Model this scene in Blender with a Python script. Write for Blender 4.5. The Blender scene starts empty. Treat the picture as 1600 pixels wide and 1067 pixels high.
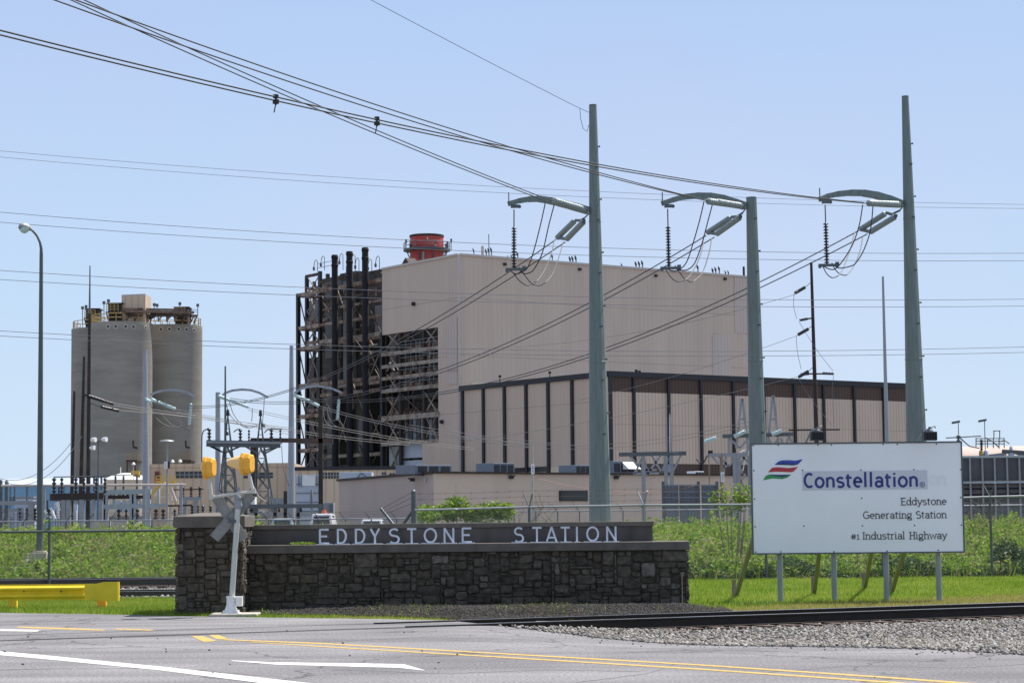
import bpy, bmesh, math, random
import numpy as np
from mathutils import Vector, Matrix
random.seed(7); RNG = np.random.default_rng(11)
SC = bpy.context.scene
COL = SC.collection
# ------------------------------------------------------------------ camera, sky, sun, exposure
F = 3300.0; CAMZ = 1.85; ROLL = math.radians(0.55); PITCH = math.atan((812-533.5)/F)
cp, sp, cr, sr = math.cos(PITCH), math.sin(PITCH), math.cos(ROLL), math.sin(ROLL)
AX = Vector((1,0,0)); AU = Vector((0,-sp,cp)); AF = Vector((0,cp,sp))
cam_r = AX*cr - AU*sr; cam_u = AX*sr + AU*cr
cd = bpy.data.cameras.new('camera'); cam = bpy.data.objects.new('camera', cd); COL.objects.link(cam)
mw = Matrix.Identity(4)
for i in range(3):
    mw[i][0] = cam_r[i]; mw[i][1] = cam_u[i]; mw[i][2] = -AF[i]
mw[2][3] = CAMZ
cam.matrix_world = mw
cd.sensor_width = 36; cd.lens = 36*F/1600; cd.clip_start = 0.5; cd.clip_end = 12000
SC.camera = cam
SUN_EL = math.radians(60); SUN_AZ = math.radians(53)       # azimuth clockwise from +Y
world = bpy.data.worlds.new('World'); SC.world = world; world.use_nodes = True
wn = world.node_tree.nodes; wl = world.node_tree.links; wn.clear()
sky = wn.new('ShaderNodeTexSky'); sky.sky_type = 'NISHITA'; sky.sun_disc = False
sky.sun_elevation = SUN_EL; sky.sun_rotation = SUN_AZ
sky.air_density = 1.0; sky.dust_density = 0.6; sky.ozone_density = 2.0; sky.altitude = 0
bg = wn.new('ShaderNodeBackground'); bg.inputs['Strength'].default_value = 0.15
wo = wn.new('ShaderNodeOutputWorld')
# a clear spring sky: the low band by the horizon is kept pale blue, the rest is the physical sky
wtc = wn.new('ShaderNodeTexCoord'); wsp = wn.new('ShaderNodeSeparateXYZ'); wl.new(wtc.outputs['Generated'], wsp.inputs[0])
wr = wn.new('ShaderNodeValToRGB'); e = wr.color_ramp.elements
e[0].position = 0.0; e[0].color = (0.66,0.765,0.885,1); e[1].position = 0.25; e[1].color = (0.435,0.58,0.86,1)
x = e.new(0.10); x.color = (0.56,0.69,0.885,1); x = e.new(0.5); x.color = (0.44,0.52,0.66,1)
wl.new(wsp.outputs['Z'], wr.inputs[0])
wsc = wn.new('ShaderNodeVectorMath'); wsc.operation = 'SCALE'; wsc.inputs['Scale'].default_value = 4.25
wnz = wn.new('ShaderNodeTexNoise'); wnz.inputs['Scale'].default_value = 5; wnz.inputs['Detail'].default_value = 3; wl.new(wtc.outputs['Generated'], wnz.inputs['Vector'])
wnr = wn.new('ShaderNodeValToRGB'); wnr.color_ramp.elements[0].position = 0.35; wnr.color_ramp.elements[0].color = (0.955,1.01,1.02,1); wnr.color_ramp.elements[1].position = 0.65; wnr.color_ramp.elements[1].color = (1.025,0.995,1.0,1)
wl.new(wnz.outputs[0], wnr.inputs[0]); wml = wn.new('ShaderNodeVectorMath'); wml.operation = 'MULTIPLY'; wl.new(wr.outputs[0], wml.inputs[0]); wl.new(wnr.outputs[0], wml.inputs[1]); wl.new(wml.outputs[0], wsc.inputs[0])
wmr = wn.new('ShaderNodeMapRange'); wmr.interpolation_type = 'SMOOTHSTEP'; wmr.inputs[1].default_value = 0.28; wmr.inputs[2].default_value = 0.7; wmr.inputs[3].default_value = 1.0; wmr.inputs[4].default_value = 0.6
wl.new(wsp.outputs['Z'], wmr.inputs[0])
wmx = wn.new('ShaderNodeMix'); wmx.data_type = 'RGBA'; wl.new(wmr.outputs[0], wmx.inputs[0]); wl.new(sky.outputs[0], wmx.inputs[6]); wl.new(wsc.outputs[0], wmx.inputs[7])
wl.new(wmx.outputs[2], bg.inputs[0]); wl.new(bg.outputs[0], wo.inputs[0])
sd = bpy.data.lights.new('sun', 'SUN'); sd.energy = 4.5; sd.angle = math.radians(0.5); sd.color = (1.0, 0.95, 0.87)
sun = bpy.data.objects.new('sun', sd); COL.objects.link(sun)
sdir = Vector((math.sin(SUN_AZ)*math.cos(SUN_EL), math.cos(SUN_AZ)*math.cos(SUN_EL), math.sin(SUN_EL)))
sun.rotation_euler = (-sdir).to_track_quat('-Z', 'Y').to_euler(); sun.location = (0, 0, 80)
SC.view_settings.view_transform = 'Standard'; SC.view_settings.look = 'None'
SC.view_settings.exposure = 0.72; SC.view_settings.gamma = 1

# ------------------------------------------------------------------ pixel -> place helpers
def ray(x, y):
    u = (x-800)/F; v = (533.5-y)/F
    return cam_r*u + cam_u*v + AF
CP = Vector((0,0,CAMZ))
def P(x, y, Y):                       # the point seen at (x,y) of the 1600x1067 photo that stands Y metres ahead
    d = ray(x, y); return CP + d*(Y/d.y)
def G(x, y, z=0.0):                   # ... that lies at height z
    d = ray(x, y); return CP + d*((z-CAMZ)/d.z)
def ON(x, y, A, dxy):                 # ... that lies in the vertical plane through A along dxy
    d = ray(x, y); n = Vector((dxy[1], -dxy[0], 0)); A = Vector((A[0], A[1], 0))
    return CP + d*(n.dot(A)/n.dot(d))
def PX(x, Y, y=812): return P(x, y, Y).x
def PZ(x, y, Y): return P(x, y, Y).z
def lerp(a, b, t): return a + (b-a)*t

# ------------------------------------------------------------------ mesh builder
class MB:
    def __init__(s): s.v = []; s.f = []; s.sm = []
    def add(s, vs, fs, smooth=False):
        o = len(s.v); s.v += [tuple(p) for p in vs]
        for f in fs: s.f.append([i+o for i in f]); s.sm.append(smooth)
        return s
    def frame(s, c, ex, ey, ez):      # box from centre and half-axis vectors
        c = Vector(c); vs = []
        for k in (-1,1):
            for j in (-1,1):
                for i in (-1,1): vs.append(c + ex*i + ey*j + ez*k)
        return s.add(vs, [(0,2,3,1),(4,5,7,6),(0,1,5,4),(2,6,7,3),(0,4,6,2),(1,3,7,5)])
    def box(s, c, size, rz=0.0):
        a = Vector((math.cos(rz), math.sin(rz), 0)); b = Vector((-math.sin(rz), math.cos(rz), 0))
        return s.frame(c, a*(size[0]/2), b*(size[1]/2), Vector((0,0,size[2]/2)))
    def span(s, lo, hi):
        lo = Vector(lo); hi = Vector(hi); return s.box((lo+hi)/2, hi-lo)
    def beam(s, p, q, w, h=None, up=(0,0,1)):
        p = Vector(p); q = Vector(q); h = h or w; d = (q-p)
        if d.length < 1e-6: return s
        dn = d.normalized(); up = Vector(up)
        if abs(dn.dot(up)) > 0.98: up = Vector((0,1,0))
        a = dn.cross(up).normalized(); b = a.cross(dn).normalized()
        return s.frame((p+q)/2, d/2, a*(w/2), b*(h/2))
    def tube(s, pts, r, n=8, cap=True, smooth=True):
        pts = [Vector(p) for p in pts]; m = len(pts)
        rs = r if isinstance(r, (list, tuple)) else [r]*m
        vs = []; fs = []; ref = None
        for i, p in enumerate(pts):
            t = (pts[min(i+1,m-1)] - pts[max(i-1,0)]).normalized()
            if ref is None:
                ref = Vector((0,0,1)) if abs(t.z) < 0.9 else Vector((0,1,0))
            a = t.cross(ref).normalized(); b = a.cross(t).normalized(); ref = b
            for k in range(n):
                an = 2*math.pi*k/n; vs.append(p + (a*math.cos(an) + b*math.sin(an))*rs[i])
        for i in range(m-1):
            for k in range(n):
                k2 = (k+1) % n; fs.append((i*n+k, i*n+k2, (i+1)*n+k2, (i+1)*n+k))
        s.add(vs, fs, smooth)
        if cap:
            s.add(vs[:n], [list(range(n))[::-1]]); s.add(vs[(m-1)*n:], [list(range(n))])      # caps keep their own corners, so the side shading stays true
        return s
    def lathe(s, p, q, prof, n=10, smooth=True, cap=True):   # prof = [(fraction along p-q, radius)]
        p = Vector(p); q = Vector(q); t = (q-p).normalized()
        ref = Vector((0,0,1)) if abs(t.z) < 0.9 else Vector((0,1,0))
        a = t.cross(ref).normalized(); b = a.cross(t)
        vs = []; fs = []; m = len(prof)
        for (h, r) in prof:
            c = p.lerp(q, h)
            for k in range(n):
                an = 2*math.pi*k/n; vs.append(c + (a*math.cos(an) + b*math.sin(an))*r)
        for i in range(m-1):
            for k in range(n):
                k2 = (k+1) % n; fs.append((i*n+k, i*n+k2, (i+1)*n+k2, (i+1)*n+k))
        s.add(vs, fs, smooth)
        if cap: s.add(vs[:n], [list(range(n))[::-1]]); s.add(vs[(m-1)*n:], [list(range(n))])
        return s
    def prism(s, pts, dv):            # planar outline extruded by dv
        pts = [Vector(p) for p in pts]; n = len(pts); dv = Vector(dv)
        vs = pts + [p+dv for p in pts]
        fs = [list(range(n)), list(range(2*n-1, n-1, -1))] + [(i, i+n, (i+1)%n+n, (i+1)%n) for i in range(n)]
        return s.add(vs, fs)
    def quad(s, *p): return s.add(p, [tuple(range(len(p)))])
    def build(s, name, mat, parent=None, bevel=0.0, loc=None):
        me = bpy.data.meshes.new(name)
        if parent is None:
            if loc is None:
                n = len(s.v); zs = min(v[2] for v in s.v)
                loc = Vector((sum(v[0] for v in s.v)/n, sum(v[1] for v in s.v)/n, zs))
            loc = Vector(loc); vv = [(v[0]-loc.x, v[1]-loc.y, v[2]-loc.z) for v in s.v]
        else: vv = s.v
        me.from_pydata(vv, [], s.f); me.update()
        me.polygons.foreach_set('use_smooth', s.sm)
        o = bpy.data.objects.new(name, me); COL.objects.link(o)
        if parent is None: o.location = loc
        else: adopt(o, parent)
        if mat: me.materials.append(mat)
        bm = bmesh.new(); bm.from_mesh(me); bmesh.ops.recalc_face_normals(bm, faces=bm.faces); bm.to_mesh(me); bm.free()
        if bevel:
            b = o.modifiers.new('bevel', 'BEVEL'); b.width = bevel; b.segments = 2; b.limit_method = 'ANGLE'
        return o
def wloc(o):
    v = Vector(o.location)
    while o.parent:
        o = o.parent
        if o.type == 'EMPTY': v = Vector(o.location)
    return v
def adopt(o, parent):
    root = parent
    while root.parent: root = root.parent
    o.parent = parent
    if root.type == 'EMPTY' or parent.parent is None:
        # parent's world position is its own location when it is top-level, zero offset when it is a part
        o.matrix_parent_inverse = Matrix.Translation(-Vector(parent.location)) if parent.parent is None else Matrix.Identity(4)
    return o
def tag(o, label=None, cat=None, group=None, kind=None):
    if label: o['label'] = label
    if cat: o['category'] = cat
    if group: o['group'] = group
    if kind: o['kind'] = kind
    return o
def thing(name, loc, label, cat, group=None):
    o = bpy.data.objects.new(name, None); COL.objects.link(o); o.location = loc; o.empty_display_size = 0.3
    return tag(o, label, cat, group)
def copy_tree(o, parent=None):
    c = o.copy(); COL.objects.link(c)
    if parent: c.parent = parent
    for ch in o.children: copy_tree(ch, c)
    return c
def np_mesh(name, verts, faces_n, mat, kind='stuff', smooth=False):   # verts (N,3); faces_n (M,k) index array
    me = bpy.data.meshes.new(name); M, k = faces_n.shape
    me.vertices.add(len(verts)); me.vertices.foreach_set('co', verts.astype(np.float32).ravel())
    me.loops.add(M*k); me.loops.foreach_set('vertex_index', faces_n.astype(np.int32).ravel())
    me.polygons.add(M); me.polygons.foreach_set('loop_start', np.arange(0, M*k, k, dtype=np.int32))
    me.polygons.foreach_set('loop_total', np.full(M, k, dtype=np.int32))
    me.update(calc_edges=True); me.validate()
    if smooth: me.polygons.foreach_set('use_smooth', [True]*M)
    o = bpy.data.objects.new(name, me); COL.objects.link(o); me.materials.append(mat)
    o['kind'] = kind
    return o

# ------------------------------------------------------------------ materials
def nt(name):
    m = bpy.data.materials.new(name); m.use_nodes = True
    n = m.node_tree.nodes; l = m.node_tree.links
    return m, n, l, n['Principled BSDF']
def mat(name, c, rough=0.6, metal=0.0, var=0.12, vs=3.0, c2=None, bump=0.0, bs=40.0, spec=0.5, stretch=None, c2amt=(0.45,0.65)):
    m, n, l, b = nt(name)
    b.inputs['Roughness'].default_value = rough; b.inputs['Metallic'].default_value = metal
    b.inputs['Specular IOR Level'].default_value = spec
    geo = n.new('ShaderNodeNewGeometry'); src = geo.outputs['Position']
    if stretch:
        mp = n.new('ShaderNodeMapping'); mp.inputs['Scale'].default_value = stretch
        l.new(src, mp.inputs['Vector']); src = mp.outputs[0]
    nz = n.new('ShaderNodeTexNoise'); nz.inputs['Scale'].default_value = vs; nz.inputs['Detail'].default_value = 6
    nz.inputs['Roughness'].default_value = 0.65
    l.new(src, nz.inputs['Vector'])
    cr_ = n.new('ShaderNodeValToRGB'); e = cr_.color_ramp.elements
    if c2 is None:
        e[0].position = 0.3; e[1].position = 0.7
        e[0].color = (*[x*(1-var) for x in c], 1); e[1].color = (*[min(1, x*(1+var)) for x in c], 1)
    else:
        e[0].position, e[1].position = c2amt; e[0].color = (*c, 1); e[1].color = (*c2, 1)
    l.new(nz.outputs[0], cr_.inputs[0]); l.new(cr_.outputs[0], b.inputs['Base Color'])
    if bump:
        n2 = n.new('ShaderNodeTexNoise'); n2.inputs['Scale'].default_value = bs; n2.inputs['Detail'].default_value = 4
        l.new(geo.outputs['Position'], n2.inputs['Vector'])
        bp = n.new('ShaderNodeBump'); bp.inputs['Strength'].default_value = bump; bp.inputs['Distance'].default_value = 0.02
        l.new(n2.outputs[0], bp.inputs['Height']); l.new(bp.outputs[0], b.inputs['Normal'])
    return m
def island_mat(name, cols, rough=0.8, nscale=None, namt=0.3, trans=0.0, spec=0.3, patch=None):
    m, n, l, b = nt(name); b.inputs['Roughness'].default_value = rough; b.inputs['Specular IOR Level'].default_value = spec
    geo = n.new('ShaderNodeNewGeometry'); r = n.new('ShaderNodeValToRGB'); e = r.color_ramp.elements
    k = len(cols)
    while len(e) < k: e.new(0.5)
    for i, c in enumerate(cols): e[i].position = i/(k-1); e[i].color = (*c, 1)
    src = geo.outputs['Random Per Island']
    if patch:        # larger patches where the mixture of kinds shifts
        nz = n.new('ShaderNodeTexNoise'); nz.inputs['Scale'].default_value = patch; nz.inputs['Detail'].default_value = 4
        l.new(geo.outputs['Position'], nz.inputs['Vector'])
        ma = n.new('ShaderNodeMath'); ma.operation = 'MULTIPLY_ADD'; ma.inputs[1].default_value = 1.6; ma.inputs[2].default_value = -0.8
        l.new(nz.outputs[0], ma.inputs[0]); ad = n.new('ShaderNodeMath'); ad.use_clamp = True
        l.new(src, ad.inputs[0]); l.new(ma.outputs[0], ad.inputs[1]); src = ad.outputs[0]
    l.new(src, r.inputs[0]); out = r.outputs[0]
    if nscale:
        nz = n.new('ShaderNodeTexNoise'); nz.inputs['Scale'].default_value = nscale; nz.inputs['Detail'].default_value = 6
        l.new(geo.outputs['Position'], nz.inputs['Vector'])
        mr = n.new('ShaderNodeMapRange'); mr.inputs[1].default_value = 0.3; mr.inputs[2].default_value = 0.7
        mr.inputs[3].default_value = 1-namt; mr.inputs[4].default_value = 1+namt
        l.new(nz.outputs[0], mr.inputs[0])
        mx = n.new('ShaderNodeVectorMath'); mx.operation = 'SCALE'
        l.new(out, mx.inputs[0]); l.new(mr.outputs[0], mx.inputs['Scale']); out = mx.outputs[0]
        bp = n.new('ShaderNodeBump'); bp.inputs['Strength'].default_value = 0.5; bp.inputs['Distance'].default_value = 0.02
        l.new(nz.outputs[0], bp.inputs['Height']); l.new(bp.outputs[0], b.inputs['Normal'])
    l.new(out, b.inputs['Base Color'])
    if trans:
        tr = n.new('ShaderNodeBsdfTranslucent'); l.new(out, tr.inputs['Color'])
        mix = n.new('ShaderNodeMixShader'); mix.inputs[0].default_value = trans
        o = n['Material Output']; l.new(b.outputs[0], mix.inputs[1]); l.new(tr.outputs[0], mix.inputs[2]); l.new(mix.outputs[0], o.inputs[0])
    return m
YAW = math.radians(35.5)
LD = Vector((-math.sin(YAW), math.cos(YAW), 0)); RD = Vector((math.cos(YAW), math.sin(YAW), 0))   # the plant's two wall directions
def siding(name, c, pitch=0.9, line=0.8, sheet=9.0, var=0.05, ld=None, rd=None):
    m, n, l, b = nt(name); b.inputs['Roughness'].default_value = 0.55; b.inputs['Specular IOR Level'].default_value = 0.3
    geo = n.new('ShaderNodeNewGeometry'); dp = n.new('ShaderNodeVectorMath'); dp.operation = 'DOT_PRODUCT'
    dv = (ld or LD) + (rd or RD); dp.inputs[1].default_value = dv; l.new(geo.outputs['Position'], dp.inputs[0])
    def mth(op, a, bb, clamp=False):
        q = n.new('ShaderNodeMath'); q.operation = op; q.use_clamp = clamp
        for i, x in enumerate((a, bb)):
            if x is None: continue
            if isinstance(x, (int, float)): q.inputs[i].default_value = x
            else: l.new(x, q.inputs[i])
        return q.outputs[0]
    s = dp.outputs['Value']; fr = mth('FRACT', mth('DIVIDE', s, pitch), None)
    rib = mth('LESS_THAN', fr, 0.22)
    cell = mth('FLOOR', mth('DIVIDE', s, pitch*4), None)
    sep = n.new('ShaderNodeSeparateXYZ'); l.new(geo.outputs['Position'], sep.inputs[0])
    row = mth('FLOOR', mth('DIVIDE', sep.outputs['Z'], sheet), None)
    hfr = mth('FRACT', mth('DIVIDE', sep.outputs['Z'], sheet), None); seam = mth('LESS_THAN', hfr, 0.016)
    wn_ = n.new('ShaderNodeTexWhiteNoise'); wn_.noise_dimensions = '2D'; cb = n.new('ShaderNodeCombineXYZ')
    l.new(cell, cb.inputs[0]); l.new(row, cb.inputs[1]); l.new(cb.outputs[0], wn_.inputs['Vector'])
    tone = mth('ADD', mth('MULTIPLY', wn_.outputs['Value'], var), 1-var/2)
    nz = n.new('ShaderNodeTexNoise'); nz.inputs['Scale'].default_value = 0.12; nz.inputs['Detail'].default_value = 8
    mp = n.new('ShaderNodeMapping'); mp.inputs['Scale'].default_value = (3,3,0.5); l.new(geo.outputs['Position'], mp.inputs[0]); l.new(mp.outputs[0], nz.inputs['Vector'])
    tone = mth('MULTIPLY', tone, mth('ADD', mth('MULTIPLY', nz.outputs[0], 0.25), 0.875))
    tone = mth('MULTIPLY', tone, mth('SUBTRACT', 1.0, mth('MULTIPLY', rib, 1-line)))
    tone = mth('MULTIPLY', tone, mth('SUBTRACT', 1.0, mth('MULTIPLY', seam, 0.22)))
    sc = n.new('ShaderNodeVectorMath'); sc.operation = 'SCALE'; sc.inputs[0].default_value = c; l.new(tone, sc.inputs['Scale'])
    l.new(sc.outputs[0], b.inputs['Base Color'])
    bp = n.new('ShaderNodeBump'); bp.inputs['Strength'].default_value = 0.4; bp.inputs['Distance'].default_value = 0.05
    l.new(mth('PINGPONG', mth('DIVIDE', s, pitch), 0.5), bp.inputs['Height']); l.new(bp.outputs[0], b.inputs['Normal'])
    return m
M = {}
M['galv'] = mat('galvanised_steel', (0.27,0.285,0.305), 0.5, 0.3, 0.12, 2.0)
M['galv_dark'] = mat('dull_galvanised_steel', (0.10,0.115,0.125), 0.55, 0.3, 0.15, 2.0)
M['pole_green'] = mat('greenish_weathered_pole_steel', (0.155,0.19,0.182), 0.55, 0.2, 0.18, 1.4, stretch=(6,6,0.5))
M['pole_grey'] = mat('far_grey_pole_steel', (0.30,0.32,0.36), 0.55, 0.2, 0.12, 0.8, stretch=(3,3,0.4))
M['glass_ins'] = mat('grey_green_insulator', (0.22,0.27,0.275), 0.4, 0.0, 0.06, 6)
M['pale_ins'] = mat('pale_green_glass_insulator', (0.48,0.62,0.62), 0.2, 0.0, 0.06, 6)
M['dark_ins'] = mat('dark_brown_porcelain', (0.025,0.022,0.024), 0.3, 0.0, 0.2, 6)
M['black'] = mat('black_steel', (0.012,0.012,0.015), 0.5, 0.0, 0.2, 2)
M['cable'] = mat('weathered_cable', (0.035,0.036,0.042), 0.6, 0.2, 0.1, 2)
M['cable_light'] = mat('bare_aluminium_cable', (0.20,0.19,0.18), 0.7, 0.0, 0.1, 2)
M['cable_grey'] = mat('grey_cable', (0.13,0.14,0.17), 0.6, 0.2, 0.1, 2)
M['rust_dark'] = mat('dark_rusted_pole', (0.030,0.022,0.020), 0.8, 0.0, 0.3, 1.5, c2=(0.055,0.038,0.03))
M['rust'] = mat('rusted_girder', (0.36,0.30,0.25), 0.8, 0.0, 0.3, 0.6, c2=(0.14,0.06,0.032), c2amt=(0.40,0.6))
M['rust_brown'] = mat('brown_rusted_steel', (0.10,0.065,0.05), 0.85, 0.0, 0.3, 0.5, c2=(0.035,0.025,0.022))
M['casing'] = mat('dark_boiler_casing', (0.055,0.05,0.045), 0.75, 0.0, 0.3, 0.25, c2=(0.145,0.105,0.075), c2amt=(0.5,0.7))
M['casing_grey'] = mat('grey_duct_steel', (0.15,0.155,0.16), 0.7, 0.0, 0.2, 0.25)
M['girder_pale'] = mat('pale_weathered_girder', (0.34,0.30,0.255), 0.8, 0.0, 0.2, 0.6, c2=(0.15,0.085,0.055), c2amt=(0.44,0.66))
M['stack'] = mat('black_stack_steel', (0.014,0.013,0.016), 0.9, 0.0, 0.3, 0.5)
M['siding'] = siding('taupe_siding', (0.56,0.44,0.36), 1.1, 0.94, 11.0, 0.03)
M['siding_ribbed'] = siding('ribbed_taupe_siding', (0.59,0.465,0.375), 0.75, 0.74, 9.0, 0.03)
M['siding_brown'] = siding('dark_brown_ribbed_siding', (0.088,0.055,0.043), 0.75, 0.6, 30.0, 0.08)
M['siding_pale'] = siding('pale_patched_siding', (0.55,0.45,0.40), 0.9, 0.85, 30.0, 0.04)
M['siding_tan'] = siding('tan_annex_siding', (0.58,0.45,0.33), 1.2, 0.8, 30.0, 0.05, ld=Vector((0,0.3,0)), rd=Vector((1,0,0)))
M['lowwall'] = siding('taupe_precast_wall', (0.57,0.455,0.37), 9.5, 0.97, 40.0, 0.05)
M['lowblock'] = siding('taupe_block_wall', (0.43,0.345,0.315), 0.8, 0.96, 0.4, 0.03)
M['trim_dark'] = mat('near_black_trim', (0.018,0.018,0.024), 0.6)
M['trim_light'] = mat('pale_corner_trim', (0.50,0.44,0.40), 0.5)
M['redpaint'] = mat('faded_red_stack_paint', (0.50,0.045,0.035), 0.6, 0.0, 0.2, 0.5, c2=(0.40,0.085,0.065), stretch=(1,1,0.3))
M['concrete'] = mat('silo_concrete', (0.31,0.288,0.25), 0.9, 0, 0.2, 0.35, c2=(0.235,0.22,0.195), stretch=(0.3,0.3,1.5), c2amt=(0.38,0.66), bump=0.2, bs=6)
M['cap_concrete'] = mat('old_dark_cap_concrete', (0.15,0.13,0.112), 0.9, 0, 0.25, 2.5, c2=(0.085,0.074,0.064), c2amt=(0.35,0.7), bump=0.3, bs=60)
M['pad'] = mat('pale_concrete_pad', (0.42,0.38,0.33), 0.9, 0, 0.15, 5)
M['mortar'] = mat('dark_mortar', (0.030,0.027,0.024), 0.95, 0, 0.3, 6, bump=0.4, bs=50)
M['stone'] = island_mat('rubble_stone', [(0.058,0.047,0.034),(0.086,0.071,0.053),(0.068,0.058,0.045),(0.102,0.086,0.066),(0.05,0.042,0.032),(0.077,0.064,0.049),(0.15,0.128,0.106)], 0.9, 9.0, 0.45)
M['letter'] = mat('brushed_pale_letters', (0.55,0.60,0.68), 0.45, 0.2, 0.06, 5)
M['yellow'] = mat('yellow_rail_paint', (0.82,0.57,0.02), 0.45, 0, 0.10, 3.0)
M['amber'] = mat('amber_signal_paint', (0.82,0.40,0.035), 0.5, 0, 0.10, 5)
M['amber_pale'] = mat('faded_amber_visor', (0.80,0.53,0.22), 0.5, 0, 0.08, 5)
M['silver'] = mat('silver_painted_pole', (0.52,0.52,0.48), 0.5, 0.2, 0.14, 3.0, stretch=(3,3,1))
M['alum'] = mat('back_of_sign_aluminium', (0.24,0.24,0.225), 0.6, 0.1, 0.15, 4.0)
M['white'] = mat('white_paint', (0.76,0.76,0.75), 0.5, 0, 0.05, 3.0)
M['board'] = mat('white_sign_board', (0.86,0.865,0.885), 0.35, 0, 0.03, 1.2)
M['patch'] = mat('grey_patch_vinyl', (0.60,0.615,0.68), 0.4, 0, 0.03, 1.2)
M['ghost'] = mat('faint_ghost_vinyl', (0.838,0.843,0.863), 0.4, 0, 0.01, 1.2)
M['navy'] = mat('navy_lettering', (0.022,0.035,0.20), 0.4, 0, 0.05, 3)
M['blue'] = mat('blue_stripe', (0.03,0.06,0.38), 0.4, 0, 0.05, 3)
M['navy_dark'] = mat('dark_navy_stripe', (0.012,0.025,0.13), 0.4, 0, 0.05, 3)
M['red'] = mat('red_stripe', (0.46,0.03,0.045), 0.4, 0, 0.05, 3)
M['green'] = mat('green_stripe', (0.03,0.28,0.08), 0.4, 0, 0.05, 3)
M['ink'] = mat('charcoal_lettering', (0.035,0.037,0.045), 0.5, 0, 0.05, 3)
M['wood'] = mat('weathered_timber', (0.21,0.18,0.135), 0.9, 0, 0.25, 4, stretch=(6,6,1))
M['rail_side'] = mat('dark_rail_steel', (0.018,0.013,0.011), 0.8, 0.1, 0.3, 6)
M['rail_head'] = mat('worn_rail_head', (0.55,0.55,0.56), 0.3, 0.9, 0.1, 6)
M['tie'] = mat('creosoted_tie', (0.05,0.035,0.028), 0.9, 0, 0.3, 6, c2=(0.13,0.07,0.05))
M['window'] = mat('dark_window_glass', (0.02,0.024,0.03), 0.12)
M['window_pale'] = mat('hazy_window_glass', (0.16,0.18,0.19), 0.25, 0, 0.4, 0.7)
M['hvac'] = mat('blue_grey_roof_unit', (0.14,0.165,0.21), 0.55)
M['paleblue'] = mat('pale_blue_grey_panel', (0.42,0.47,0.55), 0.5, 0, 0.08, 0.6)
M['skyblue'] = mat('sky_blue_cladding', (0.19,0.36,0.52), 0.5, 0, 0.06, 0.2)
M['cream'] = mat('cream_tank_paint', (0.62,0.52,0.40), 0.5, 0, 0.06, 0.4)
M['saf_yellow'] = mat('safety_yellow', (0.62,0.40,0.07), 0.5)
M['saf_dull'] = mat('dull_yellow_railing', (0.38,0.26,0.09), 0.6)
M['orange_red'] = mat('orange_red_door', (0.50,0.10,0.04), 0.6)
M['xfmr'] = mat('transformer_grey', (0.33,0.38,0.41), 0.5)
M['firewall'] = mat('dark_screen_panel', (0.085,0.085,0.095), 0.8, 0, 0.2, 0.5)
M['carwhite'] = mat('white_car_paint', (0.78,0.78,0.80), 0.2)
M['carsilver'] = mat('silver_car_paint', (0.45,0.48,0.52), 0.25, 0.5)
M['tyre'] = mat('tyre_rubber', (0.02,0.02,0.02), 0.8)
M['pinkroof'] = mat('faded_pink_brown_tank', (0.45,0.34,0.29), 0.7, 0, 0.2, 0.3)
M['bark'] = mat('dry_stem', (0.20,0.16,0.11), 0.9)
M['gravel_dark'] = island_mat('dark_mulch_chips', [(0.02,0.019,0.018),(0.045,0.042,0.04),(0.03,0.027,0.025),(0.08,0.07,0.06)], 0.95)
M['ballast'] = island_mat('ballast_stone', [(0.10,0.09,0.08),(0.22,0.205,0.19),(0.30,0.285,0.265),(0.07,0.062,0.055),(0.25,0.215,0.18),(0.42,0.40,0.38)], 0.9)
M['weed'] = island_mat('weed_leaf', [(0.085,0.165,0.014),(0.15,0.275,0.02),(0.21,0.35,0.024),(0.27,0.40,0.035),(0.29,0.31,0.08),(0.33,0.28,0.16)], 0.6, trans=0.45, patch=0.9)
M['grass'] = island_mat('lawn_grass_blade', [(0.115,0.195,0.018),(0.20,0.305,0.03),(0.27,0.36,0.045),(0.40,0.40,0.09)], 0.6, trans=0.5, patch=0.4)
M['drygrass'] = island_mat('dry_grass_blade', [(0.26,0.27,0.05),(0.38,0.31,0.10),(0.45,0.35,0.16)], 0.7, trans=0.45)
M['straw'] = island_mat('dry_straw', [(0.35,0.27,0.17),(0.22,0.17,0.11),(0.14,0.11,0.08)], 0.9)
M['shrub'] = island_mat('shrub_leaf', [(0.09,0.17,0.015),(0.17,0.29,0.03),(0.28,0.38,0.05),(0.055,0.11,0.015)], 0.55, trans=0.45)
M['darkshrub'] = island_mat('dark_shrub_leaf', [(0.02,0.05,0.012),(0.04,0.09,0.018),(0.07,0.13,0.025)], 0.55, trans=0.3)
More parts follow.
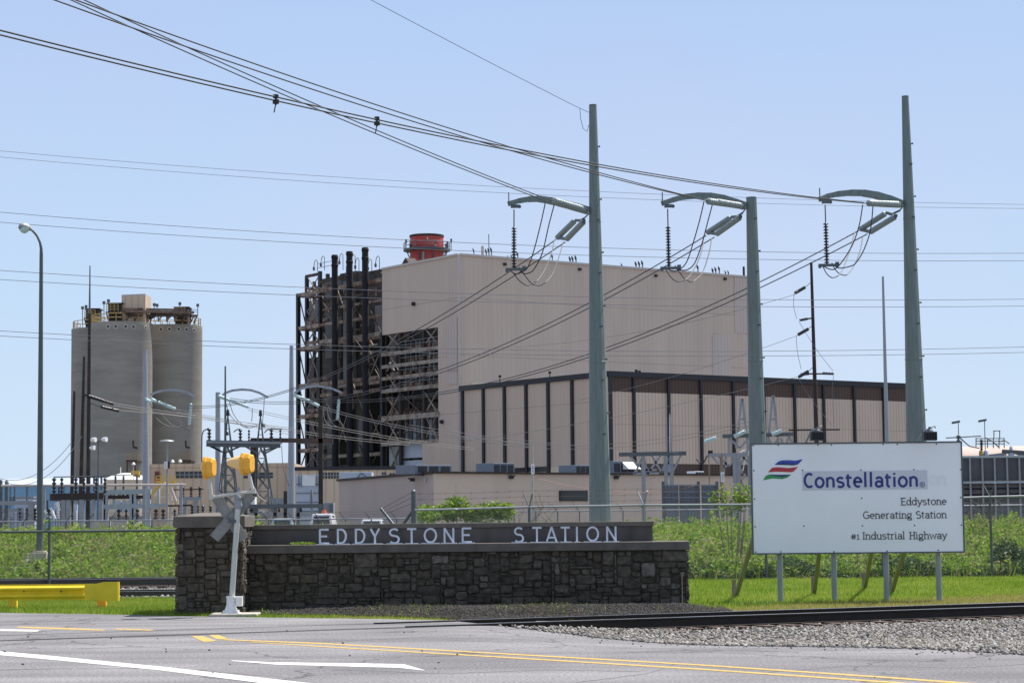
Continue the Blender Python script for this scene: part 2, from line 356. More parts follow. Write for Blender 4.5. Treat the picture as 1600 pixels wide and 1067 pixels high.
# ------------------------------------------------------------------ stroke lettering
def arc(cx, cy, rx, ry, a0, a1, n=12):
    return [(cx+rx*math.cos(math.radians(a0+(a1-a0)*i/n)), cy+ry*math.sin(math.radians(a0+(a1-a0)*i/n))) for i in range(n+1)]
XH = 0.70
GLY = {   # glyph: (advance width, strokes, serif bars (x, y, half width))
 'C': (0.62, [arc(.34,.50,.28,.46,52,308,16)], []),
 'G': (0.74, [arc(.38,.50,.32,.47,48,320,16)+[(.66,.12),(.66,.46)], [(.42,.46),(.72,.46)]], []),
 'S': (0.62, [arc(.31,.73,.24,.23,35,270,10)[:-1]+arc(.31,.25,.26,.25,90,-145,10)], []),
 'E': (0.60, [[(.12,0),(.12,1)], [(.12,.965),(.56,.965)], [(.12,.51),(.48,.51)], [(.12,.035),(.58,.035)]], [(.12,.035,.14),(.12,.965,.14)]),
 'D': (0.70, [[(.10,0),(.10,1)], [(.10,.96),(.30,.96)]+arc(.30,.5,.33,.46,90,-90,12)+[(.10,.04)]], []),
 'Y': (0.66, [[(.04,1),(.33,.46)], [(.62,1),(.33,.46)], [(.33,.48),(.33,0)]], []),
 'T': (0.64, [[(.32,0),(.32,1)], [(.02,.955),(.62,.955)]], []),
 'O': (0.86, [arc(.43,.5,.37,.46,0,360,24)], []),
 'N': (0.70, [[(.09,0),(.09,1)], [(.09,.98),(.61,.02)], [(.61,0),(.61,1)]], []),
 'A': (0.72, [[(.03,0),(.36,1)], [(.69,0),(.36,1)], [(.15,.28),(.57,.28)]], []),
 'I': (0.32, [[(.16,0),(.16,1)]], [(.16,.035,.15),(.16,.965,.15)]),
 'H': (0.74, [[(.15,0),(.15,1)], [(.59,0),(.59,1)], [(.15,.5),(.59,.5)]], [(.15,.035,.14),(.15,.965,.14),(.59,.035,.14),(.59,.965,.14)]),
 'o': (0.60, [arc(.30,XH/2,.235,.325,0,360,18)], []),
 'n': (0.62, [[(.12,0),(.12,XH)], [(.12,.44)]+arc(.31,.44,.19,.23,165,0,8)+[(.50,0)]], [(.12,.03,.13),(.50,.03,.13),(.07,XH-.03,.08)]),
 'u': (0.62, [[(.12,XH),(.12,.24)]+arc(.30,.24,.18,.21,180,350,8), [(.50,XH),(.50,0)]], [(.08,XH-.03,.09),(.46,XH-.03,.09),(.54,.03,.09)]),
 'h': (0.62, [[(.12,0),(.12,1.06)], [(.12,.44)]+arc(.31,.44,.19,.23,165,0,8)+[(.50,0)]], [(.12,.03,.13),(.50,.03,.13),(.07,1.03,.08)]),
 'd': (0.62, [arc(.28,XH/2,.21,.32,0,360,16), [(.50,0),(.50,1.06)]], [(.45,1.03,.08),(.55,.03,.08)]),
 'a': (0.58, [[(.10,.56)]+arc(.28,.46,.19,.21,130,0,8)+[(.47,0)], arc(.27,.21,.19,.185,0,360,14)], [(.52,.03,.07)]),
 's': (0.52, [arc(.26,.515,.18,.155,30,270,8)[:-1]+arc(.26,.185,.19,.165,90,-145,8)], []),
 't': (0.42, [[(.16,.90),(.16,.16)]+arc(.27,.16,.11,.13,180,290,5), [(.02,XH-.035),(.38,XH-.035)]], []),
 'e': (0.58, [[(.07,.37),(.50,.37)]+arc(.29,.35,.215,.315,5,305,14)], []),
 'l': (0.30, [[(.13,1.06),(.13,.0)]], [(.08,1.03,.08),(.14,.03,.13)]),
 'i': (0.30, [[(.13,XH),(.13,0)], [(.13,.85),(.13,.97)]], [(.08,XH-.03,.08),(.14,.03,.13)]),
 'r': (0.46, [[(.13,0),(.13,XH)], [(.13,.42)]+arc(.32,.42,.19,.25,165,65,5)], [(.14,.03,.14),(.08,XH-.03,.08)]),
 'g': (0.60, [arc(.27,.42,.20,.25,0,360,14), [(.47,.67),(.56,.67)], arc(.30,-.08,.22,.14,0,360,14), [(.14,.22),(.12,.10),(.24,.06),(.36,.05)]], []),
 'y': (0.58, [[(.06,XH),(.30,.04)], [(.53,XH),(.30,.06),(.20,-.20),(.06,-.23)]], [(.07,XH-.03,.09),(.52,XH-.03,.09)]),
 'w': (0.84, [[(.06,XH),(.23,0),(.42,.62),(.61,0),(.78,XH)]], [(.07,XH-.03,.09),(.78,XH-.03,.09)]),
 '#': (0.62, [[(.20,.05),(.28,.75)], [(.40,.05),(.48,.75)], [(.08,.28),(.56,.28)], [(.10,.52),(.58,.52)]], []),
 '1': (0.40, [[(.10,.56),(.22,.68),(.22,0)]], [(.22,.03,.15)]),
 ' ': (0.34, [], []),
}
def ribbon(pts, w):
    closed = len(pts) > 3 and math.dist(pts[0], pts[-1]) < 1e-5
    n = len(pts); L = []; R = []
    for i in range(n):
        a = pts[i-1] if i else (pts[-2] if closed else None); b = pts[i+1] if i < n-1 else (pts[1] if closed else None)
        p = pts[i]; ds = []
        if a: ds.append((p[0]-a[0], p[1]-a[1]))
        if b: ds.append((b[0]-p[0], b[1]-p[1]))
        ds = [(d[0]/math.hypot(*d), d[1]/math.hypot(*d)) for d in ds if math.hypot(*d) > 1e-7]
        tx = sum(d[0] for d in ds); ty = sum(d[1] for d in ds); q = math.hypot(tx, ty) or 1; tx /= q; ty /= q
        k = w/2/max(0.6, abs(tx*ds[0][0]+ty*ds[0][1])); L.append((p[0]-ty*k, p[1]+tx*k)); R.append((p[0]+ty*k, p[1]-tx*k))
    return L, R
def text_width(t, trk=0.0): return sum(GLY[c][0]+trk for c in t) - trk
def glyph_into(mb, ch, o, ex, ey, en, size, sw, depth, serif=False, sx=1.0):
    """adds glyph ch at o; ex right, ey up, en towards the reader; strokes get 1 mm steps so no two faces share a plane"""
    k = 0
    ss = [(s, sw) for s in GLY[ch][1]]
    if serif: ss += [([(x-h, y), (x+h, y)], sw*0.7) for (x, y, h) in GLY[ch][2]]
    for s, w in ss:
        L, R = ribbon([(x*sx, y) for x, y in s], w); d = depth + 0.0012*k; k += 1
        pt = lambda q, dd: o + ex*(q[0]*size) + ey*(q[1]*size) + en*dd
        vs = []; fs = []; n = len(L)
        for i in range(n): vs += [pt(L[i], d), pt(R[i], d), pt(L[i], 0), pt(R[i], 0)]
        for i in range(n-1):
            a = 4*i; b = a+4; fs += [(a, a+1, b+1, b), (a, b, b+2, a+2), (a+1, a+3, b+3, b+1)]
        fs += [(0, 2, 3, 1), (4*n-4, 4*n-3, 4*n-1, 4*n-2)]
        mb.add(vs, fs)
def text_into(mb, t, o, ex, ey, en, size, sw, depth, serif=False, width=None, trk=0.0):
    sx = 1.0 if width is None else width/(text_width(t, trk)*size)
    x = 0
    for c in t:
        glyph_into(mb, c, o + ex*(x*size*sx), ex, ey, en, size, sw, depth, serif, sx); x += GLY[c][0]+trk
# ------------------------------------------------------------------ ground, road, markings, ballast, verges
def sst(a, b, x):
    t = np.clip((x-a)/(b-a), 0, 1); return t*t*(3-2*t)
def rail_y(x): return 38.0 + 0.47*x
def berm0(x): return 62.9 + 0.0*x + 1.0*sst(-6, 4, x)
def gz(x, y):
    x = np.asarray(x, float); y = np.asarray(y, float)
    low = -0.21*sst(-1.2, 3.5, x)*sst(29, 36, y)*(1-sst(0.9, 2.3, y-rail_y(x)))
    b = y-berm0(x)
    berm = 1.22*sst(0, 13, b) - 0.95*sst(16, 26, b)
    return low + berm
def grid_sheet(name, xs, ys, zoff, m, kind='structure', mask=None):
    X, Y = np.meshgrid(xs, ys); Z = gz(X, Y)+zoff
    v = np.stack([X, Y, Z], -1).reshape(-1, 3); nx = len(xs); ny = len(ys)
    i = np.arange(nx-1)[None, :]+nx*np.arange(ny-1)[:, None]; f = np.stack([i, i+1, i+nx+1, i+nx], -1).reshape(-1, 4)
    if mask is not None:
        c = v[f].mean(1); f = f[mask(c[:, 0], c[:, 1])]
    return np_mesh(name, v, f, m, kind, True)
def ground_mat():
    return mat('packed_grey_earth', (0.17,0.155,0.135), 0.95, 0, 0.25, 0.6, c2=(0.10,0.095,0.08), bump=0.3, bs=15)
xs = np.concatenate([[-4000,-1200,-400,-150,-80], np.arange(-45,45.1,1.0), [80,150,400,1200,4000]])
ys = np.concatenate([[-60,0,15], np.arange(20,110.1,0.75), [140,200,300,500,900,1800,6000]])
grid_sheet('ground', xs, ys, -0.05, ground_mat())
EDGE = [G(x, y) for x, y in ((-400,953),(-200,955),(0,957),(150,959),(272,962),(400,964),(560,966),(690,968.5),(760,974),(850,980),(930,984),(1050,990),(1200,999),(1400,1010),(1600,1022),(1900,1038))]
EX = np.array([-60]+[e.x for e in EDGE]+[60]); EY = np.array([EDGE[0].y]+[e.y for e in EDGE]+[EDGE[-1].y])
def road_edge(x): return np.interp(x, EX, EY)
def strip_sheet(name, xs, y0, y1, ny, zoff, m, kind='structure'):
    v = []; nx = len(xs)
    for k in range(ny+1):
        yy = y0(xs)+(y1(xs)-y0(xs))*k/ny; v.append(np.stack([xs, yy, gz(xs, yy)+zoff], -1))
    v = np.concatenate(v); i = np.arange(nx-1)[None, :]+nx*np.arange(ny)[:, None]
    f = np.stack([i, i+1, i+nx+1, i+nx], -1).reshape(-1, 4)
    return np_mesh(name, v, f, m, kind, True)
def asphalt():
    m, n, l, b = nt('worn_asphalt'); b.inputs['Roughness'].default_value = 0.92; b.inputs['Specular IOR Level'].default_value = 0.12
    geo = n.new('ShaderNodeNewGeometry')
    def noise(sc, det=6, st=None):
        z = n.new('ShaderNodeTexNoise'); z.inputs['Scale'].default_value = sc; z.inputs['Detail'].default_value = det; s = geo.outputs['Position']
        if st:
            mp = n.new('ShaderNodeMapping'); mp.inputs['Scale'].default_value = st; mp.inputs['Rotation'].default_value = (0,0,0.15); l.new(s, mp.inputs[0]); s = mp.outputs[0]
        l.new(s, z.inputs['Vector']); return z.outputs[0]
    def mr(x, a, bb, c, d):
        q = n.new('ShaderNodeMapRange'); q.inputs[1].default_value = a; q.inputs[2].default_value = bb; q.inputs[3].default_value = c; q.inputs[4].default_value = d
        l.new(x, q.inputs[0]); return q.outputs[0]
    def mul(a, bb):
        q = n.new('ShaderNodeMath'); q.operation = 'MULTIPLY'; l.new(a, q.inputs[0]); l.new(bb, q.inputs[1]); return q.outputs[0]
    t = mul(mr(noise(0.30, 8), 0.3, 0.7, 0.78, 1.16), mr(noise(26, 3), 0.28, 0.72, 0.50, 1.5))
    t = mul(t, mr(noise(0.9, 6, (0.10,1,1)), 0.35, 0.65, 0.80, 1.12))
    vo = n.new('ShaderNodeTexVoronoi'); vo.feature = 'DISTANCE_TO_EDGE'; vo.inputs['Scale'].default_value = 0.16
    wa = n.new('ShaderNodeTexNoise'); wa.inputs['Scale'].default_value = 0.8; wa.inputs['Detail'].default_value = 5; l.new(geo.outputs['Position'], wa.inputs['Vector'])
    va = n.new('ShaderNodeVectorMath'); va.operation = 'MULTIPLY_ADD'; va.inputs[1].default_value = (2.2,2.2,0); l.new(wa.outputs['Color'], va.inputs[0]); l.new(geo.outputs['Position'], va.inputs[2])
    l.new(va.outputs[0], vo.inputs['Vector']); t = mul(t, mr(vo.outputs['Distance'], 0.0, 0.007, 0.5, 1.0))
    sc = n.new('ShaderNodeVectorMath'); sc.operation = 'SCALE'; sc.inputs[0].default_value = (0.205,0.197,0.201); l.new(t, sc.inputs['Scale'])
    l.new(sc.outputs[0], b.inputs['Base Color'])
    bp = n.new('ShaderNodeBump'); bp.inputs['Strength'].default_value = 0.5; bp.inputs['Distance'].default_value = 0.01
    l.new(noise(60, 3), bp.inputs['Height']); l.new(bp.outputs[0], b.inputs['Normal'])
    return m
xr = np.concatenate([[-60,-45,-35,-25,-18], np.arange(-14,14.01,0.2), [18,25,35,45,60]])
road = strip_sheet('road', xr, lambda x: np.full_like(x, -30.0), lambda x: road_edge(x)+0.04*np.sin(x*7)+0.03*np.sin(x*17.3), 60, 0.0, asphalt())
M['mark_white'] = mat('worn_white_marking', (0.58,0.575,0.56), 0.8, 0, 0.1, 9, c2=(0.26,0.25,0.24), c2amt=(0.52,0.72), spec=.2)
M['mark_yellow'] = mat('worn_yellow_marking', (0.54,0.35,0.095), 0.8, 0, 0.1, 9, c2=(0.26,0.21,0.13), c2amt=(0.48,0.70), spec=.2)
M['tar'] = mat('black_rubber_strip', (0.022,0.022,0.024), 0.7, 0, 0.4, 1.5)
def marking(px, m, z=0.004):
    mb = MB(); n = len(px)//2           # upper edge points then lower edge points, left to right both
    up = [G(*p) for p in px[:n]]; lo = [G(*p) for p in px[n:]]
    for i in range(n-1):
        for k in range(6):
            t0 = k/6; t1 = (k+1)/6
            q = [up[i].lerp(up[i+1], t0), up[i].lerp(up[i+1], t1), lo[i].lerp(lo[i+1], t1), lo[i].lerp(lo[i+1], t0)]
            for c in q: c.z = float(gz(c.x, c.y))+z
            mb.quad(*q)
    o = mb.build('marking', m, road); o['kind'] = 'structure'; return o
marking([(-60,1012),(60,1022.5),(260,1042),(520,1071),(-60,1018),(60,1028.5),(250,1047),(480,1076)], M['mark_white'])
marking([(362,1031.5),(430,1034.5),(560,1036),(632,1037.5),(664,1047),(362,1032.5),(430,1038),(560,1041.5),(622,1043),(662,1047.4)], M['mark_white'])
marking([(-60,981.5),(62,984),(-60,984.5),(58,986.5)], M['mark_white'])
marking([(352,998.5),(500,1004),(800,1021),(1100,1038),(1400,1058),(1700,1080),(345,999.6),(500,1005.8),(800,1022.8),(1100,1040),(1400,1060.4),(1700,1083)], M['mark_yellow'])
marking([(390,1002.5),(500,1009),(800,1026.5),(1100,1044.5),(1400,1065),(1700,1088),(390,1003.2),(500,1010.4),(800,1028.3),(1100,1046.6),(1400,1067.4),(1700,1091)], M['mark_yellow'])
marking([(299,993.5),(318,993.5),(318,1002.5),(338,1001.5)], M['mark_yellow'])
marking([(326,992),(342,992),(340,998.5),(357,997.5)], M['mark_yellow'])
marking([(28,978.5),(110,981),(168,984),(28,980.3),(105,983),(160,985)], M['mark_yellow'])
marking([(180,981.8),(240,983.5),(180,983.3),(238,985)], M['mark_yellow'])
M['seal'] = mat('old_crack_seal', (0.12,0.115,0.117), 0.9, 0, 0.3, 3)
def seam(px, w):
    pts = [G(*p) for p in px]; mb = MB(); rr = random.Random(int(px[0][0]+px[0][1])); L = []
    for i in range(len(pts)-1):
        for k in range(14):
            q = pts[i].lerp(pts[i+1], k/14); L.append(Vector((q.x, q.y+rr.uniform(-.05,.05), 0)))
    for i in range(len(L)-1):
        a, b = L[i], L[i+1]; wa, wb = w*rr.uniform(.5,1.3), w*rr.uniform(.5,1.3)
        v = [Vector((a.x,a.y-wa,0)), Vector((b.x,b.y-wb,0)), Vector((b.x,b.y+wb,0)), Vector((a.x,a.y+wa,0))]
        for c in v: c.z = float(gz(c.x, c.y))+.002
        mb.quad(*v)
    o = mb.build('crack_seal', M['seal'], road); o['kind'] = 'structure'
for px, w in (([(-40,1047),(120,1043),(300,1046),(470,1060)], .02), ([(120,1013),(330,1007),(560,1000),(760,990)], .025), ([(520,1046),(700,1052),(860,1046),(1010,1049)], .02), ([(700,1000),(840,1003),(1000,1006)], .02), ([(980,1018),(1110,1012),(1260,1019)], .03), ([(1200,1050),(1320,1040),(1500,1043),(1640,1035)], .02), ([(40,968),(200,966),(420,972)], .02), ([(900,1066),(1010,1052),(1060,1036)], .03)): seam(px, w)
# railway through the road
def track(name, label, y_of, x0, x1, ztop, gauge, hgt, ties=True, tie_range=None, grp=None):
    ang = math.atan(0.47) if name == 'railway_track' and ztop < 0.06 else 0.0
    c = Vector((0.5*(x0+x1), float(y_of(0.5*(x0+x1))), 0))
    t = thing(name, c, label, 'railway track', grp)
    dirv = Vector((math.cos(ang), math.sin(ang), 0)); nv = Vector((-dirv.y, dirv.x, 0))
    for k in (0, 1):
        a = Vector((x0, float(y_of(x0)), ztop)) + nv*(gauge*k); b = Vector((x1, float(y_of(x1)), ztop)) + nv*(gauge*k)
        prof = [(-.07,-hgt),(.07,-hgt),(.07,-hgt+.015),(.015,-hgt+.035),(.012,-.045),(.036,-.035),(.036,-.006),(-.036,-.006),(-.036,-.035),(-.012,-.045),(-.015,-hgt+.035),(-.07,-hgt+.015)]
        mb = MB(); mb.prism([a + nv*p + Vector((0,0,q)) for p, q in prof], b-a); r = mb.build('rail', M['rail_side'], t)
        mb = MB(); mb.beam(a+Vector((0,0,-.0025)), b+Vector((0,0,-.0025)), 0.07, 0.006); mb.build('rail_head', M['rail_head'], r)
    if ties:
        n = 0; s = tie_range[0]
        while s < tie_range[1]:
            p = Vector((s, float(y_of(s)), ztop-hgt-.08)); j = random.uniform(-.06,.06)
            mb = MB(); mb.beam(p-nv*(0.55+j), p+nv*(gauge+.5), 0.23, 0.16); mb.build('tie', M['tie'], t, 0.012)
            s += 0.52*dirv.x; n += 1
    return t
track('railway_track', 'dark steel railway track crossing the road and running past the white sign board', rail_y, -1.9, 45, 0.03, 1.50, 0.19, True, (-0.6, 16))
for off in (-0.09, 0.09, 1.62):        # rubber flangeway strips where the road crosses the rails
    a = math.atan(0.47); mb = MB(); oy = off/math.cos(a)
    X = np.linspace(-16, -1.0, 40)
    for i in range(39):
        w = 0.045 if off < 1.5 else 0.035
        mb.quad((X[i], rail_y(X[i])+oy-w, .006), (X[i+1], rail_y(X[i+1])+oy-w, .006), (X[i+1], rail_y(X[i+1])+oy+w, .006), (X[i], rail_y(X[i])+oy+w, .006))
    o = mb.build('crossing_strip', M['tar'], road); o['kind'] = 'structure'
track('railway_track', 'rusty rails behind the chain-link fence, left of the stone wall, on grey ballast', lambda x: 53.3+0*x, -40, 3, 0.16, 1.45, 0.18, True, (-12, -6))
track('railway_track', 'farther rails at the foot of the weedy bank left of the stone wall', lambda x: 60.0+0*x, -40, 3, 0.30, 1.45, 0.19, True, (-13, -7))
def verge_mat():
    m, n, l, b = nt('short_grass_soil'); b.inputs['Roughness'].default_value = 0.95
    geo = n.new('ShaderNodeNewGeometry'); z = n.new('ShaderNodeTexNoise'); z.inputs['Scale'].default_value = 5; z.inputs['Detail'].default_value = 8; z.inputs['Roughness'].default_value = 0.75
    l.new(geo.outputs['Position'], z.inputs['Vector']); r = n.new('ShaderNodeValToRGB'); e = r.color_ramp.elements
    e[0].position = 0.3; e[0].color = (0.06,0.11,0.012,1); e[1].position = 0.62; e[1].color = (0.13,0.21,0.025,1); x = e.new(0.75); x.color = (0.22,0.20,0.07,1)
    l.new(z.outputs[0], r.inputs[0]); l.new(r.outputs[0], b.inputs['Base Color']); return m
VM = verge_mat()
xv = np.arange(-30, 30.1, 0.5)
ylow = lambda x: np.where(x < -1.2, np.minimum(road_edge(x)-0.15, 46), rail_y(x)+2.45)
strip_sheet('grass_verge', xv, ylow, lambda x: np.where(x < 3.0, 52.2, berm0(x)-0.2), 40, -0.012, VM)
SOIL = mat('dry_bare_soil', (0.20,0.165,0.12), 0.95, 0, 0.3, 4, c2=(0.11,0.095,0.075), bump=0.4, bs=20)
strip_sheet('soil_strip', np.arange(3.0, 30.1, 0.5), lambda x: berm0(x)-0.5, lambda x: berm0(x)+0.8, 4, -0.005, SOIL)
STONEBED = mat('ballast_bed', (0.20,0.19,0.18), 0.95, 0, 0.3, 12, c2=(0.11,0.10,0.09), bump=0.6, bs=30)
strip_sheet('ballast_bed', np.arange(-30, 3.1, 0.5), lambda x: 52.2+0*x, lambda x: berm0(x)+0.1, 14, 0.0, STONEBED)
strip_sheet('ballast_bed', np.arange(0.4, 30.1, 0.25), lambda x: np.minimum(road_edge(x)-0.3, rail_y(x)-0.2), lambda x: rail_y(x)+1.9, 24, -0.008, STONEBED)
# ---- scattered stuff
def scatter_stones(name, xy, size, m, z=None, flat=0.75):
    bm = bmesh.new(); bmesh.ops.create_icosphere(bm, subdivisions=1, radius=1); bv = np.array([v.co[:] for v in bm.verts]); bf = np.array([[v.index for v in f.verts] for f in bm.faces]); bm.free()
    bm = bmesh.new(); bmesh.ops.create_cube(bm, size=1.3); cvv = np.array([v.co[:] for v in bm.verts]); bm.free()
    N = len(xy); k = len(bv)
    q = RNG.normal(size=(N, 3, 3)); Q, _ = np.linalg.qr(q)
    j = bv[None]*(1+RNG.uniform(-0.38, 0.38, (N, k, 1)))
    sc = size*RNG.uniform(0.55, 1.35, (N, 1, 1))*np.stack([RNG.uniform(.7,1.3,N), RNG.uniform(.7,1.2,N), RNG.uniform(.5,.9,N)], -1)[:, None, :]
    v = np.einsum('nki,nij->nkj', j*sc, Q)
    base = gz(xy[:, 0], xy[:, 1]) if z is None else z
    v[:, :, 0] += xy[:, 0:1]; v[:, :, 1] += xy[:, 1:2]; v[:, :, 2] += (base + size*0.35*RNG.uniform(0.2, 1.4, N))[:, None]
    f = (bf[None]+(np.arange(N)*k)[:, None, None]).reshape(-1, 3)
    return np_mesh(name, v.reshape(-1, 3), f, m)
def inside(n, x0, x1, y0, y1, cond=None):
    x = RNG.uniform(x0, x1, n); y = RNG.uniform(y0, y1, n); k = np.ones(n, bool) if cond is None else cond(x, y)
    return np.stack([x[k], y[k]], -1)
p1 = inside(46000, -0.6, 15, 28, 46, lambda x, y: (y > road_edge(x)-0.1-0.25*RNG.random(len(x))) & (y < rail_y(x)-0.12) & (x > 1.2-2.0*RNG.random(len(x))))
p1b = inside(5200, -3, 14, 25, 42, lambda x, y: (y < road_edge(x)) & (y > road_edge(x)-0.25-2.2*RNG.random(len(x))**2.5) & (x > 0.5))
p1c = inside(9000, 1.0, 16, 38, 50, lambda x, y: (y > rail_y(x)+0.1) & (y < rail_y(x)+1.6) )
scatter_stones('ballast_stones', np.concatenate([p1, p1c]), 0.030, M['ballast'])
scatter_stones('loose_gravel', p1b, 0.016, M['ballast'])
scatter_stones('loose_gravel', inside(60, -11, 12, 24, 37, lambda x, y: y < road_edge(x)-0.2), 0.017, M['gravel_dark'])
p2 = inside(9000, -17, -5, 52.3, 62.9); scatter_stones('ballast_stones', p2, 0.045, M['ballast'])
mul_lo = lambda x: np.maximum(rail_y(x)+1.95, road_edge(x)+0.5+0.5*(1-sst(-3.0, -0.5, x)))+0.05*np.sin(x*5)
def mulch_z(x, y): return 0.012+0.09*sst(0, 2.2, y-mul_lo(x))*(1-sst(3.2, 4.2, x))
xm = np.arange(-5.45, 4.25, 0.1); v = []
for k in range(9):
    yy = mul_lo(xm)+(44.2-mul_lo(xm))*k/8; v.append(np.stack([xm, yy, mulch_z(xm, yy)], -1))
v = np.concatenate(v); nx = len(xm); i = np.arange(nx-1)[None, :]+nx*np.arange(8)[:, None]
np_mesh('mulch_bed', v, np.stack([i, i+1, i+nx+1, i+nx], -1).reshape(-1, 4), mat('black_mulch', (0.035,0.032,0.03), 0.95, 0, 0.3, 20, bump=0.5, bs=40), 'structure', True)
pm = inside(30000, -5.4, 4.3, 39.5, 44.0, lambda x, y: y > mul_lo(x)-0.03); scatter_stones('mulch_chips', pm, 0.022, M['gravel_dark'], mulch_z(pm[:, 0], pm[:, 1]))
def straws(name, xy, z, ln, w, m, up=0.15):
    N = len(xy); a = RNG.uniform(0, 2*np.pi, N); d = np.stack([np.cos(a), np.sin(a), RNG.uniform(-up, up*2, N)], -1)*(ln*RNG.uniform(.4, 1.3, N))[:, None]
    c = np.stack([xy[:, 0], xy[:, 1], z+0.03], -1); o = np.array([0, 0, w])
    v = np.stack([c-d/2, c+d/2, c+d/2+o, c-d/2+o], 1).reshape(-1, 3); return np_mesh(name, v, np.arange(4*N).reshape(N, 4), m)
ps = inside(2600, -3.5, 1.2, 40.3, 44, lambda x, y: (y > mul_lo(x)) & (np.sin(x*1.9)+RNG.normal(size=len(x))*.6 > 0.3)); straws('dry_straw', ps, mulch_z(ps[:, 0], ps[:, 1]), 0.09, 0.009, M['straw'], 0.25)
def blades(name, xy, h, w, m, z=None, lean=0.35):
    N = len(xy); z = gz(xy[:, 0], xy[:, 1]) if z is None else z
    a = RNG.uniform(0, 2*np.pi, N); hh = h*RNG.uniform(.5, 1.3, N); b = np.stack([np.cos(a), np.sin(a), 0*a], -1)*(w/2)
    c = np.stack([xy[:, 0], xy[:, 1], z-0.02], -1); t = c + np.stack([RNG.normal(0, lean, N)*hh, RNG.normal(0, lean, N)*hh, hh+0.02], -1)
    v = np.stack([c-b, c+b, t], 1).reshape(-1, 3); return np_mesh(name, v, np.arange(3*N).reshape(N, 3), m)
mow = lambda x, y: y < 52.0
blades('lawn_grass', inside(75000, -15, -5.5, 43, 52.2, lambda x, y: (y > road_edge(x)+0.05+0.3*RNG.random(len(x))) & ~((x > -6.9) & (y > 43.1))), 0.085, 0.016, M['grass'])
blades('lawn_grass', inside(26000, -7, 1.2, 40, 43.4, lambda x, y: (y > road_edge(x)+0.12*RNG.random(len(x))) & (y < mul_lo(x)+0.05+0.35*RNG.random(len(x))) & ((x < -3.4) | (RNG.random(len(x)) < 0.3))), 0.05, 0.012, M['grass'])
blades('dry_grass', inside(12000, -4.2, 1.4, 38.5, 43.2, lambda x, y: (y > np.maximum(road_edge(x), np.where(x>-1.5, rail_y(x)+1.85, 0))) & (y < mul_lo(x)+0.08)), 0.035, 0.012, M['drygrass'])
blades('lawn_grass', inside(150000, 3.6, 18, 42, 64, lambda x, y: (y > rail_y(x)+3.0+1.5*sst(4.5, 10, x)+1.2*RNG.random(len(x))+0.5*np.sin(x*1.3)) & (y < berm0(x)-0.3-0.5*RNG.random(len(x))) & (RNG.random(len(x)) < 0.72+0.35*np.sin(x*1.7+np.sin(y*.9)*2)*np.cos(y*.6))), 0.085, 0.017, M['grass'])
blades('dry_grass', inside(60000, 3.2, 16, 41, 50, lambda x, y: (y > rail_y(x)+2.0) & (y < rail_y(x)+3.7+1.8*sst(4.5, 10, x)+1.8*RNG.random(len(x))**2+.5*np.sin(x*1.1))), 0.05, 0.015, M['drygrass'])
sp = inside(1500, -5.4, 3.0, 41.0, 43.9, lambda x, y: (y > mul_lo(x)) & (RNG.random(len(x)) < 0.35+0.4*np.sin(x*2.1)))
blades('mulch_weeds', sp, 0.07, 0.03, M['weed'], mulch_z(sp[:, 0], sp[:, 1]), 0.6)
M['stem'] = island_mat('dry_weed_stem', [(0.26,0.21,0.14),(0.20,0.15,0.11),(0.30,0.24,0.19),(0.20,0.22,0.09)], 0.9, trans=.3)
def leaves(c, size, up=0.0):
    N = len(c); a = RNG.normal(size=(N, 3)); a[:, 2] *= 0.7; a /= np.linalg.norm(a, axis=1)[:, None]; b = RNG.normal(size=(N, 3)); b -= (b*a).sum(1)[:, None]*a; b /= np.linalg.norm(b, axis=1)[:, None]
    s = (size*RNG.uniform(.5, 1.4, N))[:, None]; a = a*s; b = b*s*0.42
    return np.stack([c-a, c+b*1.1-a*.1, c+a, c-b*1.1-a*.1], 1).reshape(-1, 3)
def leaf_mesh(name, c, size, m, kind='stuff'):
    v = leaves(c, size); return np_mesh(name, v, np.arange(len(v)).reshape(-1, 4), m, kind)
def weedheight(x, y): return 0.30+0.13*np.sin(x*0.9+1)*np.cos(y*0.7)+0.10*np.sin(x*2.3+y*1.7)+0.08*np.sin(x*5.1-y*2.9)
def weed_field(n, x0, x1, y0, y1):
    p = inside(n, x0, x1, y0, y1, lambda x, y: y > berm0(x)+0.2)
    h = np.maximum(0.1, weedheight(p[:, 0], p[:, 1])); z = gz(p[:, 0], p[:, 1])+h*RNG.uniform(0, 1, len(p))**0.7*RNG.uniform(.7, 1.25, len(p))
    k = ~((np.abs(p[:, 0]+15.6) < 0.55) & (p[:, 1] > 66.5) & (p[:, 1] < 70.6))
    return np.stack([p[:, 0], p[:, 1], z], -1)[k]
def weed_plants(n, k, x0, x1, y0, y1):      # separate leafy plants of differing height and spread, with gaps between
    c = inside(n, x0, x1, y0, y1, lambda x, y: (y > berm0(x)+0.3) & ~((np.abs(x+15.6) < 0.6) & (y > 66) & (y < 70.6)))
    h = np.maximum(.18, weedheight(c[:, 0], c[:, 1]))*RNG.uniform(.6, 1.7, len(c))*np.where((c[:, 0] > -9) & (c[:, 0] < 4.6) & (c[:, 1] > 68), .5, 1.0); w = RNG.uniform(.07, .17, len(c))
    c = np.repeat(c, k, 0); h = np.repeat(h, k); w = np.repeat(w, k); t = RNG.random(len(c))**.6
    p = c+RNG.normal(size=c.shape)*(w*(1.15-t*.7))[:, None]
    return np.stack([p[:, 0], p[:, 1], gz(p[:, 0], p[:, 1])+h*t], -1)
leaf_mesh('weeds', np.concatenate([weed_field(60000, -24, 24, 63, 82), weed_plants(6500, 34, -24, 24, 63, 71), weed_plants(4200, 30, -26, 26, 71, 82)]), 0.062, M['weed'])
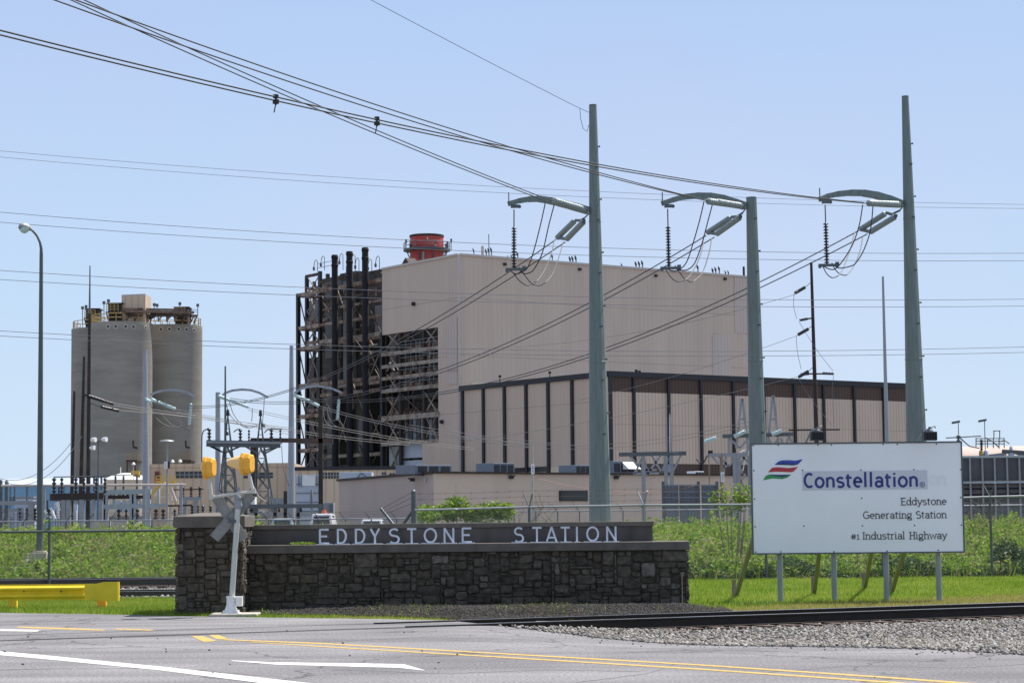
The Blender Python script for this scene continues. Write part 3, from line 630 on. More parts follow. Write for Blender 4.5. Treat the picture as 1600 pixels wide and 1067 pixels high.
pt = inside(16000, -26, 26, 63.5, 80, lambda x, y: RNG.random(len(x)) < 0.06+0.5*sst(69, 75, y)*(.6+.4*np.sin(x*.8))); blades('tall_dry_stems', pt, 0.66, 0.016, M['stem'], None, 0.18)
pt = inside(9000, -26, 26, 63.5, 80); blades('tall_weed_stems', pt, 0.6, 0.03, M['weed'], None, 0.22)
pd = inside(20000, 3.2, 24, 64.1, 66.5); zz = gz(pd[:, 0], pd[:, 1]); leaf_mesh('shade_weeds', np.stack([pd[:, 0], pd[:, 1], zz+0.55*RNG.random(len(pd))*(0.6+0.4*np.sin(pd[:, 0]*1.7))], -1), 0.07, M['darkshrub'])  # dark leaf colour paints in the shade low among the bank weeds
# ------------------------------------------------------------------ stone entrance wall
def rubble(mb, o, ex, ez, en, W, H, seed):
    """random rubble masonry on the rectangle at o, W along ex, H along ez, faces bulging along en"""
    rr = random.Random(seed); u = 0.062; nx = max(1, round(W/u)); nz = max(1, round(H/u)); ux = W/nx; uz = H/nz
    g = [[False]*nz for _ in range(nx)]
    for z in range(nz):
        for x in range(nx):
            if g[x][z]: continue
            w = rr.choice([2,3,3,4,4,5,5,6,7,8]); h = rr.choice([1,2,2,2,3,3,3,4]) if w > 2 else rr.choice([1,1,2,2])
            if h > w-1: h = max(1, w-1)
            if rr.random() < 0.06: w += 2; h = max(3, h)
            if rr.random() < 0.13: w = rr.randint(5, 8); h = rr.randint(3, 5)
            ww = 0
            while ww < w and x+ww < nx and not g[x+ww][z]: ww += 1
            w = ww; h = min(h, nz-z)
            for i in range(w):
                for j in range(h): g[x+i][z+j] = True
            gap = 0.009; x0 = x*ux+gap; x1 = (x+w)*ux-gap; z0 = z*uz+gap; z1 = (z+h)*uz-gap
            J = lambda s: rr.uniform(-s, s)
            cx = min(0.035, (x1-x0)*0.16)*rr.uniform(.5,1.3); cz = min(0.035, (z1-z0)*0.2)*rr.uniform(.5,1.3)
            js = 0.010 if min(w, h) > 1 else 0.005
            ring = [(x0+cx,z0),((x0+x1)/2,z0+J(.008)),(x1-cx,z0),(x1,z0+cz),(x1+J(.008),(z0+z1)/2),(x1,z1-cz),(x1-cx,z1),((x0+x1)/2,z1+J(.008)),(x0+cx,z1),(x0,z1-cz),(x0+J(.008),(z0+z1)/2),(x0,z0+cz)]
            ring = [(a+J(js), b+J(js)) for a, b in ring]
            mx, mz = (x0+x1)/2, (z0+z1)/2; d = rr.uniform(.028, .075); tx, tz = J(.10), J(.10)
            vs = []; n = 12
            for (k, dep, s) in ((0, -.01, 1.0), (1, d*0.72, .97), (2, d, .80)):
                for a, b in ring:
                    px_, pz_ = mx+(a-mx)*s, mz+(b-mz)*s
                    dd = dep + (tx*(px_-mx)+tz*(pz_-mz) if k else 0) + (J(.007) if k else 0)
                    vs.append(o + ex*px_ + ez*pz_ + en*dd)
            fs = []
            for k in range(2):
                for i in range(n): fs.append((k*n+i, k*n+(i+1)%n, (k+1)*n+(i+1)%n, (k+1)*n+i))
            vs.append(o + ex*mx + ez*mz + en*(d+J(.012))); c = len(vs)-1
            for i in range(n): fs.append((2*n+i, 2*n+(i+1)%n, c))
            mb.add(vs, fs)
X_, Y_, Z_ = Vector((1,0,0)), Vector((0,1,0)), Vector((0,0,1))
YW, YB = 44.0, 43.15
bx0, bx1 = PX(273, YB, 900), PX(380.5, YB, 900); wx1 = PX(1076.5, YW, 900); ux1 = PX(1021, YW+.75, 825)
wall = thing('entrance_wall', (0, YW+.5, 0), 'low dark rubble stone entrance wall with concrete caps carrying pale metal letters', 'wall')
zbc0 = PZ(330, 824, YB); zbt = PZ(330, 806, YB); zw = 1.375; zcap = 1.20
mb = MB(); mb.span((bx0+.06, YB+.06, -.1), (bx1-.06, YB+1.6, zbc0)); rubble(mb, Vector((bx0, YB+.06, -.05)), X_, Z_, -Y_, bx1-bx0, zbc0+.05, 3)
rubble(mb, Vector((bx1-.06, YB, -.05)), Y_, Z_, X_, 1.6, zbc0+.05, 4); rubble(mb, Vector((bx0+.06, YB, -.05)), Y_, Z_, -X_, 1.6, zbc0+.05, 5)
pier = mb.build('pier', M['stone'], wall)
mb = MB(); c0 = bx0-.02; c1 = bx1+.03; ya = YB-.05; yb = YB+1.66
b4 = [(c0,ya),(c1,ya),(c1,yb),(c0,yb)]; pk = [(c0+.5,ya+.6),(c1-.5,ya+.6),(c1-.5,yb-.6),(c0+.5,yb-.6)]
vs = [(x,y,zbc0) for x,y in b4]+[(x,y,zbt) for x,y in b4]+[(x,y,zbt+.075) for x,y in pk]
mb.add(vs, [(3,2,1,0)]+[(i,(i+1)%4,4+(i+1)%4,4+i) for i in range(4)]+[(4+i,4+(i+1)%4,8+(i+1)%4,8+i) for i in range(4)]+[(8,9,10,11)])
mb.build('pier_cap', M['cap_concrete'], wall, .012)
mb = MB(); mb.span((bx1-.1, YW+.055, -.1), (wx1-.06, YW+.60, zcap)); rubble(mb, Vector((bx1, YW+.055, -.05)), X_, Z_, -Y_, wx1-bx1, zcap+.05, 11)
rubble(mb, Vector((wx1-.06, YW, -.05)), Y_, Z_, X_, 1.3, zcap+.05, 12); mb.span((bx1+.1, YW+.601, -.1), (wx1-.06, YW+1.3, zcap-.02))
mb.build('stonework', M['stone'], wall)
mb = MB(); mb.span((bx1-.2, YW-.05, zcap), (wx1+.02, YW+1.36, zw)); mb.build('wall_cap', M['cap_concrete'], wall, .012)
YU = YW+.70; zu0 = PZ(700, 824.5, YU); zu1 = PZ(700, 817, YU)
mb = MB(); mb.span((bx1-.2, YU, zw), (ux1-.02, YU+.5, zu0)); mb.build('letter_panel', mat('stained_dark_concrete', (0.115,0.102,0.095), 0.9, 0, 0.3, 1.3, c2=(0.055,0.05,0.047), c2amt=(0.35,0.7), stretch=(1,1,.35), bump=.3, bs=50), wall, .01)
mb = MB(); mb.span((bx1-.2, YU-.035, zu0), (ux1, YU+.54, zu1)); mb.build('panel_cap', M['cap_concrete'], wall, .012)
YL = YW+.34
letters = [('E',498,515),('D',526.5,542),('D',554.5,571),('Y',578,594),('S',607.5,625),('T',635,651),('O',662,683),('N',693,710),('E',721,738),
           ('S',803,819),('T',830.5,847),('A',853,871),('T',875,891),('I',900,903.5),('O',916,936),('N',947,963.5)]
for ch, a, b in letters:
    xa = PX(a, YL, 840); xb = PX(b, YL, 840); size = 0.305; sw = 0.125
    st = GLY[ch][1]; xs_ = [p[0] for s in st for p in s]; lo, hi = min(xs_)-(sw/2 if ch in 'EDNOSI' else sw*.4), max(xs_)+(sw/2 if ch in 'NOS' else (.03 if ch in 'ET' else sw*.5))
    sx = (xb-xa)/((hi-lo)*size) if ch != 'I' else 1.0
    mb = MB(); glyph_into(mb, ch, Vector((xa-lo*size*sx, YL, zw+.015)), X_*1.0, Z_, -Y_, size, sw, .035, False, sx)
    lt = mb.build('letter', M['letter'], wall)
    mb = MB(); pw = .03 if ch in 'IT' else .05; mb.span((xa-pw, YL-.10, zw), (xb+pw, YL+.06, zw+.014)); mb.build('foot_plate', M['letter'], lt)
# ------------------------------------------------------------------ grade crossing signal, seen from behind
YS = 42.0; g0 = G(359, 961); YS = g0.y-.25
sig = thing('crossing_signal', (P(359,955,YS).x, YS, 0), 'silver railway crossing signal post with crossed boards and two amber lamp housings, seen from behind', 'signal')
pb = P(361, 950, YS); ptp = P(373.5, 768, YS); zb = 0.03
base = Vector((pb.x, YS, zb))
mb = MB(); mb.tube([Vector((pb.x,YS,.1)), ptp], .056, 14); mb.build('mast', M['silver'], sig)
mb = MB(); mb.box(base+Z_*.02, (.34,.34,.04)); mb.lathe(base+Z_*.04, base+Z_*.36, [(0,.13),(.12,.12),(.2,.095),(.85,.088),(.9,.10),(1,.10)], 8, False)
for dx in (-.13,.13):
    for dy in (-.13,.13): mb.lathe(base+Vector((dx,dy,.04)), base+Vector((dx,dy,.085)), [(0,.02),(1,.02)], 6)
for k in range(4):
    a = k*math.pi/2+.78; d = Vector((math.cos(a), math.sin(a), 0)); mb.prism([base+d*.09+Z_*.04, base+d*.18+Z_*.04, base+d*.09+Z_*.24], Vector((-d.y, d.x, 0))*.02)
mb.build('base', M['white'], sig)
mb = MB(); mb.box(base+Vector((.17,-.05,.26)), (.13,.16,.19)); mb.box(base+Vector((.17,-.135,.26)), (.10,.012,.15)); mb.build('junction_box', M['white'], sig, .008)
ctr = P(363.5, 810, YS+.02)
def blade(p, q, name):
    p = Vector(p); q = Vector(q); d = (q-p).normalized(); nn = Y_; s = d.cross(nn).normalized()
    mb = MB(); mb.frame((p+q)/2, d*((q-p).length/2), s*.108, nn*.006)
    mb.frame((p+q)/2 - nn*.012 + s*.09, d*((q-p).length/2-.01), s*.006, nn*.006); mb.frame((p+q)/2 - nn*.012 - s*.09, d*((q-p).length/2-.01), s*.006, nn*.006)
    mb.frame((p+q)/2 - nn*.014, d*.06, s*.07, nn*.008)
    return mb.build(name, M['alum'], sig)
yb = YS+.075
blade(P(334.5,841,yb), P(393,772,yb), 'crossbuck_board'); blade(P(335.5,772,yb+.016), P(381,843,yb+.016), 'crossbuck_board')
mb = MB(); c = P(366,814,YS); mb.lathe(c-Z_*.03, c+Z_*.03, [(0,.075),(1,.075)], 12); mb.beam(c-X_*.12+Y_*.05, c+X_*.05+Y_*.05, .05, .04); mb.build('clamp', M['galv_dark'], sig)
j = P(372.5, 783, YS)
mb = MB(); mb.lathe(j-Z_*.15, j+Z_*.17, [(0,.07),(.06,.085),(.3,.085),(.34,.075),(.6,.075),(.64,.088),(.74,.088),(.8,.05),(1,.035)], 14); mb.tube([j+Z_*.10, j+Z_*.28], .03, 8); mb.build('junction_collar', M['galv'], sig)
ca, cb_ = P(331,776.5,YS), P(396,767.5,YS)
mb = MB(); mb.tube([ca, cb_], .03, 10); mb.build('cross_arm', M['silver'], sig)
def housing(px_arm, px_bot, cx, cy, yaw, visor, half):
    a = P(*px_arm, YS); bq = P(*px_bot, YS)
    mb = MB(); mb.tube([a-Z_*.03, bq], .036, 10); mb.lathe(a-Z_*.05, a+Z_*.05, [(0,.05),(1,.05)], 10); mb.build('lamp_bracket', M['silver'], sig)
    c = P(cx, cy, YS); f = Vector((math.sin(yaw), math.cos(yaw), 0)); s = Vector((f.y, -f.x, 0))
    mb = MB(); R = half
    def octo(r, dpt): return [c + s*(r*.86*q[0]) + Z_*(r*1.05*q[1]) + f*dpt for q in ((1,.6),(.65,1),(-.65,1),(-1,.6),(-1,-.6),(-.65,-1),(.65,-1),(1,-.6))]
    sec = [octo(R*.80,-.155), octo(R*.95,-.13), octo(R*.95,-.02), octo(R*1.10,-.015), octo(R*1.10,.045)]
    vs = [p for r in sec for p in r]; fs = [list(range(8))[::-1], list(range(32,40))]+[(k*8+i,k*8+(i+1)%8,(k+1)*8+(i+1)%8,(k+1)*8+i) for k in range(4) for i in range(8)]
    mb.add(vs, fs); mb.box(c-Z_*(R*1.0+.0), (.10,.10,.09), -yaw); mb.box(c+Z_*(R*1.06), (.10,.06,.035), -yaw)
    hb = mb.build('lamp_housing', M['amber'], sig, .006)
    mb = MB(); n = 16; v = []; fs = []       # hood: a tapering part-tube, open below
    for (d, r, sweep) in ((.045, R*.98, 150), (.045+visor, R*.60, 100)):
        for k in range(n+1):
            an = math.radians(90-sweep+2*sweep*k/n); v.append(c + s*(r*math.cos(an)) + Z_*(r*math.sin(an)) + f*d)
    for (d, r, sweep) in ((.045+visor, R*.60-.006, 100), (.045, R*.98-.006, 150)):
        for k in range(n+1):
            an = math.radians(90-sweep+2*sweep*k/n); v.append(c + s*(r*math.cos(an)) + Z_*(r*math.sin(an)) + f*d)
    for q in range(3):
        for k in range(n): o = q*(n+1); fs.append((o+k, o+k+1, o+n+2+k, o+n+1+k))
    fs += [(3*(n+1)+k, 3*(n+1)+k+1, k+1, k) for k in range(n)]
    mb.add(v, fs); mb.build('visor', M['amber_pale'], hb)
housing((330.5,776), (327,744), 323.5, 730.5, math.radians(-78), .06, .185)
housing((396,767), (388.5,738), 383, 724.5, math.radians(-74), .30, .185)
pad = MB(); pad.box((base.x+.08, YS+.0, .02), (.95,.75,.07)); tag(pad.build('concrete_pad', M['pad'], None, .02), 'flat pale concrete pad under the crossing signal post', 'concrete pad')
# ------------------------------------------------------------------ the white station sign
YG = 46.35
sx0, sx1 = PX(1174, YG, 780), PX(1505.5, YG, 780); sz1 = PZ(1340, 690.5, YG); sz0 = PZ(1340, 864.5, YG)
sg = thing('station_sign', ((sx0+sx1)/2, YG, 0), 'large white station name sign board on grey steel posts with wooden back braces', 'sign')
mb = MB(); mb.span((sx0+.03, YG, sz0+.03), (sx1-.03, YG+.06, sz1-.03)); panel = mb.build('panel', M['board'], sg)
mb = MB()
mb.span((sx0, YG-.012, sz1-.035), (sx1, YG+.10, sz1)); mb.span((sx0, YG-.012, sz0), (sx1, YG+.10, sz0+.03)); mb.span((sx0, YG-.012, sz0+.031), (sx0+.032, YG+.10, sz1-.036)); mb.span((sx1-.032, YG-.012, sz0+.031), (sx1, YG+.10, sz1-.036))
mb.build('frame', M['galv_dark'], sg)
def BP(x, y): p = P(x, y, YG); return p
for px in (1219, 1303.5, 1385, 1467):
    x = PX(px, YG+.15, 900); mb = MB(); mb.tube([(x, YG+.17, -.15), (x, YG+.17, sz1-.1)], .062, 12); mb.build('post', M['galv'], sg)
for (xb_, yb_, xt, yt, back) in ((1147,933,1176,842,1.5), (1271,928,1279,868,1.9), (1350,919,1360,868,2.3), (1391,926,1410,866,1.7)):
    g = G(xb_, yb_); t_ = P(xt, yt, YG+.25+ (g.y-YG)*.35)
    d = (t_-g); e = g + d*min(2.0, (sz1-.4-g.z)/max(d.z,.1)); 
    k = (YG+.12-g.y)/d.y if d.y < -.05 else 1.6
    e = g+d*max(1.05, min(k, 2.6))
    if e.z > sz1-.1: e = g + d*((sz1-.1-g.z)/d.z)
    mb = MB(); mb.beam(g-Z_*.1, e, .085, .085); mb.build('brace', M['wood'], sg)
    mb = MB(); mb.beam(g-Z_*.1, g+Z_*.42, .09, .09); mb.build('brace_stake', M['wood'], sg)
for px in ():
    x = PX(px+3, YG+1.0, 900); mb = MB(); mb.tube([(x, YG+1.0, -.1), (x, YG+1.0, sz0+.9)], .045, 10); mb.build('rear_post', M['galv_dark'], sg)
EN = -Y_; FX = P(1480, 760, YG)-P(1240, 760, YG); FX.y = 0; FX.normalize(); FX = X_
def board_text(t, x0, x1, yb0, cap, mat_, sw, serif, name, ys=0, trk=0.0):
    a = BP(x0, yb0); b = BP(x1, yb0-(x1-x0)*.0096); w = (b-a).length
    h = (BP(x0, yb0-cap)-a).length
    mb = MB(); text_into(mb, t, Vector((a.x, YG-.004-ys, a.z)), X_, Z_, EN, h, sw, .004, serif, w, trk); o = mb.build(name, mat_, panel); return o
def board_poly(pts, m, name, d=.004, t=.003):
    mb = MB(); mb.prism([Vector((BP(*p).x, YG-d, BP(*p).z)) for p in pts], EN*t); return mb.build(name, m, panel)
board_poly([(1253.2,736),(1448.6,734.2),(1449.4,763.8),(1253.8,765.8)], M['patch'], 'name_patch', .003, .004)
board_text('Constellation', 1256, 1435.5, 761.6, 22.3, M['navy'], .168, False, 'lettering', .005, .04)
board_text('on', 1452, 1480, 757, 21, M['ghost'], .13, False, 'faded_lettering', 0)
mb = MB(); c = BP(1441, 756.8)
ringp = [(math.cos(a*math.pi/10)*.052, math.sin(a*math.pi/10)*.052) for a in range(21)]
L, R = ribbon(ringp, .012); o = Vector((c.x, YG-.010, c.z))
for i in range(20): mb.prism([o+X_*L[i][0]+Z_*L[i][1], o+X_*R[i][0]+Z_*R[i][1], o+X_*R[i+1][0]+Z_*R[i+1][1], o+X_*L[i+1][0]+Z_*L[i+1][1]], EN*.003)
mb.beam(o+X_*-.016-Z_*.03, o+X_*-.016+Z_*.03, .008); mb.beam(o+X_*-.012+Z_*.028, o+X_*.016+Z_*.018, .008); mb.beam(o+X_*-.012+Z_*.002, o+X_*.016+Z_*.012, .0075); mb.beam(o-X_*.002+Z_*.0, o+X_*.02-Z_*.03, .0085)
mb.build('registered_mark', M['navy'], panel)
board_text('Eddystone', 1407.5, 1479.5, 789, 11.4, M['ink'], .115, True, 'lettering')
board_text('Generating', 1348.5, 1425.5, 810.2, 11.4, M['ink'], .115, True, 'lettering'); board_text('Station', 1431, 1479.5, 809.5, 11.4, M['ink'], .115, True, 'lettering')
board_text('#1', 1329, 1343.5, 842.8, 11.4, M['ink'], .115, True, 'lettering'); board_text('Industrial', 1347.5, 1414.5, 842.5, 11.4, M['ink'], .115, True, 'lettering'); board_text('Highway', 1420.5, 1480, 842, 11.4, M['ink'], .115, True, 'lettering')
board_poly([(1210.3,726),(1215.5,721.2),(1221,719),(1231,718.6),(1243,719.4),(1254.2,717),(1250.5,721.8),(1246.5,725.4),(1240,726.8),(1229,726.2)], M['blue'], 'logo_stripe')
board_poly([(1212,725.6),(1222,722.8),(1232,724.2),(1241,724.0),(1247,724.8),(1240,726.8),(1229,726.2)], M['navy_dark'], 'logo_stripe_shade', .0075)
board_poly([(1200,737.6),(1206,730.6),(1214,729.6),(1232,731),(1246.8,729.2),(1240,736.4),(1234,737.4),(1212,736.6)], M['red'], 'logo_stripe')
board_poly([(1192.3,749.8),(1196.5,743.2),(1202,740.9),(1217,741.4),(1236.2,741.2),(1230,746),(1222,748.2),(1207,747.2)], M['green'], 'logo_stripe')
board_poly([(1202,741),(1217,741.4),(1236,741.3),(1224,744.6),(1212,743.4)], M['navy_dark'], 'logo_stripe_shade', .0075)
for (x, y) in ((1177,696),(1216,695.3),(1278,695),(1299,695),(1380,694),(1402,694),(1463,693.5),(1178,735),(1254,734.5),(1345,734),(1428,733.5),(1501,733.5),(1179,779),(1346.5,778),(1501,777),(1180,822.5),(1256,821.5),(1347.5,821),(1429,820.5),(1502,820),(1181,862),(1220,861.7),(1303,861.5),(1386,860.5),(1466,859)):
    p = BP(x, y); mb = MB(); mb.lathe(Vector((p.x, YG-.012, p.z)), Vector((p.x, YG+.001, p.z)), [(0,.004),(.5,.017),(1,.017)], 8); mb.build('bolt', M['galv_dark'], panel)
for (px, ax, ay) in ((1277, 1262, 690), (1453, 1437, 690)):
    c = P(px, 681, YG-.45); fp = Vector((c.x, c.y, c.z))
    mb = MB(); vs = []
    w2, h2 = .155, .10
    for (dy, s) in ((-.09, .92), (.10, 1.0)):
        for (i, k) in ((-1,-1),(1,-1),(1,1),(-1,1)): vs.append(fp + X_*(w2*s*i) + Z_*(h2*s*k+.02*i*0) + Y_*dy)
    mb.add(vs, [(0,1,2,3),(7,6,5,4)]+[(i,(i+1)%4,4+(i+1)%4,4+i) for i in range(4)])
    for k in range(5): mb.box(fp + X_*(-.12+.06*k) + Y_*-.11, (.012,.04,.16))
    fl = mb.build('floodlight', M['black'], sg, .01)
    mb = MB(); mb.lathe(fp+Z_*.10, fp+Z_*.20, [(0,.08),(.3,.07),(.5,.035),(1,.03)], 10); mb.tube([fp+Vector((.03,0,.17)), fp+Vector((.11,.02,.22)), fp+Vector((.13,.03,.17))], .014, 6); mb.build('bracket', M['galv_dark'], fl)
    a = P(ax-4, 690, YG+.05); mb = MB(); mb.tube([Vector((a.x, YG+.04, sz1-.01)), fp+Vector((-.12,.05,.10)), fp+Z_*.16], .024, 8); mb.build('arm', M['galv'], fl)
# ------------------------------------------------------------------ guard rail
gb = G(158, 951); YR = gb.y
gr = thing('guard_rail', (gb.x, YR, 0), 'yellow steel highway guard rail with flared end beside the road', 'guard rail')
xe, x9 = PX(186, YR, 920), PX(155, YR, 920); zt = PZ(150, 911.5, YR); zl = PZ(150, 936.5, YR); dx = -18.0
prof = [(0,0),(.0,.03),(-.07,.085),(-.07,.12),(.0,.175),(.0,.20),(-.07,.255),(-.07,.29),(0,.345),(0,.372)]
s = (zt-zl)/.372
def beamprof(x, k=1.0, zc=None):
    return [Vector((x, YR-.02+y*k, zl+z*s)) for y, z in prof]
mb = MB(); a = beamprof(x9-25); b = beamprof(x9-.28); n = len(prof); th = Vector((0,.006,0))
def sheet(A, B):
    vs = A+B+[p+th for p in A]+[p+th for p in B]; fs = []
    for i in range(n-1): fs += [(i,i+1,n+i+1,n+i),(2*n+i,3*n+i,3*n+i+1,2*n+i+1)]
    fs += [(0,n,3*n,2*n),(n-1,3*n-1,4*n-1,2*n-1)]; mb.add(vs, fs)
sheet(a, b); mb.build('beam', M['yellow'], gr)
mb = MB(); z1 = PZ(180, 908.5, YR); z0 = PZ(180, 938.5, YR)
xs_ = [x9-.30, x9-.05, x9+.10, xe-.03, xe, xe+.005, xe-.02]; top = [zt+.004, zt+.004, z1, z1, z1, z1, z1]; bot = [zl-.004, zl-.004, z0, z0, z0, z0, z0]; yy = [-.10,-.10,-.09,-.07,-.04,.03,.09]
v = []
for i in range(7): v += [(xs_[i], YR+yy[i], bot[i]), (xs_[i], YR+yy[i], top[i]), (xs_[i], YR+yy[i]+.008, bot[i]), (xs_[i], YR+yy[i]+.008, top[i])]
fs = []
for i in range(6): a = 4*i; b = a+4; fs += [(a,a+1,b+1,b),(a+2,b+2,b+3,a+3),(a+1,a+3,b+3,b+1),(a,b,b+2,a+2)]
mb.add(v, fs); mb.build('end_shoe', M['yellow'], gr)
for px in (128, 146, 162):
    pass
for xx in (x9+.05, x9-1.9, x9-3.8, x9-5.7):
    mb = MB(); mb.box((xx, YR+.07, (zt-.02-.2)/2), (.19,.13,zt-.02+.2)); mb.build('post', M['amber'] if xx > x9 else M['yellow'], gr, .01)
for px in (37, 95):
    p = P(px, 923, YR-.05); mb = MB(); mb.lathe(p-Y_*.012, p+Y_*.03, [(0,.012),(.5,.022),(1,.022)], 8); mb.build('bolt', M['galv_dark'], gr)
# ------------------------------------------------------------------ street lamp
lg = G(63, 873, .70); lz = float(gz(lg.x, 70.0)); YLp = 70.0
lx = PX(62, YLp, 850)
lamp = thing('street_lamp', (lx, YLp, lz), 'tall slender grey street lamp with curved arm rising from the weedy bank at left', 'street lamp')
mb = MB(); mb.box((lx, YLp, lz+.08), (.55,.55,.3)); mb.box((lx, YLp, lz+.26), (.40,.40,.06)); mb.build('footing', M['pad'], lamp, .02)
pt_ = P(64.5, 396, YLp)
mb = MB(); mb.tube([(lx, YLp, lz+.28), pt_], [.115,.06], 14); mb.build('pole', M['galv_dark'], lamp)
ap = [P(64.5,398,YLp), P(64.3,388,YLp), P(62.5,379,YLp), P(58.5,370,YLp), P(54.5,364.5,YLp), P(51.5,362,YLp-.3)]
mb = MB(); mb.tube(ap, [.06,.05,.042,.038,.036,.034], 10); mb.build('arm', M['galv_dark'], lamp)
hp = [(P(52.5,361.5,YLp-.3),.06),(P(48,357,YLp-.36),.14),(P(42,354.5,YLp-.42),.19),(P(36,354,YLp-.48),.20),(P(31,354.5,YLp-.53),.15),(P(29,355.5,YLp-.55),.06)]
mb = MB(); vs = []; n = 12
for p, r in hp:
    for k in range(n): a = 2*math.pi*k/n; vs.append(p + Y_*(r*.9*math.cos(a)) + Z_*(r*.62*math.sin(a)))
mb.add(vs, [(i*n+k, i*n+(k+1)%n, (i+1)*n+(k+1)%n, (i+1)*n+k) for i in range(5) for k in range(n)], True); hd = mb.build('lamp_head', M['galv'], lamp)
mb = MB(); c = P(38,358,YLp-.46); mb.lathe(c+Z_*.05, c-Z_*.15, [(0,.18),(.45,.165),(.8,.10),(1,.02)], 14); mb.build('lens', M['pale_ins'], hd)
# ------------------------------------------------------------------ chain link fences
def chain_mesh(a, b, zb, zt, pitch=0.075, r=0.0022, zfun=None):
    """woven diagonal wires between a and b (plan points), zb..zt"""
    a = np.array(a[:2], float); b = np.array(b[:2], float); L = np.linalg.norm(b-a); d = (b-a)/L; H = zt-zb; nrm = np.array([d[1], -d[0]])
    seg = []
    for sgn in (1, -1):
        for c in np.arange(-H, L+H, pitch):
            u0, u1 = c, c+sgn*H          # at bottom and at top
            lo, hi = 0.0, 1.0
            du = u1-u0
            for lim, side in ((0, 1), (L, -1)):
                t = (lim-u0)/du
                if (du > 0) == (side == 1): lo = max(lo, t)
                else: hi = min(hi, t)
            if hi-lo > 1e-3: seg.append((u0+du*lo, H*lo, u0+du*hi, H*hi, sgn))
    s = np.array(seg); N = len(s); off = s[:, 4]*r
    p = np.stack([a[0]+d[0]*s[:, 0]+nrm[0]*off, a[1]+d[1]*s[:, 0]+nrm[1]*off, zb+s[:, 1]], -1)
    q = np.stack([a[0]+d[0]*s[:, 2]+nrm[0]*off, a[1]+d[1]*s[:, 2]+nrm[1]*off, zb+s[:, 3]], -1)
    t = q-p; t /= np.linalg.norm(t, axis=1)[:, None]; n3 = np.array([nrm[0], nrm[1], 0.0]); e = np.cross(t, n3)
    v = []
    for k in range(3):
        an = 2*math.pi*k/3; o = (n3[None]*math.cos(an)+e*math.sin(an))*r; v += [p+o, q+o]
    v = np.stack(v, 1).reshape(-1, 3); i = np.arange(N)[:, None]*6
    f = np.concatenate([i+np.array([[0,1,3,2]]), i+np.array([[2,3,5,4]]), i+np.array([[4,5,1,0]])])
    return v, f
def fence_mesh(name, parent, segs, m):
    V = []; Fc = []; o = 0
    for sgm in segs:
        v, f = chain_mesh(*sgm); V.append(v); Fc.append(f+o); o += len(v)
    ob = np_mesh(name, np.concatenate(V), np.concatenate(Fc), m); del ob['kind']; adopt(ob, parent); return ob
M['wire'] = mat('zinc_fence_wire', (0.25,0.27,0.28), 0.5, 0.4, 0.1, 3)
def barbed(mb, a, b, n):
    a = Vector(a); b = Vector(b); mb.tube([a, (a+b)/2-Z_*.02, b], .004, 4, False)
    for k in range(n):
        p = a.lerp(b, (k+.5)/n) - Z_*.015; mb.tube([p+Vector((-.02,0,-.035)), p+Vector((.02,0,.035))], .005, 3, False)
# left fence in front of the tracks
YF = 51.75; zt = PZ(150, 829.5, YF)
fl = thing('chain_link_fence', (PX(130,YF,900), YF, 0), 'chain-link fence with dark top rail crossing the left foreground between lamp and stone wall', 'fence')
x1f = PX(276, YF, 900)+.5
mb = MB(); mb.tube([(-30,YF,zt),(x1f,YF,zt)], .03, 8); mb.build('top_rail', M['galv_dark'], fl)
fence_mesh('mesh', fl, [((-15,YF),(x1f,YF),-.02,zt-.02,.07,.0024)], M['galv_dark'])
for px in (76, -85):
    x = PX(px, YF, 900); mb = MB(); mb.tube([(x,YF+.04,-.2),(x,YF+.04,PZ(76,816,YF))], .036, 10); mb.tube([(x,YF+.04,PZ(76,816,YF)),(x+.0,YF+.04,PZ(76,808,YF))], .016, 6); mb.build('post', M['galv_dark'], fl)
x = x1f; mb = MB(); mb.tube([(x,YF+.04,-.2),(x,YF+.04,zt+.1)], .036, 10); mb.build('post', M['galv_dark'], fl)
# right fence at the foot of the bank
YQ = 64.0
fr = thing('chain_link_fence', (PX(1006,YQ,800), YQ, 0), 'tall chain-link fence with barbed wire arms running behind the stone wall and white sign', 'fence')
xq = [PX(px, YQ, 800) for px in (646, 827, 1006, 1196, 1378, 1548, 1729)]
ztop = [PZ(646,797,YQ), PZ(827,792,YQ), PZ(1006,789,YQ), PZ(1187,788,YQ), PZ(1367,782,YQ), PZ(1548,776,YQ), PZ(1729,772,YQ)]
for i in range(6):
    a = Vector((xq[i],YQ,ztop[i])); b = Vector((xq[i+1],YQ,ztop[i+1])); mb = MB(); mb.tube([a,b], .032, 8); mb.build('top_rail', M['galv'], fr)
    mb = MB()
    for k in range(3): barbed(mb, a+Vector((0,-.05-.04*k,.15+.17*k)), b+Vector((0,-.05-.04*k,.15+.17*k)), 9)
    mb.build('barbed_wire', M['rust_brown'], fr)
fence_mesh('mesh', fr, [((xq[i],YQ),(xq[i+1],YQ),-.02,min(ztop[i],ztop[i+1])-.01,.085,.0022) for i in range(6)], M['wire'])
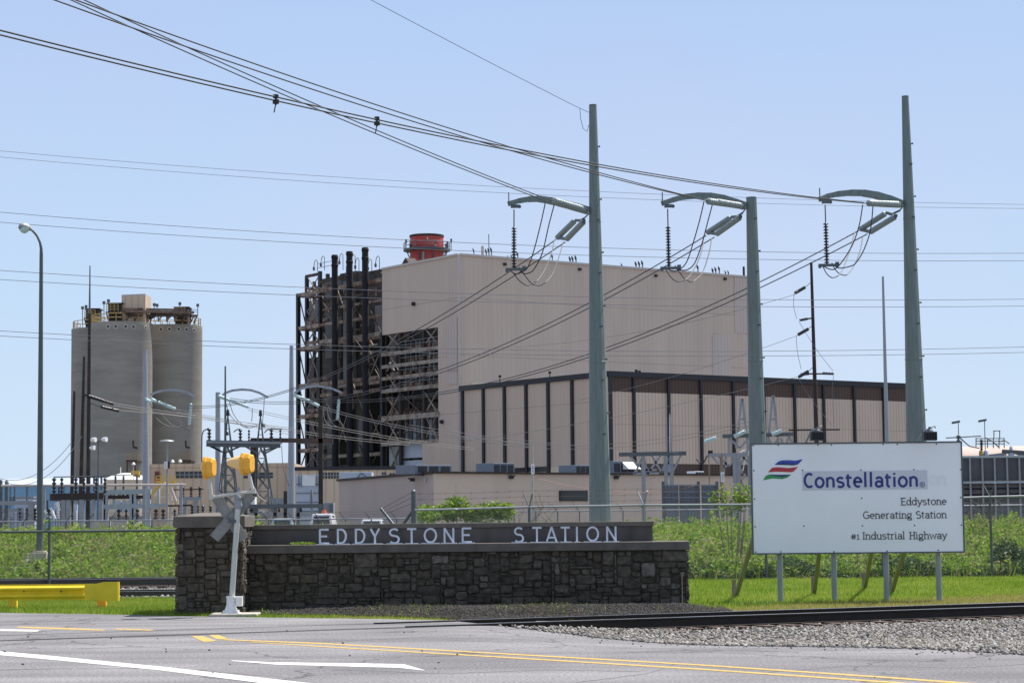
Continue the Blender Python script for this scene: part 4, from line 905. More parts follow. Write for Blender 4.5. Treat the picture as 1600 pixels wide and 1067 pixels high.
for i, x in enumerate(xq):
    mb = MB()
    if i == 0:
        mb.tube([(x,YQ+.04,-.2),(x,YQ+.04,PZ(646,767,YQ))], .075, 12); mb.lathe((x,YQ+.04,PZ(646,767,YQ)),(x,YQ+.04,PZ(646,764.5,YQ)),[(0,.078),(1,.03)],12)
        po = mb.build('terminal_post', M['galv_dark'], fr)
        mb = MB(); t0 = Vector((x,YQ+.04,PZ(646,796,YQ))); mb.tube([t0, Vector((x-.55,YQ+.4,t0.z-.75))], .045, 8); mb.tube([Vector((x-.52,YQ+.6,t0.z-.6)), Vector((x-1.05,YQ+1.0,t0.z+.05))], .045, 8); mb.build('brace', M['galv_dark'], fr)
        mb = MB()
        for k in range(3): mb.tube([Vector((x,YQ,t0.z+.25-.17*k+.3)), Vector((x-1.0,YQ+1.0,t0.z+.05-.1*k))], .007, 4)
        mb.build('barbed_wire', M['rust_brown'], fr)
    else:
        mb.tube([(x,YQ+.04,-.2),(x,YQ+.04,ztop[i]+.02)], .04, 10)
        mb.tube([(x,YQ+.04,ztop[i]),(x+.10,YQ-.20,ztop[i]+.42)], .02, 6); mb.tube([(x,YQ+.04,ztop[i]),(x-.16,YQ+.28,ztop[i]+.40)], .02, 6)
        mb.build('post', M['galv_dark'] if i != 2 else M['galv'], fr)
# fine survey stake in front of the wall
a = G(1066.5, 957.5); mb = MB(); mb.tube([a, Vector((a.x+.0, a.y, PZ(1066, 897, a.y)))], .008, 6); tag(mb.build('stake', M['wood']), 'thin bare stake standing upright before the right end of the stone wall', 'stake')
# shrubs beyond the wall and beside the sign
def shrub(px0, px1, py0, py1, Y, n, label, m='shrub', sz=.09, blobs=7, sparse=0.0, seed=1):
    rr = np.random.default_rng(seed); xa, xb = PX(px0, Y, 800), PX(px1, Y, 800); zt_, zb_ = PZ(px0, py0, Y), PZ(px0, py1, Y); g = float(gz((xa+xb)/2, Y))
    root = thing('shrub', ((xa+xb)/2, Y, g), label, 'shrub'); C = []; mbs = MB()
    for k in range(blobs):
        cx = rr.uniform(xa+.15, xb-.15); cz = zb_+(zt_-zb_)*rr.uniform(.35, .9)*(1-.25*abs(cx-(xa+xb)/2)/((xb-xa)/2)); cy = Y+rr.uniform(-.4,.4); r = rr.uniform(.22,.42)
        d = rr.normal(size=(n//blobs, 3)); d /= np.linalg.norm(d, axis=1)[:, None]; d *= (rr.random(n//blobs)**.5)[:, None]*r*np.array([1.3,1,1])
        C.append(d+np.array([cx, cy, cz])); mbs.tube([(lerp((xa+xb)/2,cx,.4), Y, g-.05), (lerp((xa+xb)/2,cx,.8), lerp(Y,cy,.6), lerp(g,cz,.6)), (cx,cy,cz+.1)], [.02,.014,.006], 5)
        for q in range(6):
            e = Vector((cx,cy,cz))+Vector(rr.normal(size=3))*r*.8; mbs.tube([(cx,cy,cz-.1), e], [.007,.003], 4)
    mbs.build('stems', M['bark'], root); C = np.concatenate(C); C = C[C[:, 2] > g]
    o = leaf_mesh('foliage', C, sz, M[m]); del o['kind']; adopt(o, root); return root
shrub(655, 772, 786, 818, 66.5, 2000, 'bright green leafy shrub just behind the stone wall, the bigger of two', sz=.08, blobs=12, seed=3)
shrub(752, 800, 785, 815, 66.8, 700, 'small loose green shrub behind the stone wall at the right end of the bigger bush', sz=.08, blobs=5, seed=4)
shrub(1112, 1176, 757, 822, 66.5, 520, 'sparse pale green shrub with bare stems beside the left edge of the white sign', sz=.07, blobs=9, seed=5)
shrub(1560, 1606, 838, 905, 65.5, 2600, 'dark dense bush at the foot of the fence right of the white sign', 'darkshrub', .07, 8, seed=6)
# dry vine tangles on the fence
for px, lab in ((838, 'dead brown vine climbing the fence post behind the middle of the stone wall'), (1530, 'dead brown vine straggling over the fence right of the white sign')):
    x = PX(px, YQ-.05, 800); z0 = PZ(px, 815, YQ); z1 = PZ(px, 770, YQ); mb = MB()
    for k in range(9):
        q = Vector((x+random.uniform(-.3,.3), YQ-.05, z0-.4)); pts = [q]
        for i in range(7): q = q + Vector((random.uniform(-.2,.22), random.uniform(-.06,.06), (z1-z0+.4)/8*random.uniform(.5,1.3))); pts.append(q)
        mb.tube(pts, .008, 4)
    tag(mb.build('vine', M['bark']), lab, 'vine')
# dead weed stalk clump & moss on ledge
cc = np.stack([RNG.uniform(PX(455,YW+.4,850), PX(492,YW+.4,850), 260), RNG.uniform(YW+.2, YW+.65, 260), zw+RNG.uniform(0,.05,260)], -1); o = leaf_mesh('ledge_weeds', cc, .03, M['shrub'])
# ------------------------------------------------------------------ transmission poles and conductors
def ins_prof(n, r0, r1):
    pr = [(0,r0*.6)]
    for k in range(n):
        a = k/n; pr += [(a+.12/n, r0), (a+.45/n, r1), (a+.62/n, r1), (a+.80/n, r0)]
    return pr+[(1,r0*.6)]
def insulator(p, q, m, parent, n=14, r=.14, name='insulator', core=.55):
    mb = MB(); mb.lathe(p, q, ins_prof(n, r*core, r), 10, True); return mb.build(name, m, parent)
def steel_pole(mb, b, t, r0, r1, n=12):
    mb.tube([b, t], [r0, r1], n, True, False)
CDIR = (-29.9, -52.0)                         # plan direction of the upper conductors, coming towards the viewer
def hv_pole(px_b, py_b, px_t, py_t, wb, wt, Y, label, grp):
    b = P(px_b, py_b, Y); t = P(px_t, py_t, Y); d = (t-b)/(t.z-b.z); g = b - d*(b.z+.1)
    s = Y/F; r1 = wt*s/2; rb = wb*s/2; r0 = rb+(rb-r1)*(b.z/(t.z-b.z))
    root = thing('power_pole', (g.x, Y, 0), label, 'power pole', grp)
    mb = MB(); steel_pole(mb, g, t, r0, r1); sh = mb.build('shaft', M['pole_green'], root)
    mb = MB(); mb.lathe(t, t+d*.05, [(0,r1*1.03),(1,r1*1.0)], 12, False); mb.build('cap_plate', M['galv_dark'], sh)
    for zj in (9.5, 16.5):
        if zj < t.z-2: f = (zj+.1)/(t.z+.1); c = g.lerp(t, f); r = lerp(r0, r1, f); mb = MB(); mb.lathe(c, c+d*.10, [(0,r*1.0),(.2,r*1.035),(.8,r*1.035),(1,r*1.0)], 12, False); mb.build('slip_joint', M['pole_green'], sh)
    k = 0; h = 6.0
    while h < t.z-1:
        f = (h+.1)/(t.z+.1); c = g.lerp(t, f); r = lerp(r0, r1, f); an = -0.35 if k % 2 else -1.05
        o = Vector((math.cos(an), math.sin(an), 0)); mb = MB(); mb.lathe(c+o*(r*.9), c+o*(r+.10), [(0,.035),(.7,.035),(.72,.055),(1,.055)], 6); mb.build('step_bolt', M['galv_dark'], sh)
        k += 1; h += 1.05 if k % 2 else 1.6
    return root, g, t, r0, r1
def at_pole(g, t, z): return g.lerp(t, (z-g.z)/(t.z-g.z))
CAB = .019
def loop(parent, pts, r=CAB, m='cable', name='jumper'):
    # smooth curve through the given points
    q = []; n = len(pts)
    for i in range(n-1):
        a = pts[max(i-1,0)]; b = pts[i]; c = pts[i+1]; d = pts[min(i+2,n-1)]
        for k in range(6):
            t = k/6; q.append(0.5*((2*b)+(c-a)*t+(2*a-5*b+4*c-d)*t*t+(3*b-a-3*c+d)*t**3))
    q.append(pts[-1]); mb = MB(); mb.tube(q, r, 6); return mb.build(name, M[m], parent)
D1 = 104.0
LOW = {}
def hv_set(spec):
    px_b, py_b, px_t, py_t, wb, wt, arm, att, up1, up2, dn_t, dn_a, dn_b, clampp, jl, label = spec
    root, g, t, r0, r1 = hv_pole(px_b, py_b, px_t, py_t, wb, wt, D1, label, 'tall steel power poles behind the wall and sign')
    apx = [P(x, y, D1-.05-2.2*(1-i/(len(arm)-1))) for i, (x, y) in enumerate(arm)]
    mb = MB(); n = len(apx)                  # curved davit arm, box section
    for i in range(n-1): mb.beam(apx[i], apx[i+1]+(apx[i+1]-apx[i])*.03, lerp(.20,.30,i/n), lerp(.24,.40,i/n))
    armo = mb.build('davit_arm', M['pole_grey'] if False else M['pole_green'], root)
    mb = MB(); e = apx[0]; mb.beam(e-Z_*.05, e+Z_*.55, .05); mb.box(e+Vector((.30,0,-.13)), (.42,.1,.16)); mb.lathe(e+Vector((.52,0,-.14)), e+Vector((.52,.08,-.14)), [(0,.085),(1,.085)], 8); mb.build('arm_end_fitting', M['galv_dark'], armo)
    A = P(*att, D1)
    # upper dead-end strings, along the incoming conductors
    for (q, p) in ((up1[0], up1[1]), (up2[0], up2[1])):
        a = ON(*p, A, CDIR); b = ON(*q, A, CDIR); mb = MB(); mb.tube([A, a], .035, 6); mb.build('link', M['galv_dark'], root)
        insulator(a, b, M['glass_ins'], root, 18, .165, 'insulator_string', .72)
    # lower dead-end strings, along the outgoing conductors
    dd = (dn_b[0][2], dn_b[0][3]); yk = ON(*dn_t, A, dd); mb = MB(); mb.tube([A-Z_*.1, yk], .035, 6)
    e0 = ON(*dn_a[0], A, dd); e1 = ON(*dn_a[1], A, dd); e1.y -= .35; e0.y += .1; mb.beam(e0, e1, .10, .14); mb.tube([yk, (e0+e1)/2], .05, 6); mb.build('yoke_plate', M['galv_dark'], root)
    ends = []
    for k in (0, 1):
        b = ON(dn_b[k][0], dn_b[k][1], A, dd); a = (e0, e1)[k]; b.y += (-.35, .1)[1-k]
        insulator(a.lerp(b,.06), b, M['glass_ins'], root, 16, .155, 'insulator_string', .82); ends.append(b)
    mb = MB(); mb.beam(ends[0], ends[1], .10, .16); mb.build('yoke_plate', M['galv_dark'], root)
    # suspension string with clamp
    top = apx[0]+Vector((.25,0,-.28)); c = P(*clampp, D1-2.2); it = top.lerp(c, .30)
    mb = MB(); mb.tube([top, it], .03, 6); mb.build('link', M['galv_dark'], root)
    so = insulator(it, c, M['dark_ins'], root, 14, .13, 'suspension_string', .35)
    mb = MB(); mb.beam(c-X_*.38-Z_*.06, c+X_*.52-Z_*.06, .10, .13); mb.box(c-X_*.34-Z_*.1, (.14,.14,.2)); mb.box(c+X_*.5-Z_*.02, (.18,.14,.22)); mb.build('clamp_bar', M['trim_dark'] if False else M['galv_dark'], so)
    for j, pts in enumerate(jl):
        n = len(pts); y0, y1 = (D1-2.6, D1-2.2) if j < 2 else (D1+1.5, D1-2.2)
        loop(root, [P(x, y, lerp(y0, y1, i/(n-1))) for i, (x, y) in enumerate(pts)], .027, 'cable' if j < 2 else 'cable_light' if j < 4 else 'cable')
    return root, g, t
hv_set((938,800,926.3,165.5,35,12, [(795,318.5),(811,314),(826,311.5),(842,311),(858,313.5),(874,317),(893,322),(918,329)], (920,331),
  ((865,313.5),(912,327)), ((872,316),(913,328)) , (913,341), [(899,344),(913,346.5)], [(871,371,-48,147),(885.5,375,-48,147)], (803,419),
  [[(852,317),(846,345),(836,385),(826,415),(817,424.5),(805,428),(796,421)], [(866,320),(858,350),(848,393),(838,415),(830,425),(818,427.5),(812,420)],
   [(866,375),(862,395),(852,420),(841,437),(831,444)], [(880,378),(874,400),(864,427),(853,441),(844,446.5)],
   [(831,444),(823,446),(812,439),(802,427),(795,420)], [(844,446.5),(832,444),(822,433),(814,422),(811,418)]],
  'tall greenish steel power pole rising from behind the stone wall'))
hv_set((1183.5,690,1174,310,27,16.5, [(1035,318),(1050,313),(1068,308),(1088,306),(1108,306.5),(1128,310),(1146,316),(1163,322)], (1166,322),
  ((1106,314.5),(1156,321.5)), ((1120,315.5),(1157,322)), (1160,333), [(1143,339),(1157,340)], [(1106,363,-58,147),(1119,367,-58,147)], (1045,417),
  [[(1100,315),(1093,345),(1083,380),(1074,407),(1065,419),(1053,424),(1041,419)], [(1113,320),(1105,350),(1097,380),(1086,410),(1075,421),(1062,422),(1056,417)],
   [(1099,368),(1098,385),(1090,410),(1077,432),(1068,439)], [(1112,372),(1108,395),(1098,425),(1087,437),(1080,441)],
   [(1068,439),(1058,440),(1049,434),(1042,424),(1038,417)], [(1080,441),(1070,436),(1063,427),(1056,419),(1055,415)]],
  'shorter middle greenish steel power pole standing behind the left edge of the white sign'))
hv_set((1432,690,1414.3,152,32,11, [(1281,311.5),(1292,307),(1308,303.5),(1328,301.5),(1348,301.8),(1368,305),(1388,311),(1408,319)], (1411,319),
  ((1357,317.5),(1403,319.5)), ((1375,318.5),(1404,320)), (1406,329), [(1386,332),(1399,339)], [(1345,358,-78,147),(1358,364,-78,147)], (1292,412.5),
  [[(1348,320),(1343,350),(1334,378),(1322,400),(1308,418),(1298,421),(1284,415)], [(1364,323),(1360,360),(1350,390),(1338,410),(1329,416),(1312,419),(1302,414)],
   [(1335,363),(1330,385),(1322,408),(1314,426),(1308,432)], [(1348,370),(1344,392),(1334,416),(1326,427),(1321,430.5)],
   [(1308,432),(1300,434),(1292,428),(1287,419),(1284,414)], [(1321,430.5),(1312,428),(1305,421),(1301,414),(1300,411)]],
  'tallest greenish steel power pole standing behind the right end of the white sign'))
def fit_wire(pts, A, dxy, ext0, ext1, r, nseg=48):
    """parabola through photo points seen on the vertical plane through A along dxy, carried on past both ends"""
    D = Vector((dxy[0], dxy[1], 0)).normalized(); q = [ON(x, y, A, dxy) for x, y in pts]
    s = np.array([(p-Vector((A[0], A[1], 0))).dot(D) for p in q]); z = np.array([p.z for p in q]); c = np.polyfit(s, z, 2 if len(pts) > 2 else 1)
    ss = np.linspace(s.min()-ext0, s.max()+ext1, nseg)
    return [Vector((A[0]+D.x*k, A[1]+D.y*k, float(np.polyval(c, k)))) for k in ss]
def bundle(pp, A, dxy, e0, e1, r, label, grp, m='cable', spacers=()):
    root = None
    for pts in pp:
        w = fit_wire(pts, A, dxy, e0, e1, r)
        if root is None: root = thing('power_line', w[len(w)//2], label, 'power line', grp)
        mb = MB(); mb.tube(w, r, 6); mb.build('conductor', M[m], root)
    for (x, y) in spacers:
        c = ON(x, y, A, dxy); mb = MB(); mb.beam(c+Z_*.16, c-Z_*.14, .06, .05); mb.box(c+Z_*.10, (.15,.08,.10)); mb.box(c-Z_*.05, (.17,.10,.12)); mb.beam(c-Z_*.1, c-Z_*.36-X_*.05, .03, .03); mb.build('spacer', M['black'], root)
    return root
GU = 'twin conductors swooping down from upper left to the tall poles'
A3 = P(1411,319,D1); A2 = P(1166,322,D1); A1 = P(920,331,D1)
bundle([[(0,47),(40,57),(280,117),(380,141),(590,188),(720,214.5),(1000,268),(1280,309),(1350,317)], [(0,54),(40,64.5),(280,123.5),(380,146.5),(590,193),(720,219.5),(1000,271.5),(1365,319)]], A3, CDIR, 0, 12, .023, 'lowest black twin conductor at the left edge, with two spacers, ending at the tallest pole', GU, 'cable', ((431,156.5),(589,190.5)))
bundle([[(117,0),(200,30),(280,58.5),(484,130),(640,180.4),(720,206.6),(1000,287),(1106,314)], [(82,0),(200,41),(280,69),(457,130),(640,188),(720,212.8),(1000,290),(1120,317)]], A2, CDIR, 0, 14, .023, 'black twin conductor ending at the shorter middle pole', GU)
bundle([[(130,0),(180,22.5),(280,68),(416,130),(640,225),(720,257.5),(800,291),(863,314)], [(112,0),(217,49),(280,77),(399,130),(640,230),(720,262.5),(857,316)]], A1, CDIR, 0, 14, .023, 'steepest black twin conductor ending at the pole behind the stone wall', GU)
w = fit_wire([(575,-2),(660,43),(740,84),(820,127),(905,169)], P(920,175,D1), CDIR, 0, 8, .012)
w[0] = P(920,176,D1); mb = MB(); mb.tube(w, .013, 5); mb.tube([P(906,170,D1-.4), P(907,185,D1-.3), P(911,201,D1-.2), P(917,206,D1-.1), P(920,196,D1)], .014, 5)
tag(mb.build('ground_wire', M['cable']), 'thin single wire slanting down to the top of the pole behind the stone wall', 'wire')
GL = 'twin conductors sloping down left behind the tall poles'
bundle([[(868,374),(800,420),(730,469),(654,513),(575,560),(512,585),(452,609),(375,626),(250,628)], [(883,379),(803,428),(730,477),(662,520),(528,579),(452,613.5),(375,629.5),(250,632)]], A1, (-48,147), 0, 0, .028, 'black twin conductor from the pole behind the wall down to the far left pole', GL)
bundle([[(1103,366),(949,462.5),(922,471),(760,549),(686,579.5),(605,603),(544,616),(450,628),(360,622)], [(1116,370),(949,469.5),(922,478),(760,555),(686,585),(605,607.5),(544,620),(450,631),(360,625)]], A2, (-58,147), 0, 0, .028, 'black twin conductor from the middle pole to the short far pole', GL)
bundle([[(1342,361),(1166,450),(949,541.5),(921,553),(781,596),(722,607),(591,622),(470,622)], [(1355,368),(1166,457),(949,546.5),(921,558),(781,600),(722,611),(591,626),(470,625.5)]], A3, (-78,147), 0, 0, .028, 'black twin conductor from the tallest pole to the far pole before the boiler frame', GL)
# distant line crossing the whole view
GF = 'thin distant wires crossing the whole sky'
names = ['uppermost', 'second', 'third', 'fourth', 'fifth', 'sixth', 'seventh', 'lowest']
far_l = [[(0,237),(400,266),(800,294),(1200,311),(1600,319)], [(0,246),(400,277),(800,303.5),(1200,318),(1600,326)], [(0,331.5),(400,362),(800,383),(1200,393),(1600,396)], [(0,347.5),(400,375),(800,396),(1200,405),(1600,407.5)],
         [(0,422.5),(400,446),(800,461),(1200,468),(1600,467.5)], [(0,436.5),(400,459),(800,473),(1200,478.5),(1600,478.5)], [(0,517),(400,536),(800,546.5),(1200,548.5),(1600,542)], [(0,525),(400,543),(800,554),(1200,556),(1600,550.5)]]
for i, pts in enumerate(far_l):
    YY = 128+ (i//2)*1.0; w = fit_wire(pts, (0,YY), (1,0), 45, 45, .014)
    mb = MB(); mb.tube(w, .013 if i < 2 else .017, 5)
    o = mb.build('overhead_wire', M['cable_grey']); tag(o, 'thin grey wire crossing the whole photo from edge to edge, %s of eight' % names[i], 'wire', GF)
# ------------------------------------------------------------------ far three-pole structure
D2 = 251.0
GP = 'far grey steel poles of the three pole structure'
def far_pole(pb, pt, wb, wt, arm, sA, sB, susp, label):
    b = P(*pb, D2); t = P(*pt, D2); d = (t-b)/(t.z-b.z); g = b-d*(b.z+.1); s = D2/F
    root = thing('power_pole', (g.x, D2, 0), label, 'power pole', GP)
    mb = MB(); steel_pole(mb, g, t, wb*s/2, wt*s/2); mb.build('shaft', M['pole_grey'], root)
    ap = [P(x, y, D2-.3) for x, y in arm]; mb = MB()
    for i in range(len(ap)-1): mb.beam(ap[i], ap[i+1]+(ap[i+1]-ap[i])*.04, .20, .26)
    mb.build('davit_arm', M['pole_grey'], root)
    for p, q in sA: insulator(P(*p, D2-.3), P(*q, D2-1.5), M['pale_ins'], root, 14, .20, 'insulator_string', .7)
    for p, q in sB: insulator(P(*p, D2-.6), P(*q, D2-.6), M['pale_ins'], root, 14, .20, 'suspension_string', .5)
    for pts in susp: loop(root, [P(x, y, D2-1) for x, y in pts], .042, 'cable_light')
    return root
far_pole((228,818),(227,547),13.5,6, [(235,617),(243,613),(255,610),(268,609),(280,610),(292,613),(303,619)], [((229,624),(234,628)),((236,623),(243,627)),((247,628),(274,639))], [((298.5,630),(295.5,664))],
  [[(235,630),(242,650),(255,662),(270,668)],[(243,628),(250,643),(262,658),(275,667),(295,665)],[(282,642),(281,655),(285,668),(292,671)],[(286,641),(287,655),(293,667),(300,669),(301,662)]], 'far grey steel power pole standing before the concrete silos')
far_pole((340.5,790),(340.5,613),9.5,7.5, [(345,620),(352,614),(363,610),(378,608.5),(392,609.5),(405,613.5),(418,620.5)], [((342,619),(355,624)),((355,624),(388,636))], [],
  [[(352,626),(358,645),(368,658),(382,667),(392,668)],[(358,626),(364,645),(375,660),(390,668),(402,664)],[(394,638),(394,650),(393,658)],[(413,621),(412,640),(410,662)]], 'short far grey steel power pole right of the silos')
far_pole((455,816),(455.5,540),13,6, [(460,614),(468,608.5),(480,604.5),(495,603),(508,604.5),(520,607.5),(533,613)], [((459,617),(480,625)),((478,624),(498,634))], [((529.5,624),(527,655))],
  [[(506,637),(506,650),(510,660),(518,667)],[(511,637),(513,650),(520,662),(528,668)],[(498,668),(510,662),(527,656),(538,668)]], 'far grey steel power pole standing before the dark boiler frame')
GW = 'pale wires running right from the far poles'
def light_wire(pts, Y0, Y1, label, r=.03, grp=GW, m='cable_light', twin=3.5):
    A = P(*pts[0], Y0); B = P(*pts[-1], Y1); dxy = (B.x-A.x, B.y-A.y)
    root = None
    for o in ((0,) if not twin else (0, twin)):
        w = fit_wire([(x, y+o) for x, y in pts], A, dxy, 0, 0, r)
        if root is None: root = thing('power_line', w[len(w)//2], label, 'power line', grp)
        mb = MB(); mb.tube(w, r, 5); mb.build('conductor', M[m], root)
    return root
light_wire([(274,640),(340,652),(400,662),(470,674),(540,683),(640,692)], 250, 290, 'pale twin wire running right from the far pole before the silos')
light_wire([(388,637),(480,658),(560,674),(650,688),(740,700)], 250, 290, 'pale twin wire running right from the short far pole')
light_wire([(500,635),(560,649),(640,668),(720,683),(830,694)], 250, 180, 'pale twin wire running right from the far pole before the boiler frame')
light_wire([(1060,706),(960,703),(860,692),(740,678),(640,664)], 170, 250, 'pale sagging wire above the low building roof, left of the pole', .02, GW, 'cable_light', 0)
light_wire([(1170,655),(1040,690),(920,696),(800,686),(700,672)], 165, 250, 'pale sagging wire ending at the insulators of the right-hand steel frame', .02, GW, 'cable_light', 6)
# dark rusted steel poles left
GD = 'dark rusted poles before the silos'
def dark_pole(pb, pt, wb, wt, Y, label, extra=None):
    b = P(*pb, Y); t = P(*pt, Y); d = (t-b)/(t.z-b.z); g = b-d*(b.z+.1); s = Y/F
    root = thing('power_pole', (g.x, Y, 0), label, 'power pole', GD)
    mb = MB(); mb.tube([g, t], [wb*s/2, wt*s/2], 12); mb.build('shaft', M['rust_dark'], root); return root
r1_ = dark_pole((111,825),(116.3,611),7,4, 190, 'shortest and leftmost of the dark rusted poles before the silos')
r2_ = dark_pole((125,825),(131.5,557),8,4, 190, 'middle dark rusted pole of the three before the silos')
r3_ = dark_pole((137.5,825),(140,490),7.5,5, 190, 'tallest dark rusted pole before the silos, topped by a thin mast')
mb = MB(); mb.tube([P(140,491,190), P(140.6,415,190)], [.10,.05], 8); mb.build('mast', M['cable_grey'], r3_)
mb = MB(); mb.lathe(P(134,619,190), P(134,616,190), [(0,.2),(1,.1)], 8); mb.build('bracket', M['black'], r2_)
insulator(P(136,618,190), P(163,627,189), M['dark_ins'], r2_, 12, .17, 'insulator_string', .6); insulator(P(160,626,189), P(177,631,188), M['dark_ins'], r2_, 8, .14, 'insulator_string', .6)
insulator(P(158,635.5,189), P(186,642,188), M['dark_ins'], r3_, 12, .15, 'insulator_string', .6); mb = MB(); mb.tube([P(142,630,190), P(158,635.5,189)], .04, 5); mb.build('link', M['cable'], r3_)
light_wire([(177,631),(260,641),(340,654),(400,664),(460,668)], 188, 245, 'pale twin wire leaving the dark string of the middle rusted pole', .03)
light_wire([(186,642.5),(260,645),(330,658),(450,678)], 188, 245, 'pale wire leaving the dark string of the tallest rusted pole', .03, GW, 'cable_light', 0)
for i, pts in enumerate(([(0,747.5),(60,738),(90,717),(112,690)], [(4,752),(60,748),(95,728),(128,680)])):
    A = P(*pts[0], 175); w = fit_wire(pts, A, (11,15), 0, 0, .03); mb = MB(); mb.tube(w, .028, 5); tag(mb.build('slack_wire', M['cable_grey']), ('upper' if i == 0 else 'lower')+' slack wire rising from the far left insulators to the dark rusted poles', 'wire', 'slack wires at far left')
# dark pole with crossarms at right, grey mast beside it
YDP = 205.0
b = P(1276,690,YDP); t = P(1267.5,410,YDP); d = (t-b)/(t.z-b.z); g = b-d*(b.z+.1)
dp = thing('power_pole', (g.x, YDP, 0), 'slim dark pole with short crossarms and hanging wires above the white sign', 'power pole')
mb = MB(); mb.tube([g, t], [.28,.13], 10); mb.build('shaft', M['rust_dark'], dp)
for (a, bb, w) in (((1249,500),(1270,497),.10), ((1251,584),(1303,584),.12), ((1232,672),(1312,671),.12)):
    mb = MB(); mb.beam(P(*a, YDP-.3), P(*bb, YDP-.3), .14, .14); mb.build('crossarm', M['rust_dark'], dp)
for (a, bb) in (((1242,458),(1258,449)), ((1247,523),(1263,514)), ((1248,589),(1263,580))):
    insulator(P(*a, YDP-1), P(*bb, YDP-.5), M['dark_ins'], dp, 10, .17, 'insulator_string', .8); mb = MB(); mb.tube([P(*bb, YDP-.5), P(bb[0]+8, bb[1]-7, YDP)], .03, 5); mb.build('link', M['cable'], dp)
for (a, bb) in (((1250,500.5),(1262,498)), ((1285,583),(1302,584)), ((1253,585),(1264,584))): insulator(P(*a, YDP-.4), P(*bb, YDP-.4), M['dark_ins'], dp, 7, .16, 'post_insulator', .6)
for pts in ([(1241,459),(1240,478),(1245,498)], [(1248,502),(1262,525),(1280,552),(1302,580)], [(1244,524),(1246,550),(1252,577)], [(1303,586),(1301,605),(1303,668)], [(1247,590),(1262,615),(1280,640),(1300,664)]):
    loop(dp, [P(x, y, YDP-.8) for x, y in pts], .022, 'cable_grey')
GM = 'pale wires from the slim dark pole'
for pts, lab in (([(1242,459),(1180,478),(1080,506),(980,520),(860,537),(736,545.5)], 'uppermost pale wire crossing the big building from the slim dark pole'), ([(1247,524),(1170,551),(1060,586),(900,626)], 'middle pale wire from the slim dark pole, crossing the big building low'), ([(1248,590),(1160,606),(1000,646),(840,672),(720,690)], 'lowest pale wire from the slim dark pole, crossing the banded hall')):
    light_wire(pts, YDP-1, 235, lab, .022, GM, 'cable_light', 0)
b = P(1386,690,190); t = P(1379.5,432,190); d = (t-b)/(t.z-b.z); g = b-d*(b.z+.1)
mb = MB(); mb.tube([g, t], [.25,.10], 12); tag(mb.build('mast', M['pole_grey']), 'slender bare grey mast rising above the white sign', 'mast')
# ------------------------------------------------------------------ power station buildings
C0 = P(720, 812, 400.0); C0.z = 0
def LP(x, y, s=0.0): return ON(x, y, C0 + RD*s, LD)       # on the left-facing plane, s metres inside
def RP(x, y, s=0.0): return ON(x, y, C0 + LD*s, RD)       # on the right-facing plane, s metres inside
ztop = LP(720, 397).z
def at(v, z): return Vector((v.x, v.y, z))
bh = thing('boiler_house', C0, 'huge windowless taupe boiler house with ribbed siding and an opening in its left wall', 'building')
a = at(LP(597, 423), 0); tl = (a-C0).length; re = at(RP(1169, 431), 0); rl = (re-C0).length
zo = LP(685, 511).z
def lw(px): return (at(LP(px, 700), 0)-C0).length
def lwall(t0, t1, z0, z1, s0=0, s1=.4): 
    mb = MB(); p = C0+LD*t0+RD*s0; mb.prism([p+Z_*z0, C0+LD*t1+RD*s0+Z_*z0, C0+LD*t1+RD*s0+Z_*z1, p+Z_*z1], RD*(s1-s0)); return mb
t685, t660 = lw(685.5), lw(660)
mb = MB(); ol = [(0,0),(t660,0),(t660,LP(660,690).z),(t685,LP(685,688.5).z),(t685,zo),(tl,zo),(tl,ztop),(0,ztop)]
mb.prism([C0+LD*t+Z_*z for t, z in ol], RD*.4); mb.build('left_wall', M['siding'], bh)
mb = MB(); mb.prism([C0+RD*.41-LD*0, C0+RD*rl, C0+RD*rl+Z_*ztop, C0+RD*.41+Z_*ztop], LD*.4); mb.build('right_wall', M['siding'], bh)
mb = MB(); mb.prism([C0+Z_*(ztop-.6)+RD*.5+LD*.5, C0+RD*rl+Z_*(ztop-.6)+LD*.5, C0+RD*rl+LD*tl+Z_*(ztop-.6), C0+RD*.5+LD*tl+Z_*(ztop-.6)], Z_*.4); mb.build('roof', M['casing_grey'], bh)
mb = MB(); mb.prism([C0+RD*rl+LD*.45, C0+RD*rl+LD*tl, C0+RD*rl+LD*tl+Z_*(ztop-.1), C0+RD*rl+LD*.45+Z_*(ztop-.1)], -RD*.4); mb.build('end_wall', M['siding'], bh)
mb = MB(); mb.prism([C0+LD*tl+RD*24, C0+LD*tl+RD*(rl-.5), C0+LD*tl+RD*(rl-.5)+Z_*(ztop-.7), C0+LD*tl+RD*24+Z_*(ztop-.7)], -LD*.4); mb.build('back_wall', M['siding'], bh)
mb = MB(); mb.beam(C0+Z_*3-RD*.05-LD*.05, C0+Z_*ztop-RD*.05-LD*.05, .55); mb.build('corner_trim', M['trim_light'], bh)
mb = MB(); mb.beam(C0+LD*tl+Z_*(ztop+.02)-RD*.1, C0+LD*.4+Z_*(ztop+.02)-RD*.1, .35, .4); mb.beam(C0+RD*.1+Z_*(ztop+.02)-LD*.1, C0+RD*rl+Z_*(ztop+.02)-LD*.1, .35, .4); mb.build('coping', M['trim_light'], bh)
def rpatch(x0, x1, y0, y1, m, name, par=bh):
    p = at(RP(x0, y0), 0); q = at(RP(x1, y0), 0); z0 = RP(x0, y1).z; z1 = RP(x0, y0).z; mb = MB(); mb.prism([p+Z_*z0, q+Z_*z0, q+Z_*z1, p+Z_*z1], -LD*.12); return mb.build(name, m, par)
rpatch(1113, 1140, 522, 592, M['siding_pale'], 'pale_cladding_patch'); rpatch(1147, 1168.5, 433, 520, M['siding_pale'], 'pale_cladding_patch')
